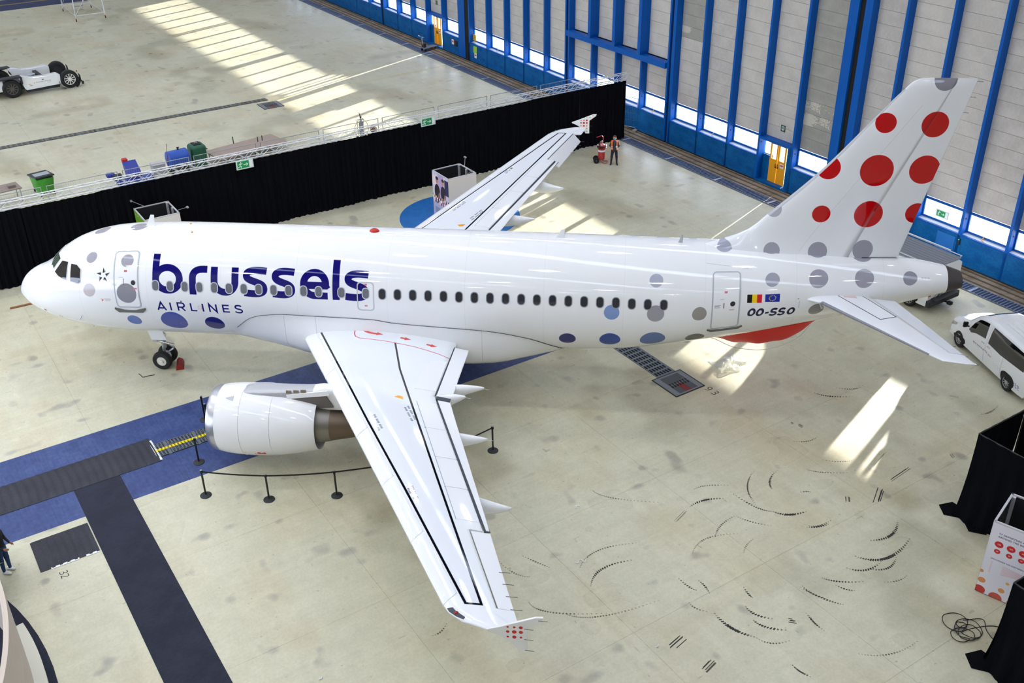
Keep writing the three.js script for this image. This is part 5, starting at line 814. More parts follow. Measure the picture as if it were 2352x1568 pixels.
// nose gear
{
  const g = mesh('nose_gear', [cyl(.085, .085, 1.0, 5.12, 1.3, 0, 'y', 18), cyl(.06, .06, .9, 5.09, .75, 0, 'y', 18), rod([5.07, .38, -.36], [5.07, .38, .36], .06, 12), rod([5.1, 1.12, 0], [5.5, .8, 0], .03), rod([5.5, .8, .06], [5.12, .52, .06], .028), rod([5.5, .8, -.06], [5.12, .52, -.06], .028), cyl(.1, .1, .22, 5.12, 1.12, 0, 'y', 16), rod([5.12, 1.5, 0], [6.0, 1.8, 0], .045)], M.steel, plane);
  mesh('steering_cylinder', [rod([4.82, 1.16, 0.08], [5.55, 1.0, 0.1], .045, 12), cyl(.07, .07, .16, 4.86, 1.15, .08, 'x', 14), cyl(.07, .07, .12, 5.52, 1.0, .1, 'x', 14)], M.chrome, g);
  for (const z of [-.27, .27]) { mesh('tyre', lathe([[.19, -.11], [.32, -.115], [.365, -.08], [.38, 0], [.365, .08], [.32, .115], [.19, .11]], 40).rotateX(Math.PI / 2).translate(5.07, .38, z), M.rubber, g); mesh('rim', [cyl(.2, .2, .19, 5.07, .38, z, 'z', 28), cyl(.07, .08, .06, 5.07, .38, z + .12 * Math.sign(z), 'z', 18), ...Array.from({ length: 8 }, (_, k) => cyl(.025, .025, .012, 5.07 + .13 * Math.cos(k * .785), .38 + .13 * Math.sin(k * .785), z + .1 * Math.sign(z), 'z', 10))], mat('#e4e2d8', 0.4), g); }
  for (const z of [-.42, .42]) mesh('gear_door', new RoundedBoxGeometry(.6, .5, .03, 2, .012).applyMatrix4(new THREE.Matrix4().makeShear(0, 0, -0.25, 0, 0, 0)).translate(5.13, 1.62, z), M.paint, g);
  mesh('taxi_light', cyl(.09, .09, .06, 5.3, 1.45, .16, 'x', 18), M.chrome, g);
}
// fin and rudder
const vLE = pchip([5.2, 5.95, 6.17, 6.48, 7.04, 8.58, 11.37, 11.6, 11.71, 11.73], [23.9, 25.42, 26.06, 26.69, 27.27, 28.77, 31.01, 31.22, 31.5, 31.8]), vTE = (y) => 31.75 + (y - 5.69) * 0.2305, vH = (y) => 30.1 + (y - 5.82) * 0.413;
function fin(y, t, s, off = 0) { const a = vLE(y), c = vTE(y) - a, tip = 1 - 0.75 * sstep(11.5, 11.73, y), b = 0.3 * Math.exp(-Math.max(0, y - 5.55) / 0.34) * Math.pow(Math.sin(Math.PI * clamp(t * 0.96 + 0.01)), 0.7); return V(a + c * t, y, s * (naca(clamp(t)) * 0.095 * c * tip * 1.0 + b + 0.004 + off)); }
const finPrint = canvas(1344, 1056, (c) => {
  c.fillStyle = '#eef0f4'; c.fillRect(0, 0, 1344, 1056);
  for (const [x, y, r, col] of [[32.17, 11.69, .345, '#8f8d99'], [30.58, 10.3, .321, 0], [32.1, 10.27, .42, 0], [29.02, 8.77, .379, 0], [30.54, 8.73, .53, 0], [32.05, 8.76, .483, 0], [28.98, 7.2, .295, 0], [30.51, 7.21, .465, 0], [32.06, 7.24, .35, 0], [27.44, 7.27, .265, '#b5b3bd'], [27.49, 5.9, .27, '#a3a2af'], [29.01, 5.9, .317, '#9d9ca9'], [30.51, 5.95, .339, '#9d9ca9'], [25.93, 5.88, .25, '#a9adbd']]) { c.fillStyle = col || '#c0060e'; c.beginPath(); c.ellipse((x - 25) * 160, (11.8 - y) * 160, r * 160, r * 160, 0, 0, 7); c.fill(); }
  c.strokeStyle = 'rgba(150,155,168,0.6)'; c.lineWidth = 1.2; c.beginPath(); c.moveTo((30.13 - 25) * 160, (11.8 - 5.86) * 160); c.lineTo((32.27 - 25) * 160, (11.8 - 11.02) * 160); c.stroke(); c.strokeStyle = 'rgba(150,155,168,0.5)'; c.beginPath(); c.moveTo((28.4 - 25) * 160, (11.8 - 5.9) * 160); c.lineTo((31.6 - 25) * 160, (11.8 - 10.9) * 160); c.stroke();
});
{
  M.fin = mat('#ffffff', 0.4, 0, { ...paint, map: finPrint }); const uvFin = (g) => { const p = g.attributes.position, u = g.attributes.uv; for (let i = 0; i < p.count; i++) u.setXY(i, (p.getX(i) - 25) / 8.4, (11.8 - p.getY(i)) / 6.6); return g; };
  const ys = [5.2, 5.4, 5.6, 5.75, 5.85, 5.95, 6.05, 6.17, 6.3, 6.48, 6.7, 7.04, ...zr(7.5, 11.1, 9), 11.3, 11.37, 11.45, 11.52, 11.6, 11.66, 11.7, 11.715, 11.725], n = 40;
  const build = (ta, tb) => { const rows = ys.map((y) => { const r = [], a = ta(y), b = tb(y); for (let i = 0; i <= n; i++) { const q = i / n, t = lerp(a, b, a < .01 ? q * q : q); r.push(fin(y, t, 1)); } for (let i = n; i >= 0; i--) { const q = i / n, t = lerp(a, b, a < .01 ? q * q : q); r.push(fin(y, t, -1)); } return r; }), k = rows[0].length, top = rows.at(-1); return merge([flip(gridGeo((u, v) => rows[Math.round(u * (ys.length - 1))][Math.round(v * k) % k], ys.length - 1, k)), gridGeo((u, v) => { const i = Math.round(u * n); return top[v < .5 ? i : k - 1 - i]; }, n, 1)]); };
  const th = (y) => clamp((vH(y) - vLE(y)) / (vTE(y) - vLE(y)), 0.3, 0.985);
  const f = mesh('tail_fin', uvFin(build(() => 0, (y) => th(y) + 0.0005)), M.fin, plane); mesh('rudder', uvFin(build((y) => th(y) - 0.0005, () => 1)), M.fin, plane);
  const P = (u, v) => { const y = lerp(7.05, 11.36, u), t = (v - 0.5) * 2, q = t * t * 0.018; return fin(y, q, t >= 0 ? 1 : -1, 0.006).add(V(-0.008, 0, 0)); };
  mesh('leading_edge_strip', gridGeo(P, 20, 10), M.greypaint, f);
  mesh('root_groove', rod([30.5, 5.7, 0.3], [31.68, 5.66, 0.1], 0.012), M.joint, f);
  const wk = [[33.1, 11.64], [32.98, 11.15], [32.86, 10.65]].map(([x, y]) => rod([x, y, 0], [x + 0.2, y - 0.01, 0], 0.007, 5)); mesh('static_wicks', wk, M.joint, f);
}
// tailplane
const hLE = lin([0, 1.1, 1.38, 1.75, 5.72, 6.1, 6.3], [26.9, 27.95, 28.5, 29.05, 31.54, 31.8, 32.4]), hTE = (z) => 31.25 + 0.228 * z;
function stab(z, t, s, off = 0) { const a = hLE(z), c = hTE(z) - a, y = 4.585 + 0.105 * z; return V(a + c * t, y - 0.03 * c * 1 + s * (naca(clamp(t)) * 0.085 * c * (1 - 0.7 * sstep(6.05, 6.3, z)) + 0.004 + off), z); }
{
  const pr = canvas(1024, 1024, (c) => { c.fillStyle = '#eceef3'; c.fillRect(0, 0, 1024, 1024); const X = (z) => z * 150, Y = (x) => (x - 27) * 160; c.strokeStyle = '#1d2430'; c.lineWidth = 6; c.beginPath(); [[29.5, .95], [30.65, 3.26], [31.21, 2.93], [30.35, .75]].forEach(([x, z], i) => c[i ? 'lineTo' : 'moveTo'](X(z), Y(x))); c.stroke(); c.fillStyle = '#dcb4b4'; for (let k = 0; k < 3; k++) c.fillRect(X(1.25) + k * 12, Y(29.85), 8, 70); c.fillStyle = '#3a4352'; c.beginPath(); c.ellipse(X(3.26), Y(31.53), 7, 14, 0, 0, 7); c.fill(); });
  M.stab = mat('#ffffff', 0.36, 0, { ...paint, map: pr }); const hE = (z) => { const c = hTE(z) - hLE(z); return z > 5.6 ? 1 : 1 - 0.86 * lerp(1, .42, z / 5.6) / c; };
  for (const sg of [1, -1]) {
    const fix = (g) => { g = merge(g); const p = g.attributes.position, u = g.attributes.uv; for (let i = 0; i < p.count; i++) { u.setXY(i, p.getZ(i) * 150 / 1024, (p.getX(i) - 27) * 160 / 1024); } return sg < 0 ? reflectZ(g) : g; };
    const build = (zs, ta, tb, drop = 0) => { const n = 24, rows = zs.map((z) => { const r = [], a = ta(z), b = tb(z); for (let i = 0; i <= n; i++) { const q = i / n; r.push(stab(z, lerp(a, b, a < .01 ? q * q : q), 1)); } for (let i = n; i >= 0; i--) { const q = i / n; r.push(stab(z, lerp(a, b, a < .01 ? q * q : q), -1)); } r.forEach((p) => p.y -= drop); return r; }), k = rows[0].length; const cap = (r) => gridGeo((u, v) => { const i = Math.round(u * n); return r[v < .5 ? i : k - 1 - i]; }, n, 1); return [gridGeo((u, v) => rows[Math.round(u * (zs.length - 1))][Math.round(v * k) % k], zs.length - 1, k), cap(rows[0]), cap(rows.at(-1))]; };
    const h = mesh('tailplane', fix(build([0.3, 0.7, 1.1, 1.38, 1.75, 2.4, 3.2, 4, 4.8, 5.58, 5.62, 5.72, 5.9, 6.1, 6.2, 6.3], () => 0, (z) => z > 5.6 ? 1 : hE(z) - 0.004)), M.stab, plane);
    mesh('elevator', fix(build([1.35, 2.2, 3, 4, 5, 5.56], (z) => hE(z) + 0.006, () => 1, 0.004)), mat('#dfe3ea', 0.36, 0, paint), plane);
    const P = (u, v) => { const z = lerp(1.78, 5.7, u), t = (v - .5) * 2; return stab(z, t * t * 0.03, t >= 0 ? 1 : -1, 0.008).add(V(-0.01, 0, 0)); }; mesh('leading_edge_strip', fix([gridGeo(P, 16, 10)]), mat('#8c8e98', 0.4, 0.4), h);
    mesh('seal_plate', fix([rod([28.6, 4.2, 1.42], [28.78, 4.95, 1.28], 0.03, 6), rod([29.05, 4.7, 1.72], [29.15, 4.45, 1.7], 0.04, 6)]), M.greypaint, h);
    mesh('static_wicks', fix([[32.3, 4.9], [32.45, 5.6], [32.6, 6.15]].map(([x, z]) => rod([x, 4.5 + .105 * z, z], [x + .22, 4.49 + .105 * z, z], .006, 5))), M.joint, h);
  }
}
{ // red cover slung under the rear hull
  const t = thing('belly_cover', 'red fabric cover slung under the rear of the aircraft belly', 'cover', [27.6, 0, 0]), low = pchip([25.9, 26.75, 27.4, 28.1, 28.9, 29.25], [2.22, 1.98, 1.96, 2.08, 2.5, 3.02]);
  const g = gridGeo((u, v) => { const x = 25.9 + 3.35 * u, q = (v - 0.5) * 2, top = fBot(x) + 0.06, lo = low(x); return V(x - 27.6, lerp(lo, top, Math.pow(Math.abs(q), 1.6)) + 0.02 * Math.sin(u * 23) * (1 - Math.abs(q)), q * Math.min(0.85, fWid(x) * 0.55) - 0.2); }, 50, 24);
  mesh('fabric', g, mat('#e01812', 0.5), t);
  const l = []; for (let i = 0; i <= 30; i++) { const x = 25.8 + i / 30 * 3.4; l.push([x - 27.6, low(clamp(x, 25.9, 29.2)) - 0.16 * Math.sin(Math.PI * i / 30), 0.05]); } mesh('cord', tube(l, 0.012, 60, 5), M.white, t);
}
{
  const t = thing('wheel_chock', 'dark red wheel chock behind the nose wheels', 'chock', [5.62, 0, 0.05], 0.35); mesh('block', [prism([[-.14, .01], [.16, .01], [.12, .16], [-.02, .24], [-.1, .16]], -.3, .3)], mat('#8c1a18', 0.6), t);
  const r = thing('chock_rope', 'short dark rope lying in front of the near nose wheel', 'rope', [4.4, 0, 0.75]); mesh('rope', tube([[-.15, .015, 0], [0, .015, .12], [.1, .015, .22], [.3, .015, .1], [.5, .02, .02]], .014, 30, 6), M.dark, r);
}
// ------------------------------------------------------------------ vehicles
const vanWhite = mat('#eceef0', 0.35, 0, { clearcoat: 1, clearcoatRoughness: 0.05 }), vanGlass = mat('#101216', 0.05, 0, { clearcoat: 1, clearcoatRoughness: 0.01 });
function wheel(parent, x, z, r, w, rimM, name = 'wheel') {
  const o = mesh(name, lathe([[r * .62, -w / 2], [r * .9, -w / 2], [r * .98, -w * .36], [r, 0], [r * .98, w * .36], [r * .9, w / 2], [r * .62, w / 2]], 36).rotateX(Math.PI / 2).translate(x, r, z), M.rubber, parent), sp = [cyl(r * .64, r * .64, w * .5, x, r, z, 'z', 28)];
  mesh('rim', sp, M.dark, o); const s = Math.sign(z) || 1, b = []; for (let k = 0; k < 10; k++) b.push(new THREE.BoxGeometry(r * .09, r * .5, 0.02).translate(0, r * .34, 0).rotateZ(k * .6283).translate(x, r, z + s * w * .36)); b.push(cyl(r * .16, r * .16, .03, x, r, z + s * w * .36, 'z', 18), new THREE.TorusGeometry(r * .61, r * .045, 8, 32).translate(x, r, z + s * w * .38)); mesh('spokes', b, rimM, o); return o;
}
function vanBody(L, H, W, st) {                                       // st: [x, top, bottom, half width low, half width roof]
  const xs = st.map((s) => s[0]), f = [1, 2, 3, 4].map((k) => pchip(xs, st.map((s) => s[k])));
  return (x, v, off = 0) => {                                         // v 0..1: near sill, near side, roof, far side, far sill
    const at = (x_, v_) => { const top = f[0](x_), bot = f[1](x_), w = f[2](x_), wr = f[3](x_), belt = lerp(bot, top, 0.48), P = [[w * .95, bot], [w, lerp(bot, belt, .5)], [w * .985, belt], [lerp(w, wr, .55), lerp(belt, top, .62)], [wr, top - .1], [wr - .12, top - .012], [0, top + .02]], m = v_ > .5, q = (m ? 1 - v_ : v_) * 12, i = Math.min(5, Math.floor(q)), t = q - i; return V(x_, lerp(P[i][1], P[i + 1][1], t), (m ? -1 : 1) * lerp(P[i][0], P[i + 1][0], t)); };
    const p = at(x, v); if (!off) return p; const a = at(x + .01, v).sub(at(x - .01, v)), b = at(x, Math.min(1, v + .004)).sub(at(x, Math.max(0, v - .004))); return p.addScaledVector(a.cross(b).normalize(), off);
  };
}
{
  const t = thing('van', 'white van with dotted side print parked beyond the tailplane tip at the right edge', 'van');
  const b = 0.4217, P0 = [23.87, 5.84]; t.position.copy(HF(P0[0] + Math.sin(b) * .96, 0, P0[1] - Math.cos(b) * .96)); t.rotation.y = ANG - b;
  const body = vanBody(5.2, 1.9, 1.92, [[0, .62, .3, .72, .6], [.06, .86, .24, .84, .7], [.3, 1.0, .22, .92, .78], [.75, 1.13, .22, .955, .8], [1.05, 1.24, .22, .96, .8], [1.5, 1.62, .22, .96, .76], [1.95, 1.86, .22, .96, .76], [2.6, 1.93, .22, .96, .77], [4.4, 1.92, .22, .96, .77], [5.0, 1.88, .24, .95, .76], [5.16, 1.74, .28, .93, .74], [5.2, 1.1, .3, .9, .72]]);
  mesh('body', [gridGeo((u, v) => body(5.2 * u, v), 90, 48), gridGeo((u, v) => { const p = body(5.2, u); return V(5.2, lerp(p.y, .7, v), lerp(p.z, 0, v)); }, 48, 2), gridGeo((u, v) => { const p = body(0, u); return V(0, lerp(p.y, .5, v), lerp(p.z, 0, v)); }, 48, 2), span(.1, 5.1, .2, .3, -.85, .85)], vanWhite, t);
  const pp = (o, off, m, n, par = t) => mesh(n, patch(body, dense(o, 60), off, { rings: 5, skirt: .02 }), m, par);
  for (const s of [0, 1]) { const y = (v) => s ? 1 - v : v;
    pp([[1.35, y(.2)], [1.75, y(.3)], [2.35, y(.312)], [2.45, y(.19)], [1.55, y(.178)]], .012, vanGlass, 'side_window'); pp([[2.68, y(.18)], [2.66, y(.312)], [4.85, y(.31)], [4.9, y(.19)], [3.5, y(.175)]], .012, vanGlass, 'side_window');
    pp(rrect(.52, 1.33, s ? .9 : .0, s ? 1 : .1, .3, .04), .014, M.black, 'wheel_arch'); pp(rrect(3.78, 4.6, s ? .9 : 0, s ? 1 : .1, .3, .04), .014, M.black, 'wheel_arch');
    mesh('seam', [2.58, 3.7].map((x) => tube(Array.from({ length: 14 }, (_, k) => body(x, y(.02 + k * .0225), .003)), .005, 30, 4)), M.greypaint, t); mesh('handle', [2.42, 2.8].map((x) => rbox(.18, .035, .03, .01, x, 1.02, (s ? -1 : 1) * .975)), M.greypaint, t);
    mesh('mirror', [rbox(.1, .24, .2, .04, 1.32, 1.22, (s ? -1 : 1) * 1.08), rod([1.35, 1.12, (s ? -1 : 1) * .93], [1.33, 1.16, (s ? -1 : 1) * 1.05], .03)], s ? M.dark : M.black, t);
    for (const x of [.92, 4.19]) wheel(t, x, (s ? -1 : 1) * .86, .335, .22, mat('#b9bcc2', .35, .7));
    pp([[.12, y(.17)], [.5, y(.2)], [.55, y(.23)], [.14, y(.23)]], .012, M.chrome, 'headlamp'); mesh('tail_lamp', rbox(.06, .5, .14, .02, 5.17, 1.05, (s ? -1 : 1) * .84), M.red, t);
  }
  mesh('windscreen', patch(body, dense([[1.08, .4], [1.9, .425], [1.9, .575], [1.08, .6]], 60), .014, { rings: 5 }), vanGlass, t);
  mesh('roof_ribs', Array.from({ length: 5 }, (_, k) => tube([[2.7, 1.948, -.4 + k * .2], [3.7, 1.95, -.4 + k * .2], [4.6, 1.944, -.4 + k * .2]], .012, 20, 5)), vanWhite, t);
  // printed side: small wordmark and fading rows of dots
  const pr = canvas(1024, 512, (c) => { c.clearRect(0, 0, 1024, 512); c.fillStyle = '#5b5d6e'; c.font = 'bold 58px sans-serif'; c.fillText('brussels', 250, 200); c.fillStyle = '#8d90a0'; c.font = '17px sans-serif'; c.fillText('A I R L I N E S', 254, 226); for (let r = 0; r < 3; r++) for (let k = 0; k < 3; k++) { c.fillStyle = '#c4444c'; c.beginPath(); c.arc(500 + k * 19, 182 + r * 19, [5, 6, 7, 8, 6, 5, 6, 7, 5][r * 3 + k], 0, 7); c.fill(); }
    for (let k = 0; k < 12; k++) for (let r = 0; r < 4; r++) { const q = k / 11, s = 4 + 9 * q * (0.6 + ((k * 5 + r * 3) % 4) * .13); c.fillStyle = k > 8 ? '#4a4a92' : k > 5 ? '#8183b2' : '#b7b8c4'; c.globalAlpha = 1; c.beginPath(); c.arc(590 + k * 34 + (r % 2) * 10, 255 + r * 34 + k * 5, s, 0, 7); c.fill(); } });
  const pm = mat('#ffffff', 0.4, 0, { map: pr, transparent: true });
  mesh('side_print', gridGeo((u, v) => body(.75 + 4.35 * u, .015 + .15 * v, .004), 60, 16, (u, v) => [u, 1 - v]), pm, t);
}
{
  const t = thing('delivery_van', 'white van with grey ribbed roof parked behind the aircraft tail cone', 'van', HF(17.3, 0, 4.12), ANG), L = 5.0;
  const body = vanBody(L, 2, 1.95, [[0, .7, .4, .8, .7], [.1, 1.0, .32, .9, .8], [.8, 1.2, .3, .97, .86], [1.5, 1.9, .3, .97, .9], [2.0, 2.03, .3, .97, .92], [4.7, 2.03, .3, .97, .92], [4.95, 2.02, .32, .97, .92], [5, 2.0, .34, .965, .92]]);
  mesh('body', [gridGeo((u, v) => body(L * u, v), 50, 48), gridGeo((u, v) => { const p = body(L, u); return V(L, lerp(p.y, .9, v), lerp(p.z, 0, v)); }, 48, 2), gridGeo((u, v) => { const p = body(0, u); return V(0, lerp(p.y, .5, v), lerp(p.z, 0, v)); }, 48, 2)], vanWhite, t);
  mesh('roof', [rbox(3.2, .05, 1.78, .015, 3.35, 2.06, 0), ...Array.from({ length: 9 }, (_, k) => span(1.8, 4.9, 2.08, 2.1, -.84 + k * .2, -.8 + k * .2))], mat('#8b9099', .5, .2), t);
  mesh('roof_rail', [rod([1.8, 2.15, -.9], [4.95, 2.15, -.9], .02), rod([1.8, 2.15, .9], [4.95, 2.15, .9], .02), rod([4.9, 2.15, -.9], [4.9, 2.05, -.9], .02), rod([2.2, 2.2, -.88], [4.4, 2.2, -.88], .03)], M.alu, t);
  mesh('rear_bumper', [rbox(.22, .3, 1.96, .05, 5.05, .48, 0), rbox(.3, .05, 1.5, .02, 5.12, .64, 0)], M.dark, t); mesh('tow_hitch', [rod([5.1, .4, 0], [5.4, .42, 0], .04), rbox(.2, .14, .18, .03, 5.42, .42, 0)], M.black, t);
  for (const z of [-.88, .88]) mesh('tail_lamp', rbox(.06, .42, .16, .02, 5.0, 1.0, z), M.red, t); mesh('handle', [rbox(.03, .09, .42, .01, 5.0, 1.18, .1)], M.dark, t); mesh('door_seam', [span(4.99, 5.004, .65, 1.95, -.006, .006)], M.greypaint, t);
  mesh('ladder', [rod([5.06, .62, .55], [5.06, 2.05, .55], .014), rod([5.06, .62, .25], [5.06, 2.05, .25], .014), ...[.8, 1.1, 1.4, 1.7].map((y) => rod([5.06, y, .25], [5.06, y, .55], .012))], M.steel, t);
  { const pr = canvas(256, 64, (c) => { c.clearRect(0, 0, 256, 64); c.fillStyle = '#6d7080'; c.font = 'bold 44px sans-serif'; c.fillText('brussels', 20, 44); }, { flip: true }); mesh('rear_print', new THREE.PlaneGeometry(.6, .15).rotateY(Math.PI / 2).translate(5.006, 1.3, -.5), mat('#ffffff', .5, 0, { map: pr, transparent: true }), t); }
  for (const z of [-.86, .86]) for (const x of [.95, 4.1]) wheel(t, x, z, .35, .22, M.steel); mesh('wheel_arch', patch(body, dense(rrect(3.66, 4.55, 0, .1, .3, .04), 50), .014, { rings: 4 }), M.black, t);
}
{
  // low aircraft tug: U-shaped frame with the front wheels on two arms
  const t = thing('aircraft_tug', 'low white aircraft tug with black wheels on the far hall floor at the left edge', 'tug', HF(-34.7, 0, 26.6), ANG - Math.PI / 2 + 0.06);   // local +x runs to +n (left in the picture)
  const prof = (z0, z1) => new THREE.ExtrudeGeometry(new THREE.Shape([[.62, .42], [2.9, .38], [3.0, .5], [3.15, 1.0], [3.3, 1.32], [2.95, 1.3], [2.4, 1.12], [1.6, 1.08], [.75, 1.12], [.6, 1.02]].map((p) => new THREE.Vector2(...p))), { depth: z1 - z0, bevelEnabled: true, bevelSize: .03, bevelThickness: .03, bevelSegments: 2 }).translate(0, 0, z0);
  const W = 1.55, pr = canvas(512, 160, (c) => { c.fillStyle = '#eceeed'; c.fillRect(0, 0, 512, 160); c.fillStyle = '#6d7181'; c.font = '34px sans-serif'; c.fillText('brussels airlines', 150, 92); c.font = '18px sans-serif'; c.fillText('technics', 330, 118); c.fillStyle = '#e0a048'; c.fillRect(30, 92, 44, 12); c.fillStyle = '#9aa0a8'; c.fillRect(40, 118, 50, 16); c.fillStyle = '#3a3f7e'; c.fillRect(250, 36, 34, 14); c.fillStyle = '#d98a84'; c.beginPath(); c.arc(122, 84, 9, 0, 7); c.fill(); }, { flip: true });
  for (const z of [-W, W - .42]) mesh('side_arm', prof(z, z + .42), vanWhite, t);
  mesh('side_print', new THREE.PlaneGeometry(2.1, .56).rotateY(Math.PI).translate(1.8, .78, -W - .034), mat('#ffffff', .5, 0, { map: pr }), t); mesh('skirt', [span(.7, 2.9, .18, .42, -W + .03, -W + .35), span(.7, 2.9, .18, .42, W - .35, W - .03)], M.dark, t);
  mesh('rear_body', [rbox(3.2, .75, 3.0, .08, 5.9, .85, 0)], vanWhite, t); mesh('cab', rbox(1.3, .7, 1.2, .1, 6.4, 1.5, .7), vanWhite, t);
  mesh('cradle', [span(1.5, 1.75, .5, .95, -W + .4, W - .4), span(2.6, 4.4, .35, .8, -1.1, 1.1), rod([.4, .5, -W + .4], [.4, .5, W - .4], .14, 12)], M.dark, t); mesh('cradle_gear', [cyl(.16, .16, .6, 1.2, .75, -.4, 'x', 16), cyl(.12, .12, .9, 2.2, .8, .5, 'x', 14), rod([1.7, .9, -1], [2.6, .8, .2], .06), rbox(.5, .25, .6, .04, 2.4, .9, -.6)], M.steel, t);
  for (const z of [-W + .06, W - .06]) { wheel(t, 0, z, .62, .42, mat('#e8e6de', .5)); wheel(t, 3.85, z, .62, .42, mat('#5b5550', .6)); mesh('fender', new THREE.CylinderGeometry(.74, .74, .5, 24, 1, true, -1.9, 3.4).rotateX(Math.PI / 2).rotateZ(0).translate(0, .64, z), M.dark, t); mesh('fender', [rbox(1.5, .1, .62, .04, 3.9, 1.34, z), rbox(.1, .5, .6, .03, 3.15, 1.1, z)], M.dark, t); }
  mesh('hook', [rod([-.65, .6, -W + .1], [-.85, .25, -W + .1], .05), rbox(.14, .2, .2, .03, -.88, .2, -W + .1)], M.dark, t); mesh('marker_lamp', rbox(.08, .1, .12, .02, -.62, 1.05, -W + .1), mat('#c0522a', .4), t);
}
{
  const t = thing('access_tower', 'grey aluminium mobile stair tower standing on the far floor at the top left', 'scaffold', HF(-56.3, 0, 20.0), ANG), H = 6.5, a = [-2.5, 2.5], b = [-1.25, 1.25], bars = [];
  for (const x of a) for (const z of b) { mesh('leg', rod([x, .22, z], [x * .86, H, z * .86], .045), M.alu, t); const w = mesh('castor', [cyl(.1, .1, .06, x, .1, z, 'z', 14)], M.rubber, t); mesh('fork', rbox(.08, .18, .1, .02, x, .2, z), mat('#c2622a', .5), w); }
  for (const y of [.5, 2.0, 3.5, 5.0, 6.4]) { const k = 1 - .14 * y / H; for (const z of b) bars.push(rod([a[0] * k, y, z * k], [a[1] * k, y, z * k], .025)); for (const x of a) bars.push(rod([x * k, y, b[0] * k], [x * k, y, b[1] * k], .025)); }
  bars.push(rod([a[0], .5, b[1]], [a[1] * .9, 3.5, b[1] * .9], .02), rod([a[1], .5, b[1]], [a[1] * .9, 3.5, b[0] * .9], .02), rod([a[0], .5, b[0]], [a[0] * .9, 3.5, b[1] * .9], .02)); mesh('brace', bars, M.alu, t);
  for (let k = 0; k < 14; k++) mesh('tread', rbox(.26, .03, .9, .008, -2.0 + k * .28, .4 + k * .42, 0), M.steel, t); mesh('stringer', [rod([-2.1, .2, -.45], [1.9, 6.2, -.45], .04), rod([-2.1, .2, .45], [1.9, 6.2, .45], .04)], M.alu, t);
  mesh('platform', rbox(2.2, .06, 2.0, .02, 1, 6.4, 0), M.steel, t);
}
{
  const t = thing('hand_trolley', 'grey platform trolley with upright handle near the far yellow doors', 'trolley', HF(-27.3, 0, 0.9), ANG + 0.25);
  mesh('deck', rbox(.55, .08, 1.25, .03, 0, .22, -.1), mat('#7b8088', .5, .4), t); for (const [x, z] of [[-.2, .45], [.2, .45], [-.2, -.6], [.2, -.6]]) mesh('wheel', cyl(.1, .1, .05, x, .1, z, 'x', 16), M.rubber, t);
  mesh('column', [rod([0, .25, .45], [0, 1.0, .62], .045), rod([0, .9, .6], [0, 1.1, .55], .03)], M.steel, t); mesh('handle', [rod([-.22, 1.1, .58], [.22, 1.1, .58], .022), rod([-.2, 1.1, .58], [-.28, 1.2, .72], .03)], M.steel, t); mesh('battery_box', rbox(.3, .3, .25, .04, 0, .45, .42), M.dark, t);
}
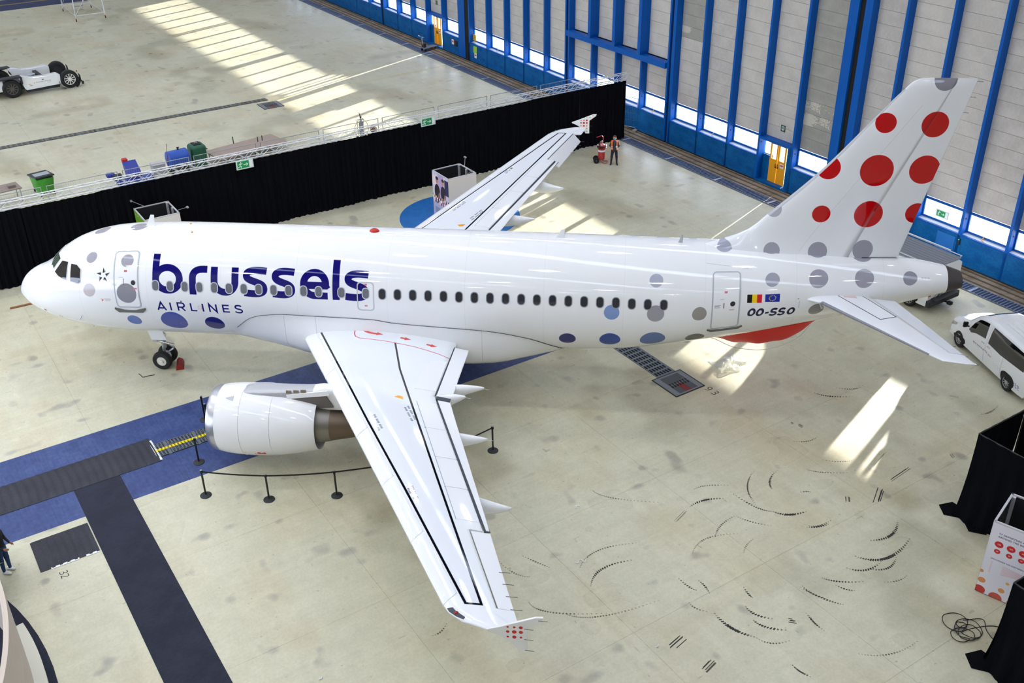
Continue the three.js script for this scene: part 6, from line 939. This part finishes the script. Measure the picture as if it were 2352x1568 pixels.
// ------------------------------------------------------------------ things standing behind the curtain
{
  const bin = thing('waste_container', 'green wheeled waste container with dark lid behind the curtain at the left', 'bin', HF(-13.3, 0, 32.5), ANG + 0.15), g = mat('#3c9a2b', .5);
  mesh('body', new THREE.CylinderGeometry(.78, .62, 1.0, 4, 1).rotateY(Math.PI / 4).scale(1.15, 1, .8).scale(1, .82, 1).translate(0, .56, 0), g, bin); mesh('lid', [new THREE.BoxGeometry(1.35, .07, 1.0).rotateZ(.1).translate(0, 1.02, 0), rod([-.62, .96, -.5], [-.62, .96, .5], .03)], mat('#22262a', .4), bin);
  for (const x of [-.5, .5]) for (const z of [-.35, .35]) mesh('wheel', cyl(.08, .08, .05, x, .08, z, 'z', 12), M.rubber, bin); mesh('film', rbox(.5, .02, .8, .006, .1, 1.085, 0), mat('#9aa0a8', .3), bin);
  const tank = thing('blue_tank', 'blue horizontal drum on a stand behind the curtain next to the green container', 'drum', HF(-12.2, 0, 25.44), ANG + Math.PI / 2 + .1), bl = mat('#1c4fae', .35);
  mesh('drum', [cyl(.46, .46, 1.1, 0, .82, 0, 'x', 30), cyl(.47, .47, .05, .5, .82, 0, 'x', 30), cyl(.47, .47, .05, -.5, .82, 0, 'x', 30)], bl, tank); mesh('stand', [span(-.5, -.4, .02, .5, -.4, .4), span(.4, .5, .02, .5, -.4, .4), span(-.5, .5, .02, .1, -.4, -.32)], M.dark, tank); mesh('valve', [cyl(.05, .05, .12, .1, 1.32, 0, 'y', 12), rbox(.16, .04, .06, .01, .1, 1.4, 0)], M.black, tank); mesh('whip_rod', rod([-.62, .4, 0], [-.5, 1.75, 0], .014), mat('#7a3c28', .6), tank);
  const ig = thing('recycling_pod', 'dark green rounded container with a black flap behind the curtain', 'bin', HF(-12.55, 0, 24.2), ANG), gg = mat('#12543c', .45);
  mesh('shell', rbox(.95, 1.25, .9, .2, 0, .66, 0, 5), gg, ig); mesh('flap', rbox(.55, .05, .45, .02, 0, 1.3, 0), M.black, ig); mesh('flap_handle', rbox(.08, .05, .2, .02, 0, 1.34, 0), M.steel, ig); mesh('hinge_bar', rod([-.4, 1.0, -.47], [.4, 1.0, -.47], .03), M.dark, ig);
  const wk = thing('belt_loader', 'blue wedge-shaped machine with a red tip behind the curtain', 'machine', HF(-11.6, 0, 28.3), ANG), bm = mat('#1f318f', .45);
  mesh('wedge', [prism([[-.2, .35], [.3, .35], [.35, .8], [-.5, 1.25], [-.62, 1.1]], -.55, .15)], bm, wk); mesh('red_tip', [rbox(.3, .26, .3, .06, -.62, 1.24, .0)], mat('#b5201f', .4), wk); mesh('base', [rbox(.8, .3, 1.9, .05, .1, .32, -.2)], bm, wk); for (const z of [-.9, .5]) mesh('wheel', cyl(.16, .16, .12, .42, .16, z, 'x', 16), M.rubber, wk); mesh('motor', rbox(.35, .3, .5, .05, -.1, .6, .65), M.dark, wk); mesh('rear_hood', rbox(.4, .22, .45, .08, -.3, .72, .95), bm, wk);
  const bd = thing('platform_board', 'brown wooden board platform lying behind the curtain below an exit sign', 'board', HF(-12.6, 0, 21.3), ANG + .16); mesh('deck', rbox(1.9, .08, 4.4, .01, 0, .5, 0), mat('#a08f84', .7), bd); for (const x of [-.8, .8]) for (const z of [-2, 0, 2]) mesh('leg', rod([x, .02, z], [x, .48, z], .03), M.steel, bd); mesh('upright', [rod([-.9, .5, .3], [-.95, .95, .3], .03), rod([-.2, .5, -.9], [-.2, .85, -.9], .025), rod([-.2, .5, -1.2], [-.2, .85, -1.2], .025)], M.dark, bd);
  const gc = thing('gas_trolley', 'grey gas cylinder with hose on a hand trolley by the curtain truss', 'trolley', HF(-11.0, 0, 14.6), ANG), hose = [];
  mesh('cylinder', lathe([[0, .06], [.13, .06], [.14, .1], [.14, 1.05], [.11, 1.18], [.04, 1.24], [.04, 1.34], [0, 1.34]], 24), mat('#7c858c', .4, .3), gc); mesh('regulator', [rod([0, 1.3, 0], [.0, 1.6, .04], .03), rbox(.1, .08, .1, .02, 0, 1.45, 0), rod([0, 1.6, .04], [.05, 1.75, .1], .02)], M.black, gc);
  for (let i = 0; i <= 24; i++) { const a = i / 24 * 6.283; hose.push([.05 * Math.sin(a * 2), .75 + .55 * Math.sin(a), .45 * Math.cos(a)]); } mesh('hose', tube(hose, .014, 60, 6), M.dark, gc); mesh('frame', [rod([-.1, .1, -.2], [-.1, 1.3, -.2], .02), rod([-.1, .1, .2], [-.1, 1.3, .2], .02), rod([-.1, 1.3, -.2], [-.1, 1.3, .2], .02), span(-.1, .25, .04, .06, -.22, .22)], M.steel, gc); for (const z of [-.26, .26]) mesh('wheel', cyl(.14, .14, .05, -.12, .14, z, 'z', 16), M.rubber, gc); mesh('drum', [cyl(.2, .2, .22, .1, .55, -.75, 'x', 20), rod([.1, .02, -.75], [.1, .4, -.75], .03)], mat('#6b4a3a', .6), gc);
  const tb = thing('work_table', 'cluttered brownish work table behind the curtain at the far left', 'table', HF(-12.9, 0, 34.9), ANG + .1); mesh('top', rbox(1.1, .06, 2.4, .01, 0, .8, 0), mat('#8d8078', .7), tb); for (const x of [-.45, .45]) for (const z of [-1.1, 1.1]) mesh('leg', rod([x, .02, z], [x, .78, z], .03), M.steel, tb);
  const cl = [[.1, -.8, .3, .12, '#7a6f66'], [-.2, .2, .25, .2, '#8b8f92'], [.2, .7, .3, .1, '#39423f'], [-.2, 1.0, .2, .26, '#7d9a8c']]; cl.forEach(([x, z, w, h, c], i) => { const o = thing('parts_box', ['low brown parts box on the cluttered table', 'grey parts box on the cluttered table', 'dark flat parts box on the cluttered table', 'pale green tall parts box on the cluttered table'][i], 'box', HF(-12.9, .832, 34.9).add(NN.clone().multiplyScalar(z)).add(DW.clone().multiplyScalar(x)), ANG + .1); mesh('case', rbox(w, h, w * 1.2, .015, 0, h / 2, 0), mat(c, .6), o); mesh('lid', rbox(w * 1.04, .02, w * 1.25, .006, 0, h + .008, 0), mat(c, .5), o); });
  const bx = thing('cable_case', 'light grey case standing beside the blue drum behind the curtain', 'case', HF(-12.6, 0, 26.5), ANG); mesh('case', rbox(.6, .55, .7, .03, 0, .28, 0), mat('#a9a7ab', .6), bx); mesh('lid', rbox(.62, .06, .72, .02, 0, .58, 0), mat('#b9b7ba', .6), bx);
}
// ------------------------------------------------------------------ wheeled fire extinguisher
{
  const t = thing('wheeled_extinguisher', 'red wheeled fire extinguisher with coiled hose beside the person near the curtain end', 'extinguisher', HF(.32, 0, 5.1), ANG + .78 + .2), r = mat('#b9131d', .3, 0, { clearcoat: 1, clearcoatRoughness: .1 });
  mesh('tank', lathe([[0, .2], [.17, .2], [.2, .24], [.2, .92], [.18, 1.02], [.12, 1.1], [.05, 1.13], [0, 1.13]], 32), r, t); mesh('label_band', cyl(.203, .203, .1, 0, .72, 0, 'y', 32), M.white, t);
  const h = []; for (let i = 0; i <= 70; i++) { const a = i / 70 * 6.283 * 3; h.push([.25 * Math.cos(a), .98 + .05 * Math.sin(a * .33) - .015 * i / 20, .25 * Math.sin(a)]); } mesh('hose', tube(h, .022, 160, 7), M.black, t);
  mesh('valve', [cyl(.04, .04, .14, 0, 1.18, 0, 'y', 14), new THREE.TorusGeometry(.09, .014, 8, 24).rotateY(.5).translate(-.03, 1.2, .05)], M.steel, t); mesh('hose_clip', new THREE.TorusGeometry(.21, .02, 8, 24).rotateX(1.3).translate(.04, 1.05, .02), M.chrome, t);
  mesh('handle', [tube([[.06, 1.1, -.2], [.06, 1.42, -.22], [-.02, 1.5, -.2], [-.3, 1.42, -.16]], .022, 30, 8)], M.red, t);
  for (const z of [-.1, .28]) mesh('wheel', cyl(.17, .17, .07, -.3, .17, z - .1, 'z', 24), M.rubber, t); mesh('axle', rod([-.3, .17, -.24], [-.3, .17, .22], .02), M.steel, t);
  mesh('stand', tube([[-.1, .22, .2], [.1, .05, .26], [.3, .03, .18], [.34, .05, 0], [.3, .03, -.16], [.08, .05, -.2], [-.1, .22, -.15]], .016, 50, 7), M.red, t);
}
// ------------------------------------------------------------------ people
function bodyField(caps, cell, blend = 0.035, pad = 0.12) {           // smooth union of tapered capsules -> mesh
  const lo = V(1e9, 1e9, 1e9), hi = lo.clone().negate(); for (const [a, b, ra, rb] of caps) for (const [p, r] of [[a, ra], [b, rb]]) { lo.min(V(p[0] - r, p[1] - r, p[2] - r)); hi.max(V(p[0] + r, p[1] + r, p[2] + r)); }
  lo.addScalar(-pad); hi.addScalar(pad); const size = Math.max(hi.x - lo.x, hi.y - lo.y, hi.z - lo.z), N = Math.ceil(size / cell) + 2, mc = new MarchingCubes(N, new THREE.MeshBasicMaterial(), true, true, 400000); mc.isolation = 0; mc.reset();
  const C = caps.map(([a, b, ra, rb]) => ({ a: V(...a), d: V(...b).sub(V(...a)), ra, rb })), q = V(), c = lo.clone().add(hi).multiplyScalar(.5), half = N * cell / 2;
  for (let z = 0; z < N; z++) for (let y = 0; y < N; y++) for (let x = 0; x < N; x++) {
    const p = V(c.x + (x - N / 2) * cell, c.y + (y - N / 2) * cell, c.z + (z - N / 2) * cell); let f = 1e3;
    for (const k of C) { q.copy(p).sub(k.a); const t = clamp(q.dot(k.d) / Math.max(1e-9, k.d.lengthSq())); const d = q.addScaledVector(k.d, -t).length() - lerp(k.ra, k.rb, t), h = clamp(.5 + .5 * (f - d) / blend); f = lerp(f, d, h) - blend * h * (1 - h); }
    mc.field[x + y * N + z * N * N] = -f;
  }
  mc.update(); const n = mc.count, P = mc.positionArray.slice(0, n * 3), Nn = mc.normalArray.slice(0, n * 3);
  for (let i = 0; i < n * 3; i += 3) { P[i] = c.x + P[i] * half; P[i + 1] = c.y + P[i + 1] * half; P[i + 2] = c.z + P[i + 2] * half; }
  const g = new THREE.BufferGeometry(); g.setAttribute('position', new THREE.BufferAttribute(P, 3)); g.setAttribute('normal', new THREE.BufferAttribute(Nn, 3)); g.computeVertexNormals(); g.setAttribute('normal', new THREE.BufferAttribute(fixNormals(P, g.attributes.normal.array, Nn), 3)); return norm(g);
}
function fixNormals(P, face, smooth) { const o = new Float32Array(smooth.length); for (let i = 0; i < o.length; i += 3) { const s = face[i] * smooth[i] + face[i + 1] * smooth[i + 1] + face[i + 2] * smooth[i + 2] < 0 ? -1 : 1, l = Math.hypot(smooth[i], smooth[i + 1], smooth[i + 2]) || 1; for (let c = 0; c < 3; c++) o[i + c] = s * smooth[i + c] / l; } return o; }
const finger = (list, base, dir, side, len, r, curl) => { let p = base.slice(), d = V(...dir).normalize(), ax = V(...side).normalize(); for (const k of [.45, .32, .23]) { const e = V(...p).addScaledVector(d, len * k); list.push([p, e.toArray(), r, r * .9]); p = e.toArray(); d = d.clone().applyAxisAngle(ax, curl); r *= .9; } };
function hand(list, w, dir, side, palm, s = 1) { const W = V(...w), D = V(...dir).normalize(), S = V(...side).normalize(); for (let k = 0; k < 4; k++) { const o = (k - 1.5) * .02 * s, b = W.clone().addScaledVector(D, .085 * s).addScaledVector(S, o); list.push([W.clone().addScaledVector(S, o * .6).addScaledVector(D, .015).toArray(), b.toArray(), .014 * s, .012 * s]); finger(list, b.toArray(), D.toArray(), S.toArray(), [.068, .078, .072, .056][k] * s, .0088 * s, palm * .45); } const tb = W.clone().addScaledVector(D, .03 * s).addScaledVector(S, -.03 * s); list.push([W.toArray(), tb.toArray(), .016 * s, .012 * s]); finger(list, tb.toArray(), D.clone().addScaledVector(S, -.9).toArray(), S.toArray(), .06 * s, .0098 * s, palm * .3); }
{
  // 1.68 m, facing +z, weight on both feet, hands behind the back
  const t = thing('person', 'person in orange safety vest, dark jacket and blue face mask standing by the red extinguisher', 'person', HF(1.02, 0, 4.75), ANG + .78 + .1);
  const skin = mat('#b98770', .6), cloth = mat('#34363d', .85), trousers = mat('#20263a', .85), shoe = mat('#15161b', .6), orange = mat('#ff6a12', .6), silver = mat('#d5d7d2', .35), hairM = mat('#5b4030', .8), mask = mat('#4aa7d6', .7);
  const body = [], hd = [];
  body.push([[0, .9, 0], [0, 1.02, .0], .135, .13], [[-.06, 1.0, .0], [.06, 1.0, 0], .12, .12], [[0, 1.08, .0], [0, 1.3, .01], .128, .14], [[-.1, 1.32, 0], [.1, 1.32, 0], .105, .105], [[-.16, 1.36, -.01], [.16, 1.36, -.01], .06, .06], [[0, 1.36, 0], [0, 1.48, .015], .062, .052]);
  const leg = (s) => [[[.085 * s, .9, 0], [.135 * s, .48, .015], .098, .066], [[.135 * s, .48, .015], [.16 * s, .1, -.01], .066, .045]], legs = [...leg(1), ...leg(-1), [[0, .92, 0], [0, .98, 0], .13, .13]];
  const arm = (s) => [[[.175 * s, 1.36, -.01], [.25 * s, 1.1, -.06], .058, .045], [[.25 * s, 1.1, -.06], [.13 * s, .93, -.17], .044, .032]];
  const torso = mesh('body', [bodyField([[[0, 1.36, 0], [0, 1.5, .015], .055, .05], [[-.1, 1.3, 0], [.1, 1.3, 0], .09, .09], [[0, .95, 0], [0, 1.3, 0], .1, .1], ...leg(1).map(([a, b, r, q]) => [a, b, r * .9, q * .9]), ...leg(-1).map(([a, b, r, q]) => [a, b, r * .9, q * .9]), ...arm(1).map(([a, b, r, q]) => [a, b, r * .85, q * .85]), ...arm(-1).map(([a, b, r, q]) => [a, b, r * .85, q * .85])], .018)], skin, t);
  const hg = []; for (const s of [1, -1]) { const l = []; hand(l, [.12 * s, .92, -.175], [-.75 * s, -.55, -.1], [0, .5 , -.8], -1 * s, 1); hg.push(bodyField(l, .006, .008, .03)); } mesh('hands', hg, skin, torso);
  mesh('jacket', bodyField([...body.slice(0, 5), ...arm(1), ...arm(-1)], .016), cloth, torso); mesh('trousers', bodyField(legs, .016), trousers, torso);
  for (const s of [1, -1]) mesh('shoe', bodyField([[[.162 * s, .055, -.05], [.19 * s, .05, .13], .046, .04], [[.162 * s, .1, -.03], [.162 * s, .06, -.04], .045, .05]], .009, .02, .03), shoe, torso);
  hd.push([[0, 1.6, .01], [0, 1.585, .035], .09, .078], [[0, 1.55, .05], [0, 1.515, .065], .058, .042], [[0, 1.48, .01], [0, 1.54, .01], .05, .055], [[0, 1.575, .115], [0, 1.555, .128], .011, .016], [[-.088, 1.575, .01], [-.092, 1.55, .005], .016, .013], [[.088, 1.575, .01], [.092, 1.55, .005], .016, .013], [[-.05, 1.605, .085], [.05, 1.605, .085], .02, .02]);
  mesh('head', bodyField(hd, .006, .02, .03), skin, torso); for (const s of [1, -1]) mesh('eye', new THREE.SphereGeometry(.011, 12, 8).translate(.033 * s, 1.588, .104), M.dark, torso);
  mesh('hair', bodyField([[[0, 1.635, -.012], [0, 1.61, -.03], .092, .092], [[-.06, 1.66, .045], [.06, 1.66, .045], .035, .035], [[-.082, 1.6, -.005], [-.08, 1.62, -.02], .022, .03], [[.082, 1.6, -.005], [.08, 1.62, -.02], .022, .03]], .007, .02, .03), hairM, torso);
  mesh('face_mask', bodyField([[[-.035, 1.535, .09], [.035, 1.535, .09], .036, .036], [[0, 1.548, .108], [0, 1.51, .092], .034, .03], [[-.06, 1.54, .05], [.06, 1.54, .05], .026, .026]], .006, .02, .03), mask, torso);
  // open safety vest: two front panels, a back panel, reflective bands
  const vest = (a0, a1, y0, y1, e) => gridGeo((u, v) => { const y = lerp(y0, y1, v), a = lerp(a0, a1, u), w = lerp(.19, .215, sstep(.95, 1.3, y)) * (1 - .25 * sstep(1.34, 1.46, y)) + e, d = lerp(.155, .165, sstep(.95, 1.3, y)) * (1 - .45 * sstep(1.32, 1.47, y)) + e; return V(w * Math.sin(a), y, d * Math.cos(a)); }, 20, 14);
  for (const [a0, a1] of [[.5, 1.35], [-1.35, -.5]]) { mesh('vest_panel', vest(a0, a1, .9, 1.44, .0), orange, torso); mesh('reflective_band', [vest(a0, a1, .98, 1.03, .004), vest(a0, a1, 1.08, 1.13, .004), vest(a0 * 1.12, a0 * 1.3, .98, 1.44, .004)], silver, torso); }
  mesh('vest_panel', vest(1.8, 4.48, .9, 1.44, .0), orange, torso); mesh('reflective_band', [vest(1.8, 4.48, .98, 1.03, .004), vest(1.8, 4.48, 1.08, 1.13, .004)], silver, torso);
  for (const s of [1, -1]) mesh('vest_shoulder', gridGeo((u, v) => V(s * lerp(.09, .185, u), 1.425 + .012 * Math.cos(v * 3.14 - 1.57) - .03 * u, lerp(-.1, .1, v)), 6, 8), orange, torso);
  mesh('badge', rbox(.075, .095, .006, .002, .0, 1.13, .172).rotateZ(-.1), M.white, torso); mesh('lanyard', tube([[-.05, 1.44, .1], [-.02, 1.28, .168], [0, 1.18, .17]], .004, 16, 4), mask, torso); mesh('lanyard', tube([[.05, 1.44, .1], [.02, 1.28, .168], [0, 1.18, .17]], .004, 16, 4), mask, torso);
}
{
  const t = thing('person', 'visitor in blue trousers and white shoes at the left edge, half hidden by black cloth', 'person', HF(17.35, 0, 40.05), ANG + 2.4), jean = mat('#1d3a63', .85), top = mat('#16171b', .85), skin = mat('#b98770', .6);
  const leg = (s, k) => [[[.09 * s, .9, 0], [.1 * s, .48, .02 * k], .1, .068], [[.1 * s, .48, .02 * k], [.1 * s, .1, .03 * k], .068, .046]], arm = (s) => [[[.18 * s, 1.38, 0], [.23 * s, 1.12, .02], .055, .044], [[.23 * s, 1.12, .02], [.16 * s, 1.0, .22], .042, .03]];
  const b = mesh('body', bodyField([[[0, .95, 0], [0, 1.35, 0], .11, .11], [[-.1, 1.34, 0], [.1, 1.34, 0], .08, .08], [[0, 1.4, 0], [0, 1.55, .02], .05, .05], [[0, 1.63, .01], [0, 1.6, .04], .09, .075], [[0, 1.56, .05], [0, 1.53, .06], .055, .042], ...leg(1, 1), ...leg(-1, -1), ...arm(1), ...arm(-1)].map(([a, c, r, q], i) => i < 5 ? [a, c, r, q] : [a, c, r * .9, q * .9]), .015), skin, t);
  mesh('trousers', bodyField([...leg(1, 1), ...leg(-1, -1), [[0, .92, 0], [0, 1.0, 0], .135, .13]], .016), jean, b); mesh('jacket', bodyField([[[0, 1.0, 0], [0, 1.3, 0], .135, .145], [[-.11, 1.34, 0], [.11, 1.34, 0], .1, .1], ...arm(1), ...arm(-1)], .016), top, b);
  for (const s of [1, -1]) mesh('shoe', bodyField([[[.1 * s, .055, -.05], [.1 * s, .05, .15], .048, .042]], .009, .02, .03), mat('#e4e6e6', .6), b); mesh('hair', bodyField([[[0, 1.67, -.02], [0, 1.62, -.04], .095, .09]], .009, .02, .03), mat('#2a2120', .8), b);
  const hg = []; for (const s of [1, -1]) { const l = []; hand(l, [.16 * s, 1.0, .23], [-.2 * s, 0, 1], [0, 1, 0], -s, 1); hg.push(bodyField(l, .006, .008, .03)); } mesh('hands', hg, skin, b);
}
{
  const c = thing('white_crate', 'white box with a grey mark standing at the left edge beside the visitor', 'box', HF(16.9, 0, 40.75), ANG + .3); mesh('case', rbox(.6, 1.0, .6, .02, 0, .5, 0), M.white, c); mesh('lid', rbox(.62, .04, .62, .01, 0, 1.01, 0), M.white, c); mesh('mark', rbox(.02, .2, .2, .005, .305, .7, 0), M.greypaint, c);
  const pl = thing('potted_plant', 'small leafy plant at the left edge in front of the visitor', 'plant', HF(17.75, 0, 40.62), ANG), pot = mesh('pot', lathe([[0, .01], [.16, .01], [.2, .34], [.18, .34], [.15, .3], [0, .3]], 24), M.dark, pl), leafM = mat('#4d6a3c', .6), lg = gridGeo((u, v) => V((v - .5) * .09 * Math.sin(Math.PI * u), .5 * u - .28 * u * u, .42 * u), 8, 2);
  for (let k = 0; k < 16; k++) { const l = mesh('leaf', lg, leafM, pl); l.position.set(0, .34 + .18 * rnd(), 0); l.rotation.set(-.7 * rnd() + .1, k * 2.4, 0); const s = rr(.8, 1.25); l.scale.setScalar(s); }
}
{ // a second visitor in black and a flared black stand at the very left edge
  const t = thing('person', 'visitor in black coat with brown shoes at the left edge on the ribbed mat', 'person', HF(15.2, 0, 40.5), ANG + 2.0), black = mat('#0f1014', .85), skin = mat('#b98770', .6);
  const leg = (s) => [[[.09 * s, .9, 0], [.1 * s, .48, .02], .1, .068], [[.1 * s, .48, .02], [.1 * s, .1, 0], .068, .046]], arm = (s) => [[[.18 * s, 1.38, 0], [.24 * s, 1.1, 0], .055, .044], [[.24 * s, 1.1, 0], [.23 * s, .86, .06], .042, .03]];
  const b = mesh('body', bodyField([[[0, .95, 0], [0, 1.35, 0], .11, .11], [[0, 1.4, 0], [0, 1.55, .02], .05, .05], [[0, 1.63, .01], [0, 1.6, .04], .09, .075], [[0, 1.56, .05], [0, 1.53, .06], .055, .042], ...arm(1), ...arm(-1)].map(([a, c, r, q], i) => i < 4 ? [a, c, r, q] : [a, c, r * .9, q * .9]), .015), skin, t);
  mesh('trousers', bodyField([...leg(1), ...leg(-1), [[0, .92, 0], [0, 1.0, 0], .135, .13]], .016), black, b); mesh('coat', bodyField([[[0, .72, 0], [0, 1.3, 0], .175, .15], [[-.11, 1.34, 0], [.11, 1.34, 0], .1, .1], ...arm(1), ...arm(-1)], .016), black, b);
  for (const s of [1, -1]) mesh('shoe', bodyField([[[.1 * s, .055, -.05], [.1 * s, .05, .15], .048, .042]], .009, .02, .03), mat('#5a2f1c', .5), b); mesh('hair', bodyField([[[0, 1.67, -.02], [0, 1.62, -.04], .095, .09]], .009, .02, .03), mat('#17130f', .8), b);
  const hg = []; for (const s of [1, -1]) { const l = []; hand(l, [.23 * s, .86, .065], [0, -1, .2], [0, 0, 1], s, 1); hg.push(bodyField(l, .006, .008, .03)); } mesh('hands', hg, skin, b);
  const c = thing('draped_stand', 'flared black cloth-covered stand at the left edge in front of the visitors', 'stand', HF(18.3, 0, 41.0), ANG); mesh('cloth', gridGeo((u, v) => { const a = u * 6.2832, r = lerp(.3, .74, Math.pow(v, 1.4)) * (1 + .04 * Math.sin(a * 9)); return V(r * Math.cos(a), .012 + v * 1.9, r * Math.sin(a)); }, 72, 12), M.drape, c); mesh('top', cyl(.73, .73, .04, 0, 1.9, 0, 'y', 40), M.black, c);
}
renderer.render(scene, camera);
